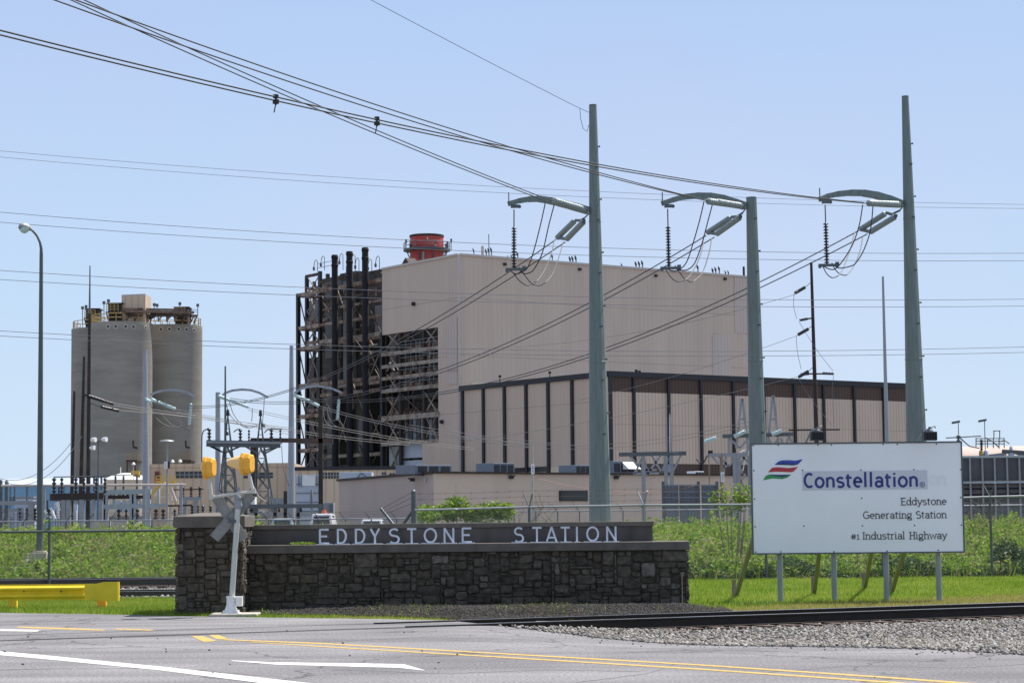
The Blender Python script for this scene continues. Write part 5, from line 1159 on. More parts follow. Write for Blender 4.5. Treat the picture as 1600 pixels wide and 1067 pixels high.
mb = lwall(lw(720)+.4, lw(701), LP(701,601).z, LP(701,497).z, -.12, 0); mb.build('pale_cladding_patch', M['siding_pale'], bh)
rpatch(737, 774, 597, 602.5, M['cream'], 'louvre_strip')
for x, y in ((648,475),(692,659)): 
    p = LP(x, y); mb = MB(); mb.box(p-RD*.2, (.9,.5,.7), YAW); mb.build('wall_fitting', M['trim_dark'], bh)
for x, y in ((788,413),(905,421),(1024,431),(1132,436)): p = RP(x, y); mb = MB(); mb.box(p-LD*.2, (.6,.5,.5), YAW); mb.build('wall_fitting', M['trim_dark'], bh)
for px, yt, w, k in ((740.5,390.5,1.5,0),(754,384.5,4.6,1),(760,392,2,0),(764,391,2,0),(768,389.5,2,0),(795,402,1.5,0),(800,401,1.5,0),(809,396,2,0),(863,399,2,0),(891,403.5,2.2,0),(895,403,2.2,0),(900,402,2.2,0),(972,414,1.5,0),(994,411.5,2.2,0),(999,411,2.2,0),(1004,410,2.2,0),(1090.5,416.5,2.2,0),(1114,421.5,2.2,0),(1118.5,420,2.2,0),(1124,419,2.2,0),(1134,425,1.4,0),(1138.5,425,1.4,0),(1162,416.5,3.6,2)):
    p = RP(px, yt, 2.5); b = at(p, ztop-.7); r = w*p.y/F/2; mb = MB(); n = (p-b).length
    m_ = (M['galv'], M['trim_light'], M['rust_dark'])[k]
    mb.lathe(b, p, [(0,r),(.8,r),(1,r*.9)], 8); v = mb.build('roof_vent', m_, bh)
    if k == 0: mb = MB(); mb.lathe(p-Z_*.5, p+Z_*.35-RD*.3, [(0,r*1.1),(.4,r*1.5),(1,r*.6)], 8); mb.build('cowl', M['trim_dark'], v)
mb = MB(); p0 = RP(753,392,4); mb.tube([at(RP(764,392,12),ztop-.6), at(RP(764,392,12), RP(764,366,12).z)], .09, 5); mb.build('aerial', M['galv_dark'], bh)
hp = LP(641, 412, 6); mb = MB(); mb.box(at(hp, ztop+.4), (1.6,1.6,1.6), YAW); mb.prism([at(hp,ztop+1.0)-LD*1.7-RD*1.2, at(hp,ztop+2.5)-RD*1.2, at(hp,ztop+1.0)+LD*1.7-RD*1.2], RD*2.4); mb.build('roof_hood', M['rust_dark'], bh)
# turbine hall
CT = ON(952, 583, C0, LD); zt = CT.z; CT.z = 0
th = thing('turbine_hall', CT, 'lower taupe hall with black pilasters and a brown band, standing before the boiler house', 'building')
TL = (C0-CT).length; ex = at(ON(1420, 604, CT, RD), 0); TR = (ex-CT).length
mb = MB(); mb.prism([CT+LD*.42, CT+LD*(TL-.05), CT+LD*(TL-.05)+Z_*zt, CT+LD*.42+Z_*zt], RD*.4); mb.build('left_wall', M['siding'], th)
def TRP(x, y): return ON(x, y, CT, RD)
zb1 = TRP(1200, 620).z; zb0 = TRP(1100, 725).z
mb = MB(); mb.prism([CT+Z_*zb0, CT+RD*TR+Z_*zb0, CT+RD*TR+Z_*zb1, CT+Z_*zb1], LD*.4); mb.build('right_wall', M['siding_ribbed'], th)
mb = MB(); mb.prism([CT+Z_*zb1, CT+RD*TR+Z_*zb1, CT+RD*TR+Z_*zt, CT+Z_*zt], LD*.4); mb.build('brown_band', M['siding_brown'], th)
mb = MB(); mb.prism([CT, CT+RD*TR, CT+RD*TR+Z_*zb0, CT+Z_*zb0], LD*.4); mb.build('brown_band', M['siding_brown'], th)
mb = MB(); mb.prism([CT+RD*TR+LD*.41, CT+RD*TR+LD*TL, CT+RD*TR+LD*TL+Z_*zt, CT+RD*TR+LD*.41+Z_*zt], -RD*.4); mb.build('end_wall', M['siding_ribbed'], th)
mb = MB(); mb.prism([CT+LD*.5+RD*.5+Z_*(zt-.5), CT+RD*(TR-.5)+LD*.5+Z_*(zt-.5), CT+RD*(TR-.5)+LD*(TL-.1)+Z_*(zt-.5), CT+RD*.5+LD*(TL-.1)+Z_*(zt-.5)], Z_*.3); mb.build('roof', M['casing_grey'], th)
mb = MB(); mb.beam(CT+Z_*(zt-.1)-RD*.12+LD*.0, CT+LD*TL+Z_*(zt-.1)-RD*.12, .5, .95); mb.beam(CT+Z_*(zt-.1)-LD*.12-RD*.3, CT+RD*TR+Z_*(zt-.1)-LD*.12, .5, .95); mb.build('fascia', M['trim_dark'], th)
for px in (724.5, 757, 790, 824, 858.5, 896, 933):
    b = at(ON(px, 700, C0, LD), 0); mb = MB(); mb.beam(b-RD*.16, b-RD*.16+Z_*(zt-.6), .62, .5, up=RD); mb.build('pilaster', M['trim_dark'], th)
for px in (954, 990.5, 1045, 1095.5, 1146, 1194, 1242, 1287.5, 1335, 1381.5):
    b = at(TRP(px, 700), 0); mb = MB(); mb.beam(b-LD*.16, b-LD*.16+Z_*(zt-.6), .5, .5, up=LD); mb.build('pilaster', M['trim_dark'], th)
for x0, x1, y0, y1 in ((803,830,731,737.5),(832,857,729.5,737.5)):
    p = at(ON(x0, y0, C0, LD), 0); q = at(ON(x1, y0, C0, LD), 0); z1 = ON(x0,y0,C0,LD).z; z0 = ON(x0,y1,C0,LD).z; mb = MB(); mb.prism([p+Z_*z0, q+Z_*z0, q+Z_*z1, p+Z_*z1], -RD*.15); mb.build('window', M['window'], th)
p = ON(862,734,C0,LD); mb = MB(); mb.prism([at(ON(861,735,C0,LD),3), at(ON(892,735,C0,LD),3), at(ON(892,735,C0,LD),ON(880,727,C0,LD).z), at(ON(861,735,C0,LD),ON(861,730,C0,LD).z)], -RD*.1); mb.build('panel', M['cream'], th)
for px, y in ((781,588),(859,582),(994,579.5),(999,581),(1110,588),(1119,590),(1253,594),(1258,595)):
    pl = (LP(px, y) if px < 950 else TRP(px, y)); b = at(pl, zt); mb = MB(); mb.tube([b, pl-Z_*.3], .09, 6); mb.box(pl, (.5,.4,.45)); mb.build('roof_light', M['trim_dark'], th)
# red chimney
YC = 462.0; cc = P(669.5, 812, YC); cc.z = 0; rc = 26.6*YC/F; zc = PZ(669.5, 369, YC)
ch = thing('chimney', cc, 'faded red cylindrical chimney top with encircling platform, rising behind the boiler house roof', 'chimney')
mb = MB(); mb.lathe(cc, cc+Z_*zc, [(0,rc*1.25),(.8,rc*1.06),(.93,rc*1.0),(1,rc*.99)], 36, True, False); mb.build('shaft', M['redpaint'], ch)
mb = MB(); mb.lathe(cc+Z_*(zc-.35), cc+Z_*(zc+.12), [(0,rc*1.0),(.1,rc*1.025),(1,rc*1.025)], 36, False); mb.build('rim', M['rust_dark'], ch)
zp = PZ(669, 391.5, YC); rp = 37*YC/F
mb = MB(); mb.lathe(cc+Z_*(zp-.25), cc+Z_*(zp+.25), [(0,rp*.86),(0.2,rp),(1,rp)], 28, False); mb.build('platform', M['galv_dark'], ch)
for zz in (.9, 1.6):
    pts = [cc+Vector((rp*.98*math.cos(k*math.pi/14), rp*.98*math.sin(k*math.pi/14), zp+zz)) for k in range(29)]; mb = MB(); mb.tube(pts, .06, 5, False); mb.build('handrail', M['galv_dark'], ch)
for k in range(16):
    d = Vector((math.cos(k*math.pi/8), math.sin(k*math.pi/8), 0)); mb = MB(); mb.tube([cc+d*rp*.98+Z_*zp, cc+d*rp*.98+Z_*(zp+1.6)], .06, 5); mb.build('stanchion', M['galv_dark'], ch)
    if k % 2: mb = MB(); mb.tube([cc+d*rp*.92+Z_*(zp-.2), cc+d*rc*1.03+Z_*(zp-2.2)], .12, 5); mb.build('bracket', M['galv_dark'], ch)
for px, yy, w, h, m_ in ((648,382,3,3.5,'galv'),(680,382.5,3.5,3.5,'trim_light'),(668,372.5,1.6,2.5,'white'),(642,384,3,4,'rust_dark'),(697,384,3,6,'galv_dark')):
    p = P(px, yy, YC-rc*1.05); mb = MB(); mb.box(p, (w*YC/F, .5, h*YC/F)); mb.build('equipment_box', M[m_], ch)
for px, y0, y1 in ((634.5,377,392),(705,376,392),(699,380,390)): mb = MB(); mb.tube([P(px,y1,YC), P(px,y0,YC)], .09, 5); mb.box(P(px,y0,YC), (.4,.4,.8)); mb.build('lamp', M['galv_dark'], ch)
mb = MB(); p = P(661.5,408,YC-rc*1.06); mb.tube([p, P(661.5,393,YC-rc*1.06)], .28, 8); mb.build('pipe', M['galv'], ch)
# three black stacks
for px, yt, w, lab in ((523, 398.5, 9.8, 'left and lowest of the three black boiler stacks'), (546, 393, 10, 'middle one of the three black boiler stacks'), (570.5, 387, 10.2, 'right and tallest of the three black boiler stacks')):
    p = LP(px, yt, -.9); b = at(p, 0); r = w*p.y/F/2
    st = thing('boiler_stack', b, lab, 'stack', 'black boiler stacks')
    mb = MB(); mb.lathe(b, p, [(0,r*1.08),(.25,r*1.06),(1,r)], 18); mb.build('shaft', M['stack'], st)
    for dz in (-.5, -2.2): mb = MB(); mb.lathe(p+Z_*(dz-.3), p+Z_*(dz+.3), [(0,r),(.1,r*1.14),(.9,r*1.14),(1,r)], 18); mb.build('band', M['stack'], st)
# boiler steel frame
bf = thing('girder_structure', C0+LD*50, 'open rusted boiler steel frame of columns, girders and braces beside the boiler house', 'steel frame')
def col(px, yt, s, w=.55, m='black'):
    p = LP(px, yt, s); mb = MB(); mb.beam(at(p, 0), p, w, w, up=RD); mb.build('column', M[m], bf)
def gird(x0, x1, yref, xref, s, h=1.0, m='rust', w=.4, dz=0):
    z = LP(xref, yref, s).z+dz; a = at(LP(x0, yref, s), z); b = at(LP(x1, yref, s), z); mb = MB(); mb.beam(a, b, w, h); mb.build('girder', M[m], bf); return a, b
def brace(x0, y0, x1, y1, s, w=.22, m='girder_pale'):
    mb = MB(); mb.beam(LP(x0, y0, s), LP(x1, y1, s), w, w); mb.build('brace', M[m], bf)
for px, yt, s, w in ((466,459,0,.75),(479.5,432,4,.7),(491,440,12,.6),(500,424,2,.7),(512,428,14,.7),(534,430,9,.7),(557,432,9,.7),(585,430,10,.7),(597.5,520,.6,.8),(604.5,525,3,.8),(626,515,.5,.7),(663,512,.5,.7),(640,515,10,.6),(614,515,10,.6)): col(px, yt, s, w, 'rust_dark' if px in (604.5,626,663,614) else 'black')
# left tower floors
for y in (461, 513, 545, 603, 651, 704):
    a_, b_ = gird(465, 500, y, 470, 0, .75, 'rust'); gird(479, 512, y-9, 482, 4, .7, 'rust'); 
    mb = MB(); mb.beam(a_, a_+RD*8, .4, .8); mb.build('girder', M['rust'], bf)
for y0, y1 in ((461,513),(513,545),(545,603),(603,651),(651,704),(704,738)):
    (brace(467, y0, 479, y1, .0, .2, 'rust_dark') if int(y0) % 2 else brace(467, y1, 479, y0, .0, .2, 'rust_dark'))
    brace(480, y0-8, 499, y1-10, 3, .2); brace(499, y0-8, 480, y1-10, 3.2, .2)
for y0, y1 in ((432,461),(461,487),(487,513)): brace(480, y0, 498, y1, 3.4, .16); brace(498, y0, 480, y1, 3.6, .16)
gird(478, 500, 432, 479, 3, .6, 'rust_brown')
# middle
for y, s, h, m_ in ((424,1,.6,'rust_brown'),(438,2,.8,'rust'),(443,6,.7,'rust_brown'),(456,4,.5,'rust_brown'),(470,4,.5,'rust'),(494,1,.6,'rust'),(522,.5,.8,'girder_pale'),(527,3,.7,'rust'),(590,1,.8,'rust'),(597,4,.7,'girder_pale'),(609,2,.7,'rust'),(709,3,.7,'girder_pale'),(733,3,.8,'girder_pale')):
    gird(500, 600, y, 590, s, h, m_)
for y, s, h in ((546,.2,.7),(566,.2,.7),(585,.2,.65),(605,.2,.75),(649,-.1,1.0),(690,.1,.75)):
    gird(597 if y != 648 else 518, 686, y, 662, s, h, 'girder_pale'); z = LP(662, y, s).z
    gird(597, 690, y-6, 662, 8, .8, 'rust'); gird(600, 690, y+9, 662, 14, .7, 'girder_pale')
    for dz in (.8, 1.5):
        if y < 640: mb = MB(); mb.beam(at(LP(626,y,.1),z+.6+dz), at(LP(686,y,.1),z+.6+dz), .07, .07); mb.build('handrail', M['galv'], bf)
    if y < 640:
        for px in (634,642,650,656,671,678): mb = MB(); mb.beam(at(LP(px,y,.1),z+.6), at(LP(px,y,.1),z+2.1), .07, .07); mb.build('stanchion', M['galv'], bf)
for y0, y1 in ((513,541),(541,577),(577,613),(613,649),(649,690)):
    brace(605, y0+8, 624, y1, .3); brace(624, y0+5, 605, y1+3, .5)
    if y0 in (513, 613, 649): brace(664, y0, 684, y1-4, .4); brace(684, y0-2, 664, y1-2, .6); brace(628, y0+3, 660, y1-2, .5, .2, 'rust_brown')
# casings behind
def casing(x0, x1, y0, y1, s, d, m='casing', name='casing'):
    p = at(LP(x0, y0, s), 0); q = at(LP(x1, y0, s), 0); z1 = LP(x0, y0, s).z; z0 = max(0, LP(x0, y1, s).z); mb = MB(); mb.prism([p+Z_*z0, q+Z_*z0, q+Z_*z1, p+Z_*z1], RD*d); mb.build(name, M[m], bf)
casing(503, 531, 436, 815, 7, 8); casing(531, 556, 428, 815, 11, 9); casing(556, 577, 440, 815, 8, 10); casing(577, 604, 462, 556, 12, 8); casing(607, 720, 545, 626, 13.5, 3, 'black'); casing(577, 606, 620, 815, 11, 8); casing(606, 720, 622, 815, 12, 8); casing(600, 720, 505, 557, 11, 9)
casing(508, 521, 440, 560, 4.5, 2, 'casing_grey', 'duct'); casing(536, 543, 440, 620, 5, 2, 'casing_grey', 'duct'); casing(586, 597, 478, 528, 3, 3, 'casing_grey', 'duct'); casing(606, 618, 528, 572, 5, 3, 'casing_grey', 'duct'); casing(482, 497, 470, 492, 8, 3, 'casing_grey', 'duct'); casing(511, 518, 600, 735, 4, 2, 'casing_grey', 'duct'); casing(560, 576, 655, 705, 6, 1, 'casing_grey', 'duct')
casing(478, 499, 560, 735, 13, 3, 'casing', 'casing')
# hopper
p = [LP(x, y, 6) for x, y in ((478,482),(500,478),(500,500),(492,515),(484,515),(478,502))]; mb = MB(); mb.prism(p, RD*4); mb.build('hopper', M['casing_grey'], bf)
for x0, x1, y0, y1 in ((608,625,698,740),(627,660,694,716),(627,660,720,740)): casing(x0, x1, y0, y1, 1.2, .5, 'paleblue' if x0 > 610 else 'xfmr', 'panel')
brace(609,697,624,737,.7,.3); brace(624,697,609,737,.9,.3)
for k in range(9): x = 630+k*6.2; mb = MB(); p = LP(x, 668, 4.5); mb.beam(at(p, LP(x,690,4.5).z), at(p, LP(x,652,4.5).z), .9, .3, up=RD); mb.build('tube_panel', M['xfmr' if k % 2 else 'casing_grey'], bf)
rr = random.Random(5)
for (x0,y0,x1,y1,s_) in ((503,470,520,498,2),(520,466,503,500,2.4),(505,520,519,548,2),(527,452,541,490,3),(541,450,528,486,3.2),(550,470,566,500,3),(566,468,551,496,3.3),(576,480,596,520,2),(596,545,577,590,1.5),(577,548,596,588,2),(552,600,567,640,3),(567,600,551,642,3.3),(527,640,541,690,3),(530,690,543,646,3),(503,610,520,650,2),(520,612,503,648,2.4),(577,640,596,690,2),(577,692,597,648,2.4),(503,660,519,700,2),(549,523,566,545,1)): brace(x0,y0,x1,y1,s_,.17,rr.choice(['girder_pale','rust','rust_brown']))
for k in range(95):        # pipework and loose steel among the floors
    x = rr.uniform(502, 684); y = rr.uniform(432, 735) if x < 597 else rr.uniform(520, 690); s = rr.uniform(1.5, 8); a_ = LP(x, y, s); L_ = rr.uniform(1.0, 5.5)
    d = rr.choice([LD, LD, Z_, RD, (LD*.7+Z_*.7), (LD*.7-Z_*.7)]); mb = MB(); mb.tube([a_, a_+d*L_], rr.choice([.07,.09,.12,.15,.22,.32]), 6); mb.build('pipe', M[rr.choice(['girder_pale','rust','casing_grey','rust','rust_brown','rust_dark'])], bf)
for x, y, h in ((507,402,20),(536,398,24),(555,400,30),(561,405,24),(581,407,20),(593,402,22),(496,408,16)):
    p = LP(x, y+h, 3); t = at(p, LP(x, y, 3).z); mb = MB(); mb.tube([p, t, t+Z_*.35-LD*-.5, t+LD*1.2, t+LD*1.5-Z_*1.0], .08, 5); mb.lathe(t+LD*1.5-Z_*1.0, t+LD*1.5-Z_*1.9, [(0,.1),(.4,.28),(1,.2)], 8); mb.build('gooseneck_lamp', M['galv_dark'], bf)
for dz in (.8, 1.7): 
    z = LP(500,424,2).z+dz; mb = MB(); mb.beam(at(LP(496,424,2),z), at(LP(532,424,2),z), .08, .08); mb.build('handrail', M['galv_dark'], bf)
# ------------------------------------------------------------------ low building in front
cz = P(680, 738, 187.0); zl = cz.z
cl = at(cz, 0); el = at(G(529, 750, zl), 0); er = at(G(1176, 742, zl), 0); bk = el + (er-cl)*.8
lb = thing('low_building', cl, 'long low taupe flat-roofed building behind the stone wall with a single dark window', 'building')
dl = (el-cl).normalized(); dr = (er-cl).normalized(); nl = Vector((dl.y, -dl.x, 0)); nl = nl if nl.x > 0 else -nl; nr = Vector((-dr.y, dr.x, 0)); nr = nr if nr.y > 0 else -nr
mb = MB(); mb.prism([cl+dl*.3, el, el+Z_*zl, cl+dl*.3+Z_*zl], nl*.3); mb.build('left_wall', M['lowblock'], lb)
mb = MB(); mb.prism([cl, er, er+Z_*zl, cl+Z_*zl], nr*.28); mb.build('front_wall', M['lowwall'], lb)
mb = MB(); mb.prism([er+nr*.29, er+nr*30, er+nr*30+Z_*zl, er+nr*.29+Z_*zl], -dr*.3); mb.build('end_wall', M['lowwall'], lb)
mb = MB(); mb.prism([cl+nr*.3+nl*.2+Z_*(zl-.4), er+nr*.3+Z_*(zl-.4), er+nr*28+Z_*(zl-.4), el+nl*.4+Z_*(zl-.4)], Z_*.2); mb.build('roof', M['casing_grey'], lb)
mb = MB(); mb.beam(cl+Z_*zl-nl*.05+dl*.2, el+Z_*zl-nl*.05, .4, .22); mb.beam(cl+Z_*zl-nr*.05-dr*.2, er+Z_*zl-nr*.05, .4, .18); mb.build('coping', M['rust_dark'], lb)
def FP(x, y): return ON(x, y, cl, dr)
def SPl(x, y): return ON(x, y, cl, dl)
def fpanel(x0, x1, y0, y1, m, name, par, d=.06):
    p = FP(x0, y1); q = FP(x1, y1); z1 = FP(x0, y0).z; z0 = p.z; mb = MB(); mb.prism([at(p,z0), at(q,z0), at(q,z1), at(p,z1)], -nr*d); return mb.build(name, m, par)
wf = fpanel(873.5, 917.5, 766.5, 782.5, M['trim_dark'], 'window_frame', lb, .10)
fpanel(875, 916, 768, 781, M['window'], 'pane', wf, .13)
for x, y, f_ in ((797.5,745.5,FP),(961.5,746,FP),(647,749.5,SPl)):
    p = f_(x, y); mb = MB(); mb.box(p-(nr if f_ is FP else nl)*.15, (.45,.3,.28)); mb.box(p-(nr if f_ is FP else nl)*.32+Z_*.12, (.5,.2,.12)); mb.build('wall_light', M['trim_dark'], lb)
p = SPl(696, 748); 
for x0, x1, y0, y1 in ((696.5,703,747.0,752.5),): pass
mb = MB(); q = SPl(643-0, 749); mb.box(SPl(644,749)*0+SPl(644.5,749)-nl*.05, (.1,.1,.1)); 
g0 = SPl(641,747); 
mb = MB(); q = SPl(643, 750); mb.box(SPl(666,750)-nl*.08, (.5,.16,.3), math.atan2(dl.y, dl.x)); mb.build('vent', M['xfmr'], lb)
sgn = fpanel(703.5, 722.5, 777, 790.5, M['white'], 'wall_sign', lb, .05)
for y in (779.5, 783, 786.5): fpanel(704.8, 721.2, y-.7, y+.7, M['navy'], 'print_line', sgn, .07)
def hvac(x0, x1, y0, y1, s, dep, label, hood=False, m='hvac'):
    a_ = ON(x0, y1, cl+nr*s, dr); b_ = ON(x1, y1, cl+nr*s, dr); z1 = ON(x0, y0, cl+nr*s, dr).z; z0 = zl-.2
    t = thing('roof_unit', at((a_+b_)/2, z0), label, 'roof unit', 'ventilation units on the low roof'); mb = MB(); mb.prism([at(a_,z0+.15), at(b_,z0+.15), at(b_,z1), at(a_,z1)], nr*dep); mb.build('housing', M[m], t, .03)
    L_ = (b_-a_).length; d = (b_-a_).normalized(); d.z = 0
    for k in range(3): 
        c0_ = at(a_,0)+d*(L_*(.08+.31*k)); c1_ = at(a_,0)+d*(L_*(.08+.31*k+.24)); h = z1-z0
        mb = MB(); mb.prism([c0_+Z_*(z0+.3*h), c1_+Z_*(z0+.3*h), c1_+Z_*(z0+.85*h), c0_+Z_*(z0+.85*h)], -nr*.05); mb.build('grille', M['trim_dark'], t)
    mb = MB(); mb.beam(at(a_,z0+.07)+nr*.2, at(b_,z0+.07)+nr*.2, .2, .14); mb.build('curb', M['galv_dark'], t)
    if hood:
        c0_ = at(a_,0)+d*(L_*.45); c1_ = at(b_,0); mb = MB(); mb.prism([c0_+Z_*(z1-.1), c0_-nr*.9+Z_*(z1-.75), c0_+Z_*(z1-.8)], c1_-c0_); mb.build('hood', M['white'], t)
hvac(648.5, 706, 726, 739, 3, 3, 'wide blue-grey ventilation unit at the left corner of the low roof')
hvac(769.5, 804, 723, 738, 2.5, 2.5, 'tall blue-grey ventilation unit on the low roof, left of the green pole')
hvac(899, 923, 726, 739, 3, 2.5, 'blue-grey ventilation unit partly hidden by the green pole base')
hvac(957, 992, 720, 739, 2, 2.5, 'tall blue-grey ventilation unit with a white hood, right of the green pole', True)
hvac(1086, 1100, 736, 740, 2, 1.2, 'tiny flat white roof unit at the right end of the low roof', False, 'white')
# tan annex buildings further back
def annex(x0, x1, ytop, Y, label, wins, fascia, m='siding_tan'):
    xa, xb = PX(x0, Y, 760), PX(x1, Y, 760); z = PZ((x0+x1)/2, ytop, Y); t = thing('annex_building', ((xa+xb)/2, Y, 0), label, 'building'); mb = MB()
    mb.span((xa,Y,0),(xb,Y+18,z)); mb.build('walls', M[m], t)
    mb = MB(); mb.span((xa-.1,Y-.15,z+.002),(xb+.1,Y+18.2,z+.5)); mb.build('roof_edge', M[fascia], t)
    for wx0, wx1, wy0, wy1, n in wins:
        xa2, xb2 = PX(wx0,Y,745), PX(wx1,Y,745); z0, z1 = PZ(wx0,wy1,Y), PZ(wx0,wy0,Y); w = (xb2-xa2)/n
        for k in range(n):
            mb = MB(); mb.span((xa2+w*k+.06,Y-.06,z0),(xa2+w*(k+1)-.06,Y-.001,z1)); wo = mb.build('window', M['window'], t)
            mb = MB(); cx = xa2+w*(k+.5); mb.span((cx-.05,Y-.10,z0),(cx+.05,Y-.062,z1)); mb.span((xa2+w*k+.06,Y-.09,(z0+z1)/2-.05),(cx-.051,Y-.062,(z0+z1)/2+.05)); mb.span((cx+.051,Y-.09,(z0+z1)/2-.05),(xa2+w*(k+1)-.06,Y-.062,(z0+z1)/2+.05)); mb.build('mullion', M['galv'], wo)
    return t
annex(231, 456, 729.5, 300, 'tan ribbed building with strip windows right of the silos, behind the switchgear', [(274,317,736.5,747,3),(404,427,738,747,1),(380,403,738,747,1)], 'siding_tan')
annex(456.5, 650, 734, 296, 'tan building with dark roof edge and strip windows below the boiler frame', [(503,530,738,747.5,3),(596,604,737.5,746,1),(608,646,739,747,4)], 'trim_dark')
# ------------------------------------------------------------------ silos
GS = 'concrete silos'
def silo(pc, ytop, Y, rpx, label, ports):
    c = P(pc, 812, Y); c.z = 0; r = rpx*Y/F; z = PZ(pc, ytop, Y-r)
    t = thing('silo', c, label, 'silo', GS); mb = MB(); mb.lathe(c-Z_*.2, c+Z_*z, [(0,r),(.978,r),(.98,r*1.004),(1,r*1.004)], 56); mb.build('shell', M['concrete'], t)
    for zz in (.75, 1.5):
        mb = MB(); mb.tube([c+Vector(((r-.3)*math.cos(k*math.pi/18), (r-.3)*math.sin(k*math.pi/18), z+zz)) for k in range(37)], .07, 5, False); mb.build('handrail', M['saf_dull'], t)
    for k in range(24): d = Vector((math.cos(k*math.pi/12), math.sin(k*math.pi/12), 0))*(r-.3); mb = MB(); mb.tube([c+d+Z_*z, c+d+Z_*(z+1.5)], .07, 5); mb.build('stanchion', M['saf_dull'], t)
    for px in ports:
        x = (px-pc)/rpx; d = Vector((x, -math.sqrt(max(0,1-x*x)), 0)); mb = MB(); p = c+d*r+Z_*(z-1.0); mb.lathe(p-d*.1, p+d*.05, [(0,.42),(1,.42)], 10); vp = mb.build('vent_port', M['trim_light'], t); mb = MB(); mb.lathe(p+d*.05, p+d*.07, [(0,.26),(1,.26)], 10); mb.build('opening', M['trim_dark'], vp)
    return t, c, r, z
s2, c2, r2, z2 = silo(188, 501.5, 396, 48.2, 'middle concrete silo nearest the viewer, carrying the tan penthouse', (176,188,203,214,230))
s3, c3, r3, z3 = silo(268, 506, 409, 46.7, 'right concrete silo with grooved sunlit right edge', (258,271,285,296,306))
s1, c1_, r1, z1_ = silo(156.5, 511, 413, 46, 'left concrete silo mostly hidden behind the middle one', ())
def boxth(name, x0, x1, y0, y1, Y, dep, z0, m, label, cat, parts=None, rz=0, grp=None):
    xa, xb = PX(x0,Y,y0), PX(x1,Y,y0); zt_ = PZ(x0,y0,Y); c = Vector(((xa+xb)/2, Y+dep/2, z0)); t = thing(name, c, label, cat, grp); mb = MB(); mb.box(c+Z_*(zt_-z0)/2, (xb-xa, dep, zt_-z0), rz); mb.build('body', M[m], t, .02); return t, c, zt_
Yp = 396; mb = MB(); pc_ = P(227, 461, Yp-3); zt_ = pc_.z; q0 = at(P(190,462,Yp-1.5),z2); q1 = at(pc_,z2); q2 = at(P(236.5,464,Yp+3.5),z2); q3 = q0+(q2-q1)
pen = thing('silo_penthouse', (q0+q2)/2, 'plain tan box penthouse on top of the middle silo', 'penthouse'); h = zt_-z2
mb.prism([q0,q1,q2,q3], Z_*h); mb.build('walls', M['siding_tan'], pen)
mb = MB(); mb.prism([v+Z_*(h+.003) for v in (q0,q1,q2,q3)], Z_*.25); mb.build('roof_edge', M['trim_light'], pen)
def hut(x0, x1, y0, y1, Y, z, label):
    t, c, zt_ = boxth('silo_hut', x0, x1, y0, y1, Y, 3.0, z+.0, 'rust_dark', label, 'hut', grp='dark huts on the silos')
    w = PX(x1,Y,y0)-PX(x0,Y,y0); mb = MB(); mb.box(Vector((c.x, c.y, zt_+.1)), (w+.6, 3.6, .2)); mb.build('roof', M['rust_dark'], t)
    mb = MB(); zz = z+ (zt_-z)*.55; mb.box(Vector((c.x-.1, c.y-2.3, zz)), (w*.9, 1.5, .15)); mb.build('landing', M['rust_brown'], t)
    for dz in (.5, 1.0, 1.5): mb = MB(); mb.beam(Vector((c.x-w*.5, c.y-3.0, zz+dz)), Vector((c.x+w*.35, c.y-3.0, zz+dz)), .10, .10); mb.build('railing', M['saf_dull'], t)
    for k in range(4): x = c.x-w*.5+w*.85*k/3; mb = MB(); mb.beam(Vector((x, c.y-3.0, zz)), Vector((x, c.y-3.0, zz+1.5)), .1, .1); mb.build('railing_post', M['saf_dull'], t)
    for sx_ in (-1,1): mb = MB(); mb.beam(Vector((c.x+sx_*w*.4, c.y-1.6, z)), Vector((c.x+sx_*w*.55, c.y-2.9, zz)), .18, .18); mb.build('strut', M['rust_brown'], t)
hut(135, 154, 483.5, 505, 412, z1_, 'dark rusted hut with railed landing on the left silo')
hut(169, 190, 475, 500, 394, z2, 'dark rusted hut with railed landing left of the tan penthouse')
hut(274, 293.5, 481, 506, 408, z3, 'dark rusted hut at the right end of the conveyor gallery on the right silo')
cg = thing('conveyor_gallery', at(P(240,485,402), z2), 'brown rusted conveyor gallery linking the tops of the middle and right silos', 'conveyor')
gy = lambda x: 389.5+(x-193)*.13          # the gallery runs in front of the penthouse, out to the right silo
for (a_, b_, w) in (((193,482.5),(290,484),.35),((193,486.5),(300,488.5),.5),((200,492.5),(308,493.5),.45)): mb = MB(); mb.beam(P(*a_,gy(a_[0])), P(*b_,gy(b_[0])), 1.2 if w > .45 else .35, w); mb.build('beam', M['rust_brown'], cg)
for k in range(9):
    x = 198+k*12.5; mb = MB(); mb.beam(P(x,503,gy(x)+1), P(x,482,gy(x)+1), .22, .22); mb.build('leg', M['rust_brown' if k % 3 else 'rust'], cg)
    if k < 8: mb = MB(); mb.beam(P(x,500,gy(x)+1), P(x+12,487,gy(x+12)+1), .14, .14); mb.build('brace', M['rust'], cg)
for x0, y0, x1, y1, r in ((197,489,228,491,.42),(200,494,226,495,.3),(232,496,246,490,.5),(246,489,262,492,.4),(262,497,272,486,.35)): mb = MB(); mb.tube([P(x0,y0,gy(x0)+.4), P(x1,y1,gy(x1)+.4)], r, 8); mb.build('duct', M['rust' if r < .4 else 'rust_brown'], cg)
for dz in (0, 3): mb = MB(); mb.beam(P(293,484+dz,405), P(309,484+dz,406), .09, .09); mb.build('railing', M['galv'], cg)
for x, y in ((294,0),(300,0),(309,0)): mb = MB(); mb.beam(P(x,494,405), P(x,483,405), .1, .1); mb.build('railing_post', M['galv'], cg)
for x0, x1 in ((300,303),(305,308)): mb = MB(); mb.beam(P(x0-3,506,405), P(x1,494,405), .2, .2); mb.build('strut', M['rust_brown'], cg)
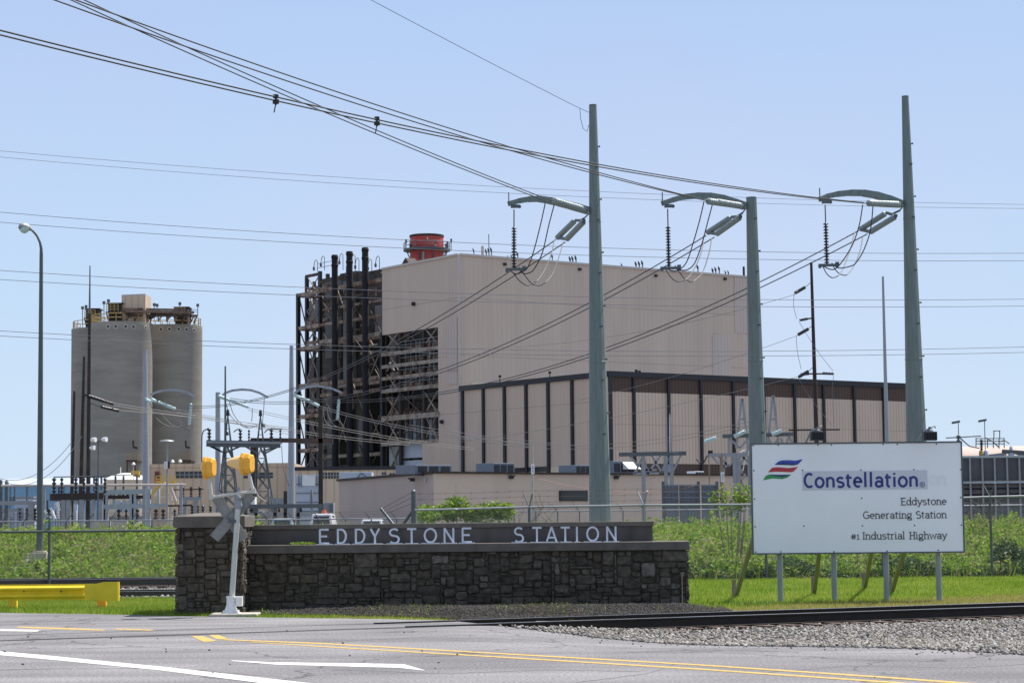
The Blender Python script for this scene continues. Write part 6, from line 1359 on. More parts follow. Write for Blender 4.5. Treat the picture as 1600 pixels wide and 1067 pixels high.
for i, (x, yt, yb) in enumerate(((129,481,508),(134.5,479,505),(162.5,473,498),(169.5,470,495),(241,476,500),(245.5,477,500),(281,474.5,482),(309,477,492))):
    Y = 411 if i < 2 else 395 if i < 4 else 405; mb = MB(); mb.tube([P(x,yb,Y), P(x,yt,Y)], .08, 5); mb.box(P(x,yt,Y), (.5,.4,.55)); tag(mb.build('light_pole', M['galv_dark']), 'small floodlight pole on the silo tops, %s from the left' % ('first','second','third','fourth','fifth','sixth','seventh','last')[i], 'light', 'floodlights on the silo tops')
for i, (x0, x1, Y, t_) in enumerate(((202,220,391,s2),(284,303,404,s3))):
    z = PZ(x0,719,Y); xa, xb = PX(x0,Y,720), PX(x1,Y,720); mb = MB(); mb.span((xa,Y-3.5,z-.25),(xb,Y+2,z)); mb.build('platform', M['rust_brown'], t_)
    for dz in (.6,1.2): mb = MB(); mb.beam(Vector((xa,Y-3.4,z+dz)), Vector((xb,Y-3.4,z+dz)), .09); mb.build('platform_rail', M['saf_dull'], t_)
    for k in range(5): x = lerp(xa,xb,k/4); mb = MB(); mb.beam(Vector((x,Y-3.4,z)), Vector((x,Y-3.4,z+1.2)), .09); mb.build('platform_post', M['saf_dull'], t_)
    for k in (0,1): x = lerp(xa,xb,.1+.7*k); mb = MB(); mb.beam(Vector((x,Y-3.2,z-.2)), Vector((x-.6,Y-.2,z-4)), .25); mb.build('platform_strut', M['rust_brown'], t_)
    mb = MB(); p = P(x0+6, 688, Y-6.5+(2 if i else 0)); mb.beam(p, p-Z_*1.2+X_*.1, .3); mb.beam(p-Z_*1.2, p-Z_*1.4+X_*.8, .35); mb.build('pipe_stub', M['rust_dark'], t_)
# ------------------------------------------------------------------ switchyard, left
class Rack:
    def __init__(s, px, Y, label, cat='switchgear', grp=None, name='switch_rack'):
        c = P(px, 812, Y); c.z = 0; s.Y = Y; s.t = thing(name, c, label, cat, grp)
    def beam(s, a, b, w=.3, m='galv', name='beam', dy=0):
        mb = MB(); mb.beam(P(*a, s.Y+dy), P(*b, s.Y+dy), w, w); return mb.build(name, M[m], s.t)
    def post(s, x, y, w=.3, m='galv', name='column', dy=0, y1=None):
        p = P(x, y, s.Y+dy); q = at(p, 0) if y1 is None else P(x, y1, s.Y+dy); mb = MB(); mb.beam(q, p, w, w); return mb.build(name, M[m], s.t)
    def ins(s, x, y0, y1, w=5.5, n=4, m='dark_ins', dy=0, x1=None):
        r = w*s.Y/F/2; return insulator(P(x if x1 is None else x1, y1, s.Y+dy), P(x, y0, s.Y+dy), M[m], s.t, n, r*1.15, 'insulator', .45)
    def rod(s, x, y0, y1, w=4.5, m='xfmr', dy=0, name='arrester'):
        r = w*s.Y/F/2; mb = MB(); mb.lathe(P(x, y1, s.Y+dy), P(x, y0, s.Y+dy), [(0,r),(.9,r),(.95,r*.6),(1,r*.5)], 10); return mb.build(name, M[m], s.t)
    def tube(s, pts, r=.05, m='galv', name='conduit', dy=0):
        mb = MB(); mb.tube([P(x, y, s.Y+dy) for x, y in pts], r, 6); return mb.build(name, M[m], s.t)
    def box(s, x0, x1, y0, y1, d=1.0, m='xfmr', name='cabinet', dy=0):
        a = P(x0, y1, s.Y+dy); b = P(x1, y0, s.Y+dy); mb = MB(); mb.span((a.x, s.Y+dy, a.z), (b.x, s.Y+dy+d, b.z)); return mb.build(name, M[m], s.t)
k = Rack(30, 185, 'grey switch rack with thin silver posts and stubby dark insulators at the far left edge')
for x, y in ((1,752),(10.5,753)): k.post(x, y, .28, 'galv_dark'); k.rod(x, y-3, y+8, 5, 'galv_dark')
k.beam((-30,786),(66,785.5), .35); k.beam((-30,797),(36,797), .2); k.post(49, 786, .5); k.post(66, 786, .4)
for x in (31, 43, 55): k.ins(x, 793.5, 815, 4.6 if x != 43 else 6, 4)
for x in (23, 42): k.post(x, 759, .10, 'galv_dark', 'dropper', 0, 785)
for x in (16, 18.5, 21, 23.5): k.ins(x, 775.5, 785, 1.8, 4)
k.tube([(0,801),(20,796),(34,794)], .06); k.tube([(56,793),(70,791),(78,788)], .06)
b = Rack(150, 184, 'long silver tubular bus carried on grey posts across the left switchyard')
b.tube([(2,758.5),(90,758),(200,757.5),(290,757)], .11, 'trim_light', 'bus_tube')
for x in (69, 226, 283): b.post(x, 759, .22, 'galv', 'column')
k = Rack(120, 182, 'dark switch platform with tall stacked black insulators between lamp and rusted poles')
k.beam((79,776),(162,774.5), .55, 'rust_dark'); k.beam((79,780),(162,779), .25, 'galv_dark'); k.tube([(82,776),(100,772.5),(160,771)], .07, 'trim_light')
for x, w in ((84.5,6.5),(96.5,5),(92,3.5),(118.5,6),(131,5),(150.5,5),(164,5)): k.ins(x, 746 if x != 92 else 760, 770.5, w, 4)
k.tube([(84,745),(112,744.5),(164,743.5)], .05, 'galv_dark', 'top_wire')
for x in (100, 107, 128, 146, 158): k.post(x, 778, .42 if x < 140 else .3, 'galv')
for (a_, c_) in (((70,797),(79,810)),((79,793),(86,811)),((91,783),(93,810)),((88,785),(95,797))): k.tube([a_, c_], .13, 'white', 'strut')
k.ins(74, 780, 797, 3, 6); k.ins(76, 795, 812, 6, 3); k.ins(96, 784, 812, 4, 4); k.rod(92.5, 783, 793, 4.5, 'white')
k = Rack(200, 186, 'grey two-tier switch rack with black insulators behind the far pole at the silos')
k.beam((157,769.5),(236,767.5), .42, 'xfmr'); k.beam((161,791.5),(250,789.5), .40, 'xfmr'); k.beam((141,777),(236,776), .3, 'rust_dark')
for x in (162, 166, 206, 210, 232): k.post(x, 769, .36, 'xfmr')
for x in (147, 158.5, 180.5, 193, 214): k.post(x, 743, .16, 'galv_dark', 'bus_post', 0, 768); k.ins(x, 748, 760, 2.8, 4, 'galv_dark')
k.tube([(145,743),(180,742),(216,741.5)], .05, 'galv_dark', 'top_wire')
for x in (173, 186, 192.5, 199, 203.5): k.ins(x, 770.5, 778.5, 4, 2)
for x in (178, 213.5, 248): k.rod(x, 764, 789.5, 4.3)
for x, w in ((185.5,6),(197,4.3),(214.5,5.6),(243.5,6),(255,6.5),(273,4)): k.ins(x, 795, 815 if x < 230 else 813, w, 3)
k.beam((232,790),(262,789), .3, 'xfmr'); k.beam((262,790),(300,789), .15, 'rust_dark')
for (a_, c_) in (((164,784),(170,791)),((187,773),(190,777)),((193,781),(200,792)),((179,800),(184,809)),((216,775),(220,786)),((268,764),(275,783)),((266,792),(272,806))): k.tube([a_, c_], .11, 'trim_light', 'strut')
for x0, x1 in ((181,189),(190,208)): k.box(x0, x1, 782, 800, 1.5, 'paleblue', 'cabinet', 4)
k.box(170, 228, 806, 813, 1, 'galv', 'cabinet', 5)
k = Rack(298, 192, 'small switch stand with three black insulators left of the short far pole')
k.beam((280,779),(315,778.5), .3, 'galv')
for x in (285.5, 298.5, 312): k.ins(x, 759.5, 777.5, 4, 4)
for x in (306, 289): k.post(x, 779, .35, 'galv')
for x in (282, 287, 300, 309, 317, 329): k.ins(x, 789, 803, 5, 3)
for x in (279, 304): k.rod(x, 788, 803, 1.6, 'redpaint', 0, 'red_rod')
k.beam((270,765),(318,764), .1, 'rust_dark')
# lattice towers carrying a switch platform
def lattice(px, ytop, ywaist, x0, x1, Y, label):
    t = thing('lattice_tower', at(P(px,812,Y),0), label, 'tower', 'lattice towers in the switchyard')
    top = P(px, ytop, Y); L = []
    for sx in (-1, 1):
        for dy in (-1, 1):
            w = P(px + sx*4.5, ywaist, Y); w.y += dy*.35; b = at(P(x0 if sx < 0 else x1, 812, Y), 0); b.y += dy*1.0
            mb = MB(); mb.beam(top, w, .09); mb.beam(w, b, .11); mb.build('leg', M['galv_dark'], t); L.append((w, b, sx, dy))
    f, g = [l for l in L if l[3] == -1]; fb, gb_ = [l for l in L if l[3] == 1]
    for n in range(6):
        a0, a1 = n/6, (n+1)/6
        for (p, q) in ((f, g), (fb, gb_)):
            mb = MB(); mb.beam(p[0].lerp(p[1],a0), q[0].lerp(q[1],a1), .09); mb.beam(q[0].lerp(q[1],a0)+Y_*.1, p[0].lerp(p[1],a1)+Y_*.1, .06); mb.beam(p[0].lerp(p[1],a1)+Y_*.2, q[0].lerp(q[1],a1)+Y_*.2, .06); mb.build('lattice', M['galv_dark'], t)
    for n in range(3):
        h = .3+.22*n; mb = MB(); mb.beam(top.lerp(f[0],h), top.lerp(g[0],h), .07); mb.build('lattice', M['galv_dark'], t)
    mb = MB(); mb.lathe(top-Z_*.1, top+Z_*.5, [(0,.18),(1,.12)], 8); mb.build('peak', M['black'], t)
    return t
lattice(356, 648, 690, 336, 378, 205, 'left lattice tower in the switchyard, next to the short far pole')
lattice(407, 648.5, 690, 396, 434, 205.5, 'right lattice tower in the switchyard, left of the far pole at the boiler frame')
k = Rack(380, 204, 'wide grey switch platform on braces between the two lattice towers, carrying black insulators')
k.beam((323,692.5),(438,694.5), .62, 'galv_dark', 'platform'); k.beam((323,690.5),(441,692), .2, 'galv', 'platform_edge', -.4)
for a_, c_ in (((326,696),(352,708)),((350,708),(378,696)),((383,697),(404,709)),((412,709),(438,696)),((330,696),(345,705)),((408,706),(432,697))): k.beam(a_, c_, .16, 'galv_dark', 'brace')
for x, w, y0 in ((327,6,669),(375.5,5.5,670),(389,3.4,671),(424,5.5,670),(438,3.4,671)): k.ins(x, y0, 690.5, w, 4)
for pts in ([(315,730),(315.5,680),(318,673),(326,669)], [(365,675),(370,671),(376,670)], [(413,676),(418,671),(424,670)], [(424,669.5),(441,670.5)]): k.tube(pts, .06, 'galv_dark', 'jumper')
k.rod(355, 674, 680, 4.5, 'black', 0, 'camera_box'); k.rod(411, 661, 667, 7, 'galv_dark', 0, 'lamp')
k.tube([(440,696),(441,715),(443,735),(452,760)], .03, 'cable_grey', 'drop_wire')
k = Rack(450, 206, 'brown rusted portal of column, long beam and timber pole before the boiler frame')
k.beam((392,687.5),(520,688.5), .42, 'rust_brown'); k.post(396, 686, .55, 'rust_brown'); k.post(501, 640, .42, 'rust_dark', 'timber_pole'); k.beam((466,691),(520,692), .25, 'galv_dark')
k = Rack(440, 188, 'low dark switch beams with grey arresters below the long brown portal beam')
k.beam((382,791),(506,790), .36, 'galv_dark'); k.beam((380,804),(452,802.5), .3, 'galv'); k.beam((462,804),(512,803), .3, 'galv')
for x, y0 in ((420,763),(487,765)): k.rod(x, y0, 787, 4.3, 'casing_grey'); k.ins(x, 787, 794, 4, 2); k.post(x, 794, .18)
k.post(446, 767, .3, 'black'); k.ins(436, 785, 800, 4, 3); k.ins(470, 788, 800, 5, 2); k.ins(392, 787, 800, 5, 2)
for x in (384, 400, 430, 466, 500): k.post(x, 791, .3, 'galv_dark')
k.tube([(396,760),(404,775),(416,784)], .05, 'trim_light'); k.tube([(404,798),(412,797),(414,806)], .07, 'white')
k.box(425, 446, 778, 790, 1.5, 'galv', 'cabinet', 4); k.box(384, 398, 776, 788, 1.5, 'white', 'cabinet', 4)
# containers, tanks, sheds
def shed(name, x0, x1, y0, Y, d, m, label, cat, roof=None, ribs=0, grp=None):
    xa, xb = PX(x0,Y,790), PX(x1,Y,790); z = PZ((x0+x1)/2, y0, Y); t = thing(name, ((xa+xb)/2, Y, 0), label, cat, grp); mb = MB(); mb.span((xa,Y,0),(xb,Y+d,z)); mb.build('walls', M[m], t, .03)
    if roof: mb = MB(); mb.span((xa-.15,Y-.15,z+.002),(xb+.15,Y+d+.15,z+.35)); mb.build('roof', M[roof], t)
    for k_ in range(ribs): zz = z*(k_+1)/(ribs+1); mb = MB(); mb.span((xa-.02,Y-.06,zz-.05),(xb+.02,Y-.001,zz+.05)); mb.build('rib', M['hvac'], t)
    return t, xa, xb, z
t, xa, xb, z = shed('equipment_tower', 463, 498, 742, 238, 4, 'paleblue', 'pale blue-grey ribbed equipment tower right of the far pole at the boiler frame', 'equipment', None, 6)
mb = MB(); mb.span((lerp(xa,xb,.25),237.9,z-1.2),(lerp(xa,xb,.85),237.99,z-.15)); mb.build('panel', M['white'], t)
for x in (.12,.24,.92): mb = MB(); mb.beam(Vector((lerp(xa,xb,x),237.9,z-1.3)), Vector((lerp(xa,xb,x),237.9,z+.2)), .08); mb.build('post', M['hvac'], t)
t, xa, xb, z = shed('roof_plenum', 531, 581, 737.5, 240, 3, 'paleblue', 'pale blue-grey braced box seen over the left end of the low building roof', 'equipment')
mb = MB(); mb.beam(Vector((lerp(xa,xb,.5),239.9,z-.9)), Vector((lerp(xa,xb,.68),239.9,z-.05)), .1); mb.beam(Vector((lerp(xa,xb,.68),239.9,z-.05)), Vector((lerp(xa,xb,.97),239.9,z-1.0)), .1); mb.build('brace', M['hvac'], t)
t, xa, xb, z = shed('cabinet', 504, 521, 785, 225, 2, 'galv', 'small grey cabinet at the left end of the low building', 'cabinet')
mb = MB(); mb.span((lerp(xa,xb,.62),224.9,z-1.0),(xb-.1,224.99,z-.2)); mb.build('door_panel', M['hvac'], t)
t, xa, xb, z = shed('blue_hall', -40, 166, 757, 340, 20, 'skyblue', 'long sky-blue hall with a pale roof far behind the left switchyard', 'building')
mb = MB(); mb.prism([(xa-.3,339.6,z),(xb+.3,339.6,z),(xb+.3,345,z+1.1),(xa-.3,345,z+1.1)], Vector((0,16,.01))); mb.build('roof', M['paleblue'], t)
for px in (16, 43, 70, 100): 
    p = P(px,757,340); mb = MB(); mb.span((p.x-.06,339.9,0),(p.x+.06,339.99,z)); mb.build('joint', M['hvac'], t)
for x0, x1, y0, lab, m in ((-20,22,797,'pale blue-grey transformer tank at the far left edge','xfmr'),(22,51,778,'pale grey box transformer below the small post insulators','paleblue'),(84,100,783,'pale blue-grey cabinet left of the rusted poles','paleblue'),(112,121,785,'narrow pale cabinet beside the leftmost rusted pole','paleblue')):
    Y = 215; xa, xb = PX(x0,Y,800), PX(x1,Y,800); z = PZ((x0+x1)/2,y0,Y); t = thing('transformer', ((xa+xb)/2,Y,0), lab, 'transformer'); mb = MB(); mb.span((xa,Y,0),(xb,Y+2,z)); mb.build('tank', M[m], t, .06)
    mb = MB(); mb.span((xa-.1,Y-.1,z+.003),(xb+.1,Y+2.1,z+.16)); mb.build('lid', M['galv'], t)
    for q in range(4): x = lerp(xa,xb,.15+.7*q/3); mb = MB(); mb.span((x-.06,Y-.35,z*.15),(x+.06,Y-.001,z*.8)); mb.build('cooling_fin', M[m], t)
Y = 330; ct_ = at(P(198,812,Y),0); r = 35*Y/F; z = PZ(198,749,Y-r); t = thing('storage_tank', ct_, 'round cream tank with shallow white domed roof in front of the silos', 'tank'); mb = MB(); mb.lathe(ct_, ct_+Z_*z, [(0,r),(1,r)], 40); mb.build('shell', M['cream'], t)
zd = PZ(198,738.5,Y); mb = MB(); mb.lathe(ct_+Z_*(z+.002), ct_+Z_*zd, [(0,r*1.02),(.25,r*.93),(.55,r*.72),(.82,r*.44),(.96,r*.2),(1,.1)], 40); mb.build('dome', M['white'], t); mb = MB(); mb.beam(ct_+Z_*(zd-.2)-X_*1, ct_+Z_*(zd+.9)-X_*1, .12); mb.build('vent', M['white'], t)
mb = MB(); mb.beam(P(205,738,Y-r), P(218,738.5,Y-r), .6); mb.beam(P(209,741.5,Y-r-.3), P(219,744,Y-r-.3), .5); mb.build('walkway', M['saf_yellow'], t)
# stairs, door, steel legs on the tan annex
st = thing('stair_tower', at(P(258,812,296),0), 'yellow-railed outside stair with cream steel legs at the tan annex', 'stairs')
Ys = 297
for y in (743.5, 748, 753): mb = MB(); mb.beam(P(244,y,Ys), P(274,y-.3,Ys), .12 if y < 750 else .35); mb.build('landing_rail', M['saf_yellow'], st)
for x in (244,251,259,267,274): mb = MB(); mb.beam(P(x,743.5,Ys), P(x,753,Ys), .1); mb.build('rail_post', M['saf_yellow'], st)
for dx, m in ((0,'saf_yellow'),(4,'saf_yellow'),(7,'cream')): mb = MB(); mb.beam(P(252+dx,754,Ys-.5), P(234+dx,775,Ys-.5), .22 if m != 'cream' else .4); mb.build('stringer', M[m], st)
for x in (262, 268, 277, 284): mb = MB(); mb.beam(at(P(x,812,Ys),0), P(x,754,Ys), .28); mb.build('leg', M['cream'], st)
for a_, c_ in (((262,790),(284,770)),((262,768),(276,800)),((235,776),(262,776))): mb = MB(); mb.beam(P(*a_,Ys), P(*c_,Ys), .2); mb.build('brace', M['cream'], st)
dr_ = thing('doorway', at(P(246,754,299.8),P(246,754,299.8).z), 'orange-red framed door at the top of the yellow stair', 'door'); mb = MB(); mb.span((PX(242,299.9,745),299.72,PZ(246,754,299.9)),(PX(250,299.9,745),299.85,PZ(246,736,299.9))); mb.build('frame', M['orange_red'], dr_); mb = MB(); mb.span((PX(243.3,299.9,745),299.62,PZ(246,747,299.9)),(PX(248.7,299.9,745),299.71,PZ(246,737.3,299.9))); mb.build('pane', M['window'], dr_)
# lamp and sign poles
def pole(name, x, y0, Y, w, m, label, cat, grp=None):
    p = P(x, y0, Y); t = thing(name, at(p,0), label, cat, grp); mb = MB(); mb.tube([at(p,-.1), p], [w*Y/F/2, w*Y/F*.4], 10); mb.build('pole', M[m], t); return t
t = pole('light_pole', 153.7, 688, 172, 2.6, 'galv_dark', 'thin grey pole with a pair of white floodlights before the middle silo', 'light')
for x, y in ((146,687),(163,686.5),(144.5,699.5)): mb = MB(); c = P(x,y,171.8); mb.lathe(c-X_*.22+Y_*.1, c+X_*.2-Y_*.1, [(0,.10),(.4,.18),(1,.20)], 10); mb.build('floodlight', M['white'], t)
mb = MB(); mb.beam(P(145,690,172), P(162,689,172), .08); mb.build('crossbar', M['galv_dark'], t)
t = pole('light_pole', 261.3, 690, 160, 3.2, 'galv', 'pale slim light pole with a flat T-shaped head before the right silo', 'light')
mb = MB(); c = P(261,688.3,160); mb.lathe(c-Z_*.06, c+Z_*.08, [(0,.56),(.5,.5),(1,.1)], 16); mb.build('lamp_head', M['galv'], t)
mb = MB(); c = P(258.7,726.5,159.8); mb.box(c, (.22,.06,.52)); ps = mb.build('sign_plate', M['white'], t)
for dz in (.12,-.02,-.14): mb = MB(); mb.box(c+Vector((0,-.035,dz)), (.13,.008,.04)); mb.build('print_line', M['navy'], ps)
mb = MB(); mb.box(P(263.8,726,160.1), (.16,.2,.55)); mb.build('box', M['trim_dark'], t)
for i, (x, y) in enumerate(((208.5,723),(269.5,719),(281.5,718.5))):
    t = pole('yard_lamp', x, y+3, 318, 1.4, 'cream', 'small cream yard lamp, %s, against the silo bases' % ('leftmost','middle one','rightmost')[i], 'light', 'cream yard lamps'); mb = MB(); c = P(x,y+2,318); mb.lathe(c-Z_*.1, c+Z_*.3, [(0,.3),(.5,.25),(1,.05)], 8); mb.build('lamp_head', M['white'], t)
mb = MB(); mb.tube([at(P(352.3,812,240),0), P(352,572,240)], [.2,.09], 8); tag(mb.build('lightning_mast', M['galv_dark']), 'thin bare lightning mast beside the short far pole', 'mast')
def signpole(x, y0, Y, sy, lab, w=2.8, m='wood'):
    t = pole('sign_pole', x, y0, Y, w, m, lab, 'pole'); mb = MB(); c = P(x+1, sy, Y-.2); mb.box(c, (.26,.04,.72)); ps = mb.build('sign_plate', M['white'], t)
    for dz in (.2,.08,-.05,-.2): mb = MB(); mb.box(c+Vector((0,-.025,dz)), (.15,.008,.05)); mb.build('print_line', M['navy'], ps)
    return t
M['pole_pale'] = mat('pale_weathered_timber', (0.36,0.35,0.34), 0.8, 0, 0.15, 3)
signpole(831.5, 695, 158, 732.5, 'pale weathered pole with a small white sign, left of the tall pole base', 3.2, 'pole_pale')
signpole(1128, 709, 158, 745, 'brown pole with a small white sign near the white board', 2.6, 'wood')
t = pole('post', 1107.5, 706, 158, 2.2, 'wood', 'thin brown post with a lamp bracket left of the steel A-frames', 'post'); mb = MB(); mb.box(P(1110,706,157.8), (.35,.2,.22)); mb.build('lamp', M['trim_dark'], t)
# ------------------------------------------------------------------ steel frames right
def aframe(x, y0, Y, half):
    return [(P(x-half, 686, Y), P(x, y0, Y)), (P(x+half, 686, Y), P(x, y0, Y))]
k = Rack(1180, 168, 'grey galvanised steel A-frame structure with lattice legs left of the white board', 'steel frame', None, 'line_gantry')
for x, y0 in ((1159.5,623),(1208,618.5)):
    for sx in (-1,1): k.beam((x+sx*9,700),(x+sx*.8,y0), .17, 'galv', 'a_frame_leg')
    k.beam((x-3.5,655),(x+3.5,655), .16, 'galv', 'a_frame_tie'); k.rod(x, y0-1, y0+3, 2.5, 'galv_dark', 0, 'peak')
k.beam((1129,681.5),(1240,678), .30, 'galv_dark', 'crossbeam'); k.beam((1106,711),(1168,710), .28, 'galv', 'crossbeam')
for a_, c_ in (((1139,711),(1139,684)),((1141,686),(1156,700)),((1156,700),(1170,684)),((1170,700),(1150,740)),((1148,711),(1160,740)),((1122,712),(1138,728)),((1138,728),(1156,712)),((1158,712),(1170,722)),((1112,712),(1122,724)),((1134,712),(1134,730)),((1150,742),(1168,768)),((1165,740),(1148,766)),((1220,684),(1226,700)),((1226,700),(1232,684)),((1200,684),(1212,705)),((1216,684),(1204,705)),((1232,680),(1238,692))): k.beam(a_, c_, .16, 'galv', 'lattice')
for x in (1148, 1153.5, 1171): k.post(x, 712, .3, 'galv', 'column')
k.post(1127, 712, .25, 'wood', 'column')
for a_, x1, y1 in (((1119,684),1101,690),((1165,673.5),1147,682),((1221,673),1206,679)): insulator(P(x1,y1,167.5), P(*a_,167.5), M['pale_ins'], k.t, 12, .19, 'insulator', .8)
k.rod(1139, 687, 706, 2.4, 'galv_dark'); k.rod(1147.5, 715, 738, 7, 'galv_dark', .3, 'switch_box'); k.box(1127,1133,731,740,.4,'galv','box')
k.tube([(1158,706),(1164,716),(1161,735),(1152,738)], .05, 'white', 'conduit'); k.tube([(1170,706),(1163,703),(1156,707)], .05, 'white', 'conduit')
k.tube([(1088,717),(1093,723),(1100,722),(1105,712)], .06, 'trim_dark', 'jumper')
k = Rack(1030, 172, 'grey steel switch frame with truss legs above the low roof, right of the green pole', 'steel frame', None, 'line_gantry')
k.beam((967,710),(1072,708), .32, 'galv_dark', 'crossbeam')
for a_, c_ in (((992,740),(1005,711)),((1005,711),(1012,740)),((1012,740),(1032,712)),((1018,711),(1034,738)),((1034,738),(1044,711)),((1044,711),(1052,740)),((1052,735),(1064,711)),((984,711),(996,728)),((990,740),(1030,739)),((1000,734),(1026,734))): k.beam(a_, c_, .17, 'galv', 'lattice')
for x in (1005, 1040, 1049): k.post(x, 710, .3, 'galv', 'column')
k.rod(1045.5, 725, 738, 11, 'galv', 0, 'tank_drum'); k.rod(1046.5, 646, 708, 2.2, 'paleblue', 0, 'mast')
t = thing('steel_gate', at(P(1078,812,150),0), 'tall blue-grey barred steel gate in front of the low building', 'gate')
for x0, x1 in ((1036,1060),(1066,1089),(1096,1119)): mb = MB(); a = P(x0,757,150); b = P(x1,757,150); mb.span((a.x,150.05,.3),(b.x,150.1,a.z)); mb.build('leaf', M['hvac'], t)
for x, y in ((1036,752),(1064,757),(1091,752),(1120,752)): mb = MB(); p = P(x,y,150); mb.beam(at(p,0), p, .20); mb.build('post', M['galv_dark'], t)
for q in range(14): x = 1037+q*6.1; mb = MB(); p = P(x,757,149.9); mb.beam(at(p,.3), p, .035); mb.build('bar', M['galv_dark'], t)
for y in (758, 768, 777, 787): mb = MB(); mb.beam(P(1036,y,149.8), P(1120,y,149.8), .045); mb.build('crossbar', M['galv'], t)
w = [P(x, y, 150-.0) for x, y in ((842,748),(880,757),(920,764),(960,768),(1010,769.5),(1050,766),(1090,758),(1125,748))]; mb = MB(); mb.tube(w, .018, 5); tag(mb.build('slack_cable', mat('tan_cable', (.45,.25,.18), .7)), 'slack tan cable sagging across the front of the low building', 'cable')
# dark screen wall far right
Y = 150; xa, xb = PX(1470,Y,760), PX(1800,Y,760); z1 = PZ(1550,713.5,Y); zm = PZ(1550,753,Y); fw = thing('screen_wall', ((xa+xb)/2, Y, 0), 'dark grey louvred screen wall with pale posts at the right edge', 'wall')
mb = MB(); mb.span((xa,Y+.05,zm),(xb,Y+.2,z1)); mb.build('upper_panel', M['firewall'], fw)
for q in range(7): zz = zm-.25-q*.42; mb = MB(); mb.beam(Vector((xa,Y+.12,zz)), Vector((xb,Y+.12,zz)), .06, .33); mb.build('louvre', M['firewall'], fw)
mb = MB(); mb.span((xa,Y+.5,0),(xb,Y+.6,zm-.1)); mb.build('backing', M['black'], fw)
for q in range(16): x = PX(1477.5+q*19.3,Y,760); mb = MB(); mb.span((x-.06,Y-.12,0),(x+.06,Y+.04,z1+.02)); mb.build('post', M['galv'], fw)
for zz in (z1, zm): mb = MB(); mb.beam(Vector((xa,Y-.13,zz)), Vector((xb,Y-.13,zz)), .14); mb.build('rail', M['xfmr'], fw)
Y = 250; a = P(1470,700,Y); b = P(1850,700,Y); zt_ = PZ(1560,693.5,Y); t = thing('storage_tank', at((a+b)/2,0), 'long faded pink-brown tank roof behind the dark screen wall at right', 'tank'); mb = MB(); mb.lathe(Vector((a.x,Y+8,zt_-4)), Vector((b.x,Y+8,zt_-4)), [(0,4),(1,4)], 24); mb.build('shell', M['pinkroof'], t)
for px in (1500,1540,1580,1620,1660): x = PX(px,Y,700); mb = MB(); mb.beam(Vector((x,Y+8,0)), Vector((x,Y+8,zt_-6)), .8); mb.build('saddle', M['galv_dark'], t)
mb = MB(); 
for (x0,x1,y) in ((1525,1569,685),(1525,1569,689),(1525,1569,693)): mb = MB(); mb.beam(P(x0,y,240), P(x1,y,240), .09); mb.build('handrail', M['rust_brown'], t)
for x in (1525,1534,1543,1552,1561,1569): mb = MB(); mb.beam(P(x,700,240), P(x,684,240), .09); mb.build('stanchion', M['rust_brown'], t)
for (p, q) in (((1553,684),(1553,673)),((1562,684),(1562,673)),((1552,673),(1563,673))): mb = MB(); mb.beam(P(*p,240), P(*q,240), .09); mb.build('ladder_hoop', M['rust_brown'], t)
for i, (x, yt, yb, xl) in enumerate(((1498,659,690,1493.5),(1539,656.5,690,1535))):
    t = pole('camera_pole', x-.8, yt, 152, 1.6, 'galv_dark', ('thin pole with angled floodlight just above the right end of the white board','thin pole with angled floodlight above the dark screen wall')[i], 'light', 'floodlight poles at right'); mb = MB(); mb.frame(P(xl,yt+.5,152), X_*.28+Z_*.05, Y_*.12, Z_*.08); mb.build('lamp_head', M['galv_dark'], t)
k = Rack(1530, 151, 'switch equipment with a yellow-stained dark bushing above the dark screen wall', 'switchgear')
k.ins(1533.5, 686, 706, 5, 6); k.rod(1533.5, 704, 713, 8, 'saf_dull'); k.rod(1541, 703, 714, 7, 'paleblue', 0, 'bushing'); k.rod(1580, 697, 714, 6, 'paleblue', 0, 'bushing'); k.rod(1580, 707, 714, 9, 'paleblue', 0, 'bushing')
k.ins(1497.5, 679, 690, 6, 3, 'galv_dark'); k.tube([(1478,684),(1497,683),(1533,681)], .05, 'cable_grey', 'bus_wire'); k.tube([(1500,684),(1515,697),(1530,700)], .05, 'cable_grey', 'bus_wire'); k.tube([(1540,684),(1552,690),(1562,700)], .05, 'cable_grey', 'bus_wire')
k.beam((1545,712),(1572,709), .2, 'galv'); k.beam((1566,705),(1610,708), .28, 'galv_dark'); k.beam((1586,707),(1600,712), .2, 'xfmr'); k.tube([(1562,690),(1569,687),(1577,693)], .04, 'galv_dark'); k.box(1500,1610,712.6,713.3,.3,'xfmr','cap')
# ------------------------------------------------------------------ far fences, block wall, cars
def far_fence(x0, x1, ytop, Y, n, label, arm=1, mesh=True):
    xa, xb = PX(x0,Y,800), PX(x1,Y,800); z = PZ((x0+x1)/2, ytop, Y); t = thing('chain_link_fence', ((xa+xb)/2,Y,0), label, 'fence')
    mb = MB(); mb.tube([(xa,Y,z),(xb,Y,z)], .045, 6); mb.build('top_rail', M['galv'], t)
    for q in range(n+1):
        x = lerp(xa,xb,q/n); mb = MB(); mb.tube([(x,Y+.04,-.1),(x,Y+.04,z)], .04, 6); mb.tube([(x,Y+.04,z),(x-arm*.38,Y-.1,z+.42)], .028, 5); mb.build('post', M['galv_dark'], t)
    mb = MB()
    for k_ in range(3): mb = MB(); mb.tube([(xa-arm*(.12+.12*k_),Y-.05,z+.14+.13*k_),(xb-arm*(.12+.12*k_),Y-.05,z+.14+.13*k_)], .008, 4); mb.build('barbed_wire', M['rust_brown'], t)
    if mesh: fence_mesh('mesh', t, [((xa,Y),(xb,Y),.6,z-.02,.16,.005)], M['wire'])
far_fence(-30, 271, 813.5, 118, 9, 'far chain-link fence with angled arms in front of the left switchyard', -1)
far_fence(380, 700, 810.5, 124, 8, 'far chain-link fence with angled arms behind the left half of the stone wall', 1)
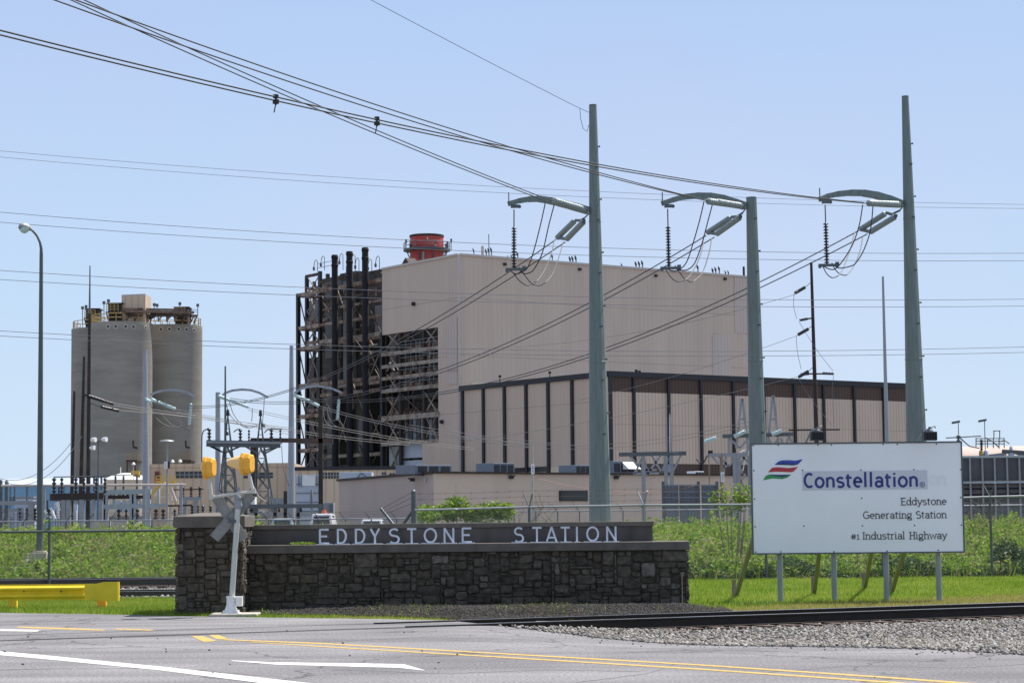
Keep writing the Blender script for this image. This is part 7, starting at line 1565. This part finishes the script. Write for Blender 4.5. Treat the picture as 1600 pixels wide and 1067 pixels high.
far_fence(701, 1178, 797.5, 132, 14, 'far chain-link fence with angled arms along the low building front', 1)
far_fence(1490, 1680, 789, 112, 5, 'far chain-link fence in front of the dark screen wall at right', 1)
Y = 119; xa, xb = PX(142,Y,815), PX(197,Y,815); t = thing('block_wall', ((xa+xb)/2,Y,0), 'short pale concrete block wall segment among weeds before the switchyard', 'wall'); z = PZ(170,812.5,Y); mb = MB(); mb.span((xa,Y+.3,0),(xb,Y+.5,z)); mb.build('blocks', M['lowblock'] if False else M['pad'], t)
for q in range(1,5): mb = MB(); zz = z-q*.28; mb.span((xa,Y+.293,zz-.012),(xb,Y+.299,zz+.012)); mb.build('joint', M['xfmr'], t)
mb = MB(); mb.box(P(171,817,Y+.2), (.14,.05,.36)); mb.build('notice', M['white'], t)
def car(px, yroof, Y, L, label, m, van=False):
    """parked end-on: the tail faces the viewer"""
    z = PZ(px, yroof, Y); x = PX(px, Y, 812); t = thing('parked_car', (x, Y, 0), label, 'car', 'cars parked behind the stone wall'); h = z; w = 1.85; bz = .55*h
    prof = [(0,.3),(L,.3),(L,bz*.85),(L*.97,bz),(L*.74 if not van else L*.88,bz*1.06),(L*.58 if not van else L*.78,h*.985),(L*.4,h),(L*.10 if not van else L*.03,h*.985),(L*.03 if not van else L*.01,bz*1.02),(0,bz*.9)]
    n = len(prof); vs = []
    for sx in (-1, 1):
        for a, b in prof: vs.append((x+sx*(w/2 if b <= bz*1.07 else w*.41), Y+a, b))
    mb = MB(); mb.add(vs, [list(range(n)), list(range(2*n-1, n-1, -1))]+[(i, (i+1)%n, n+(i+1)%n, n+i) for i in range(n)]); mb.build('body', M[m], t, .06)
    mb = MB(); y0 = Y-.03+(L*.05 if not van else .03); mb.prism([(x-w*.38,y0,bz*1.12),(x+w*.38,y0,bz*1.12),(x+w*.33,y0+.12,h*.92),(x-w*.33,y0+.12,h*.92)], (0,.02,0)); mb.build('rear_window', M['window'], t)
    for sx in (-1,1):
        mb = MB(); mb.prism([(x+sx*w*.462,Y+L*.12,bz*1.1),(x+sx*w*.462,Y+L*.68,bz*1.1),(x+sx*w*.425,Y+L*.58,h*.93),(x+sx*w*.425,Y+L*.14,h*.93)], (sx*.012,0,0)); mb.build('side_window', M['window'], t)
        mb = MB(); mb.box((x+sx*w*.43,Y-.01,bz*.85), (.16,.06,.22)); mb.build('tail_light', M['redpaint'], t)
        for yy in (L*.18, L*.80): mb = MB(); c = Vector((x+sx*(w/2-.1), Y+yy, .33)); mb.lathe(c-X_*.11*sx, c+X_*.125*sx, [(0,.30),(.1,.32),(.9,.32),(1,.30)], 16); mb.build('wheel', M['tyre'], t)
    return t, x, z
t, x, z = car(502, 802, 172, 5.2, 'white van with an orange roof beacon peeking over the stone wall', 'carwhite', True); mb = MB(); mb.lathe(Vector((x+.1,173.5,z)), Vector((x+.1,173.5,z+.3)), [(0,.22),(1,.14)], 10); mb.build('beacon', M['orange_red'], t)
car(440, 809.5, 168, 4.4, 'silver car roof barely showing over the left end of the stone wall', 'carsilver')
car(580, 811, 165, 4.7, 'white car roof showing over the stone wall above the first word', 'carwhite')
car(1075, 811.5, 160, 4.5, 'white car roof showing over the weeds right of the stone wall', 'carwhite')
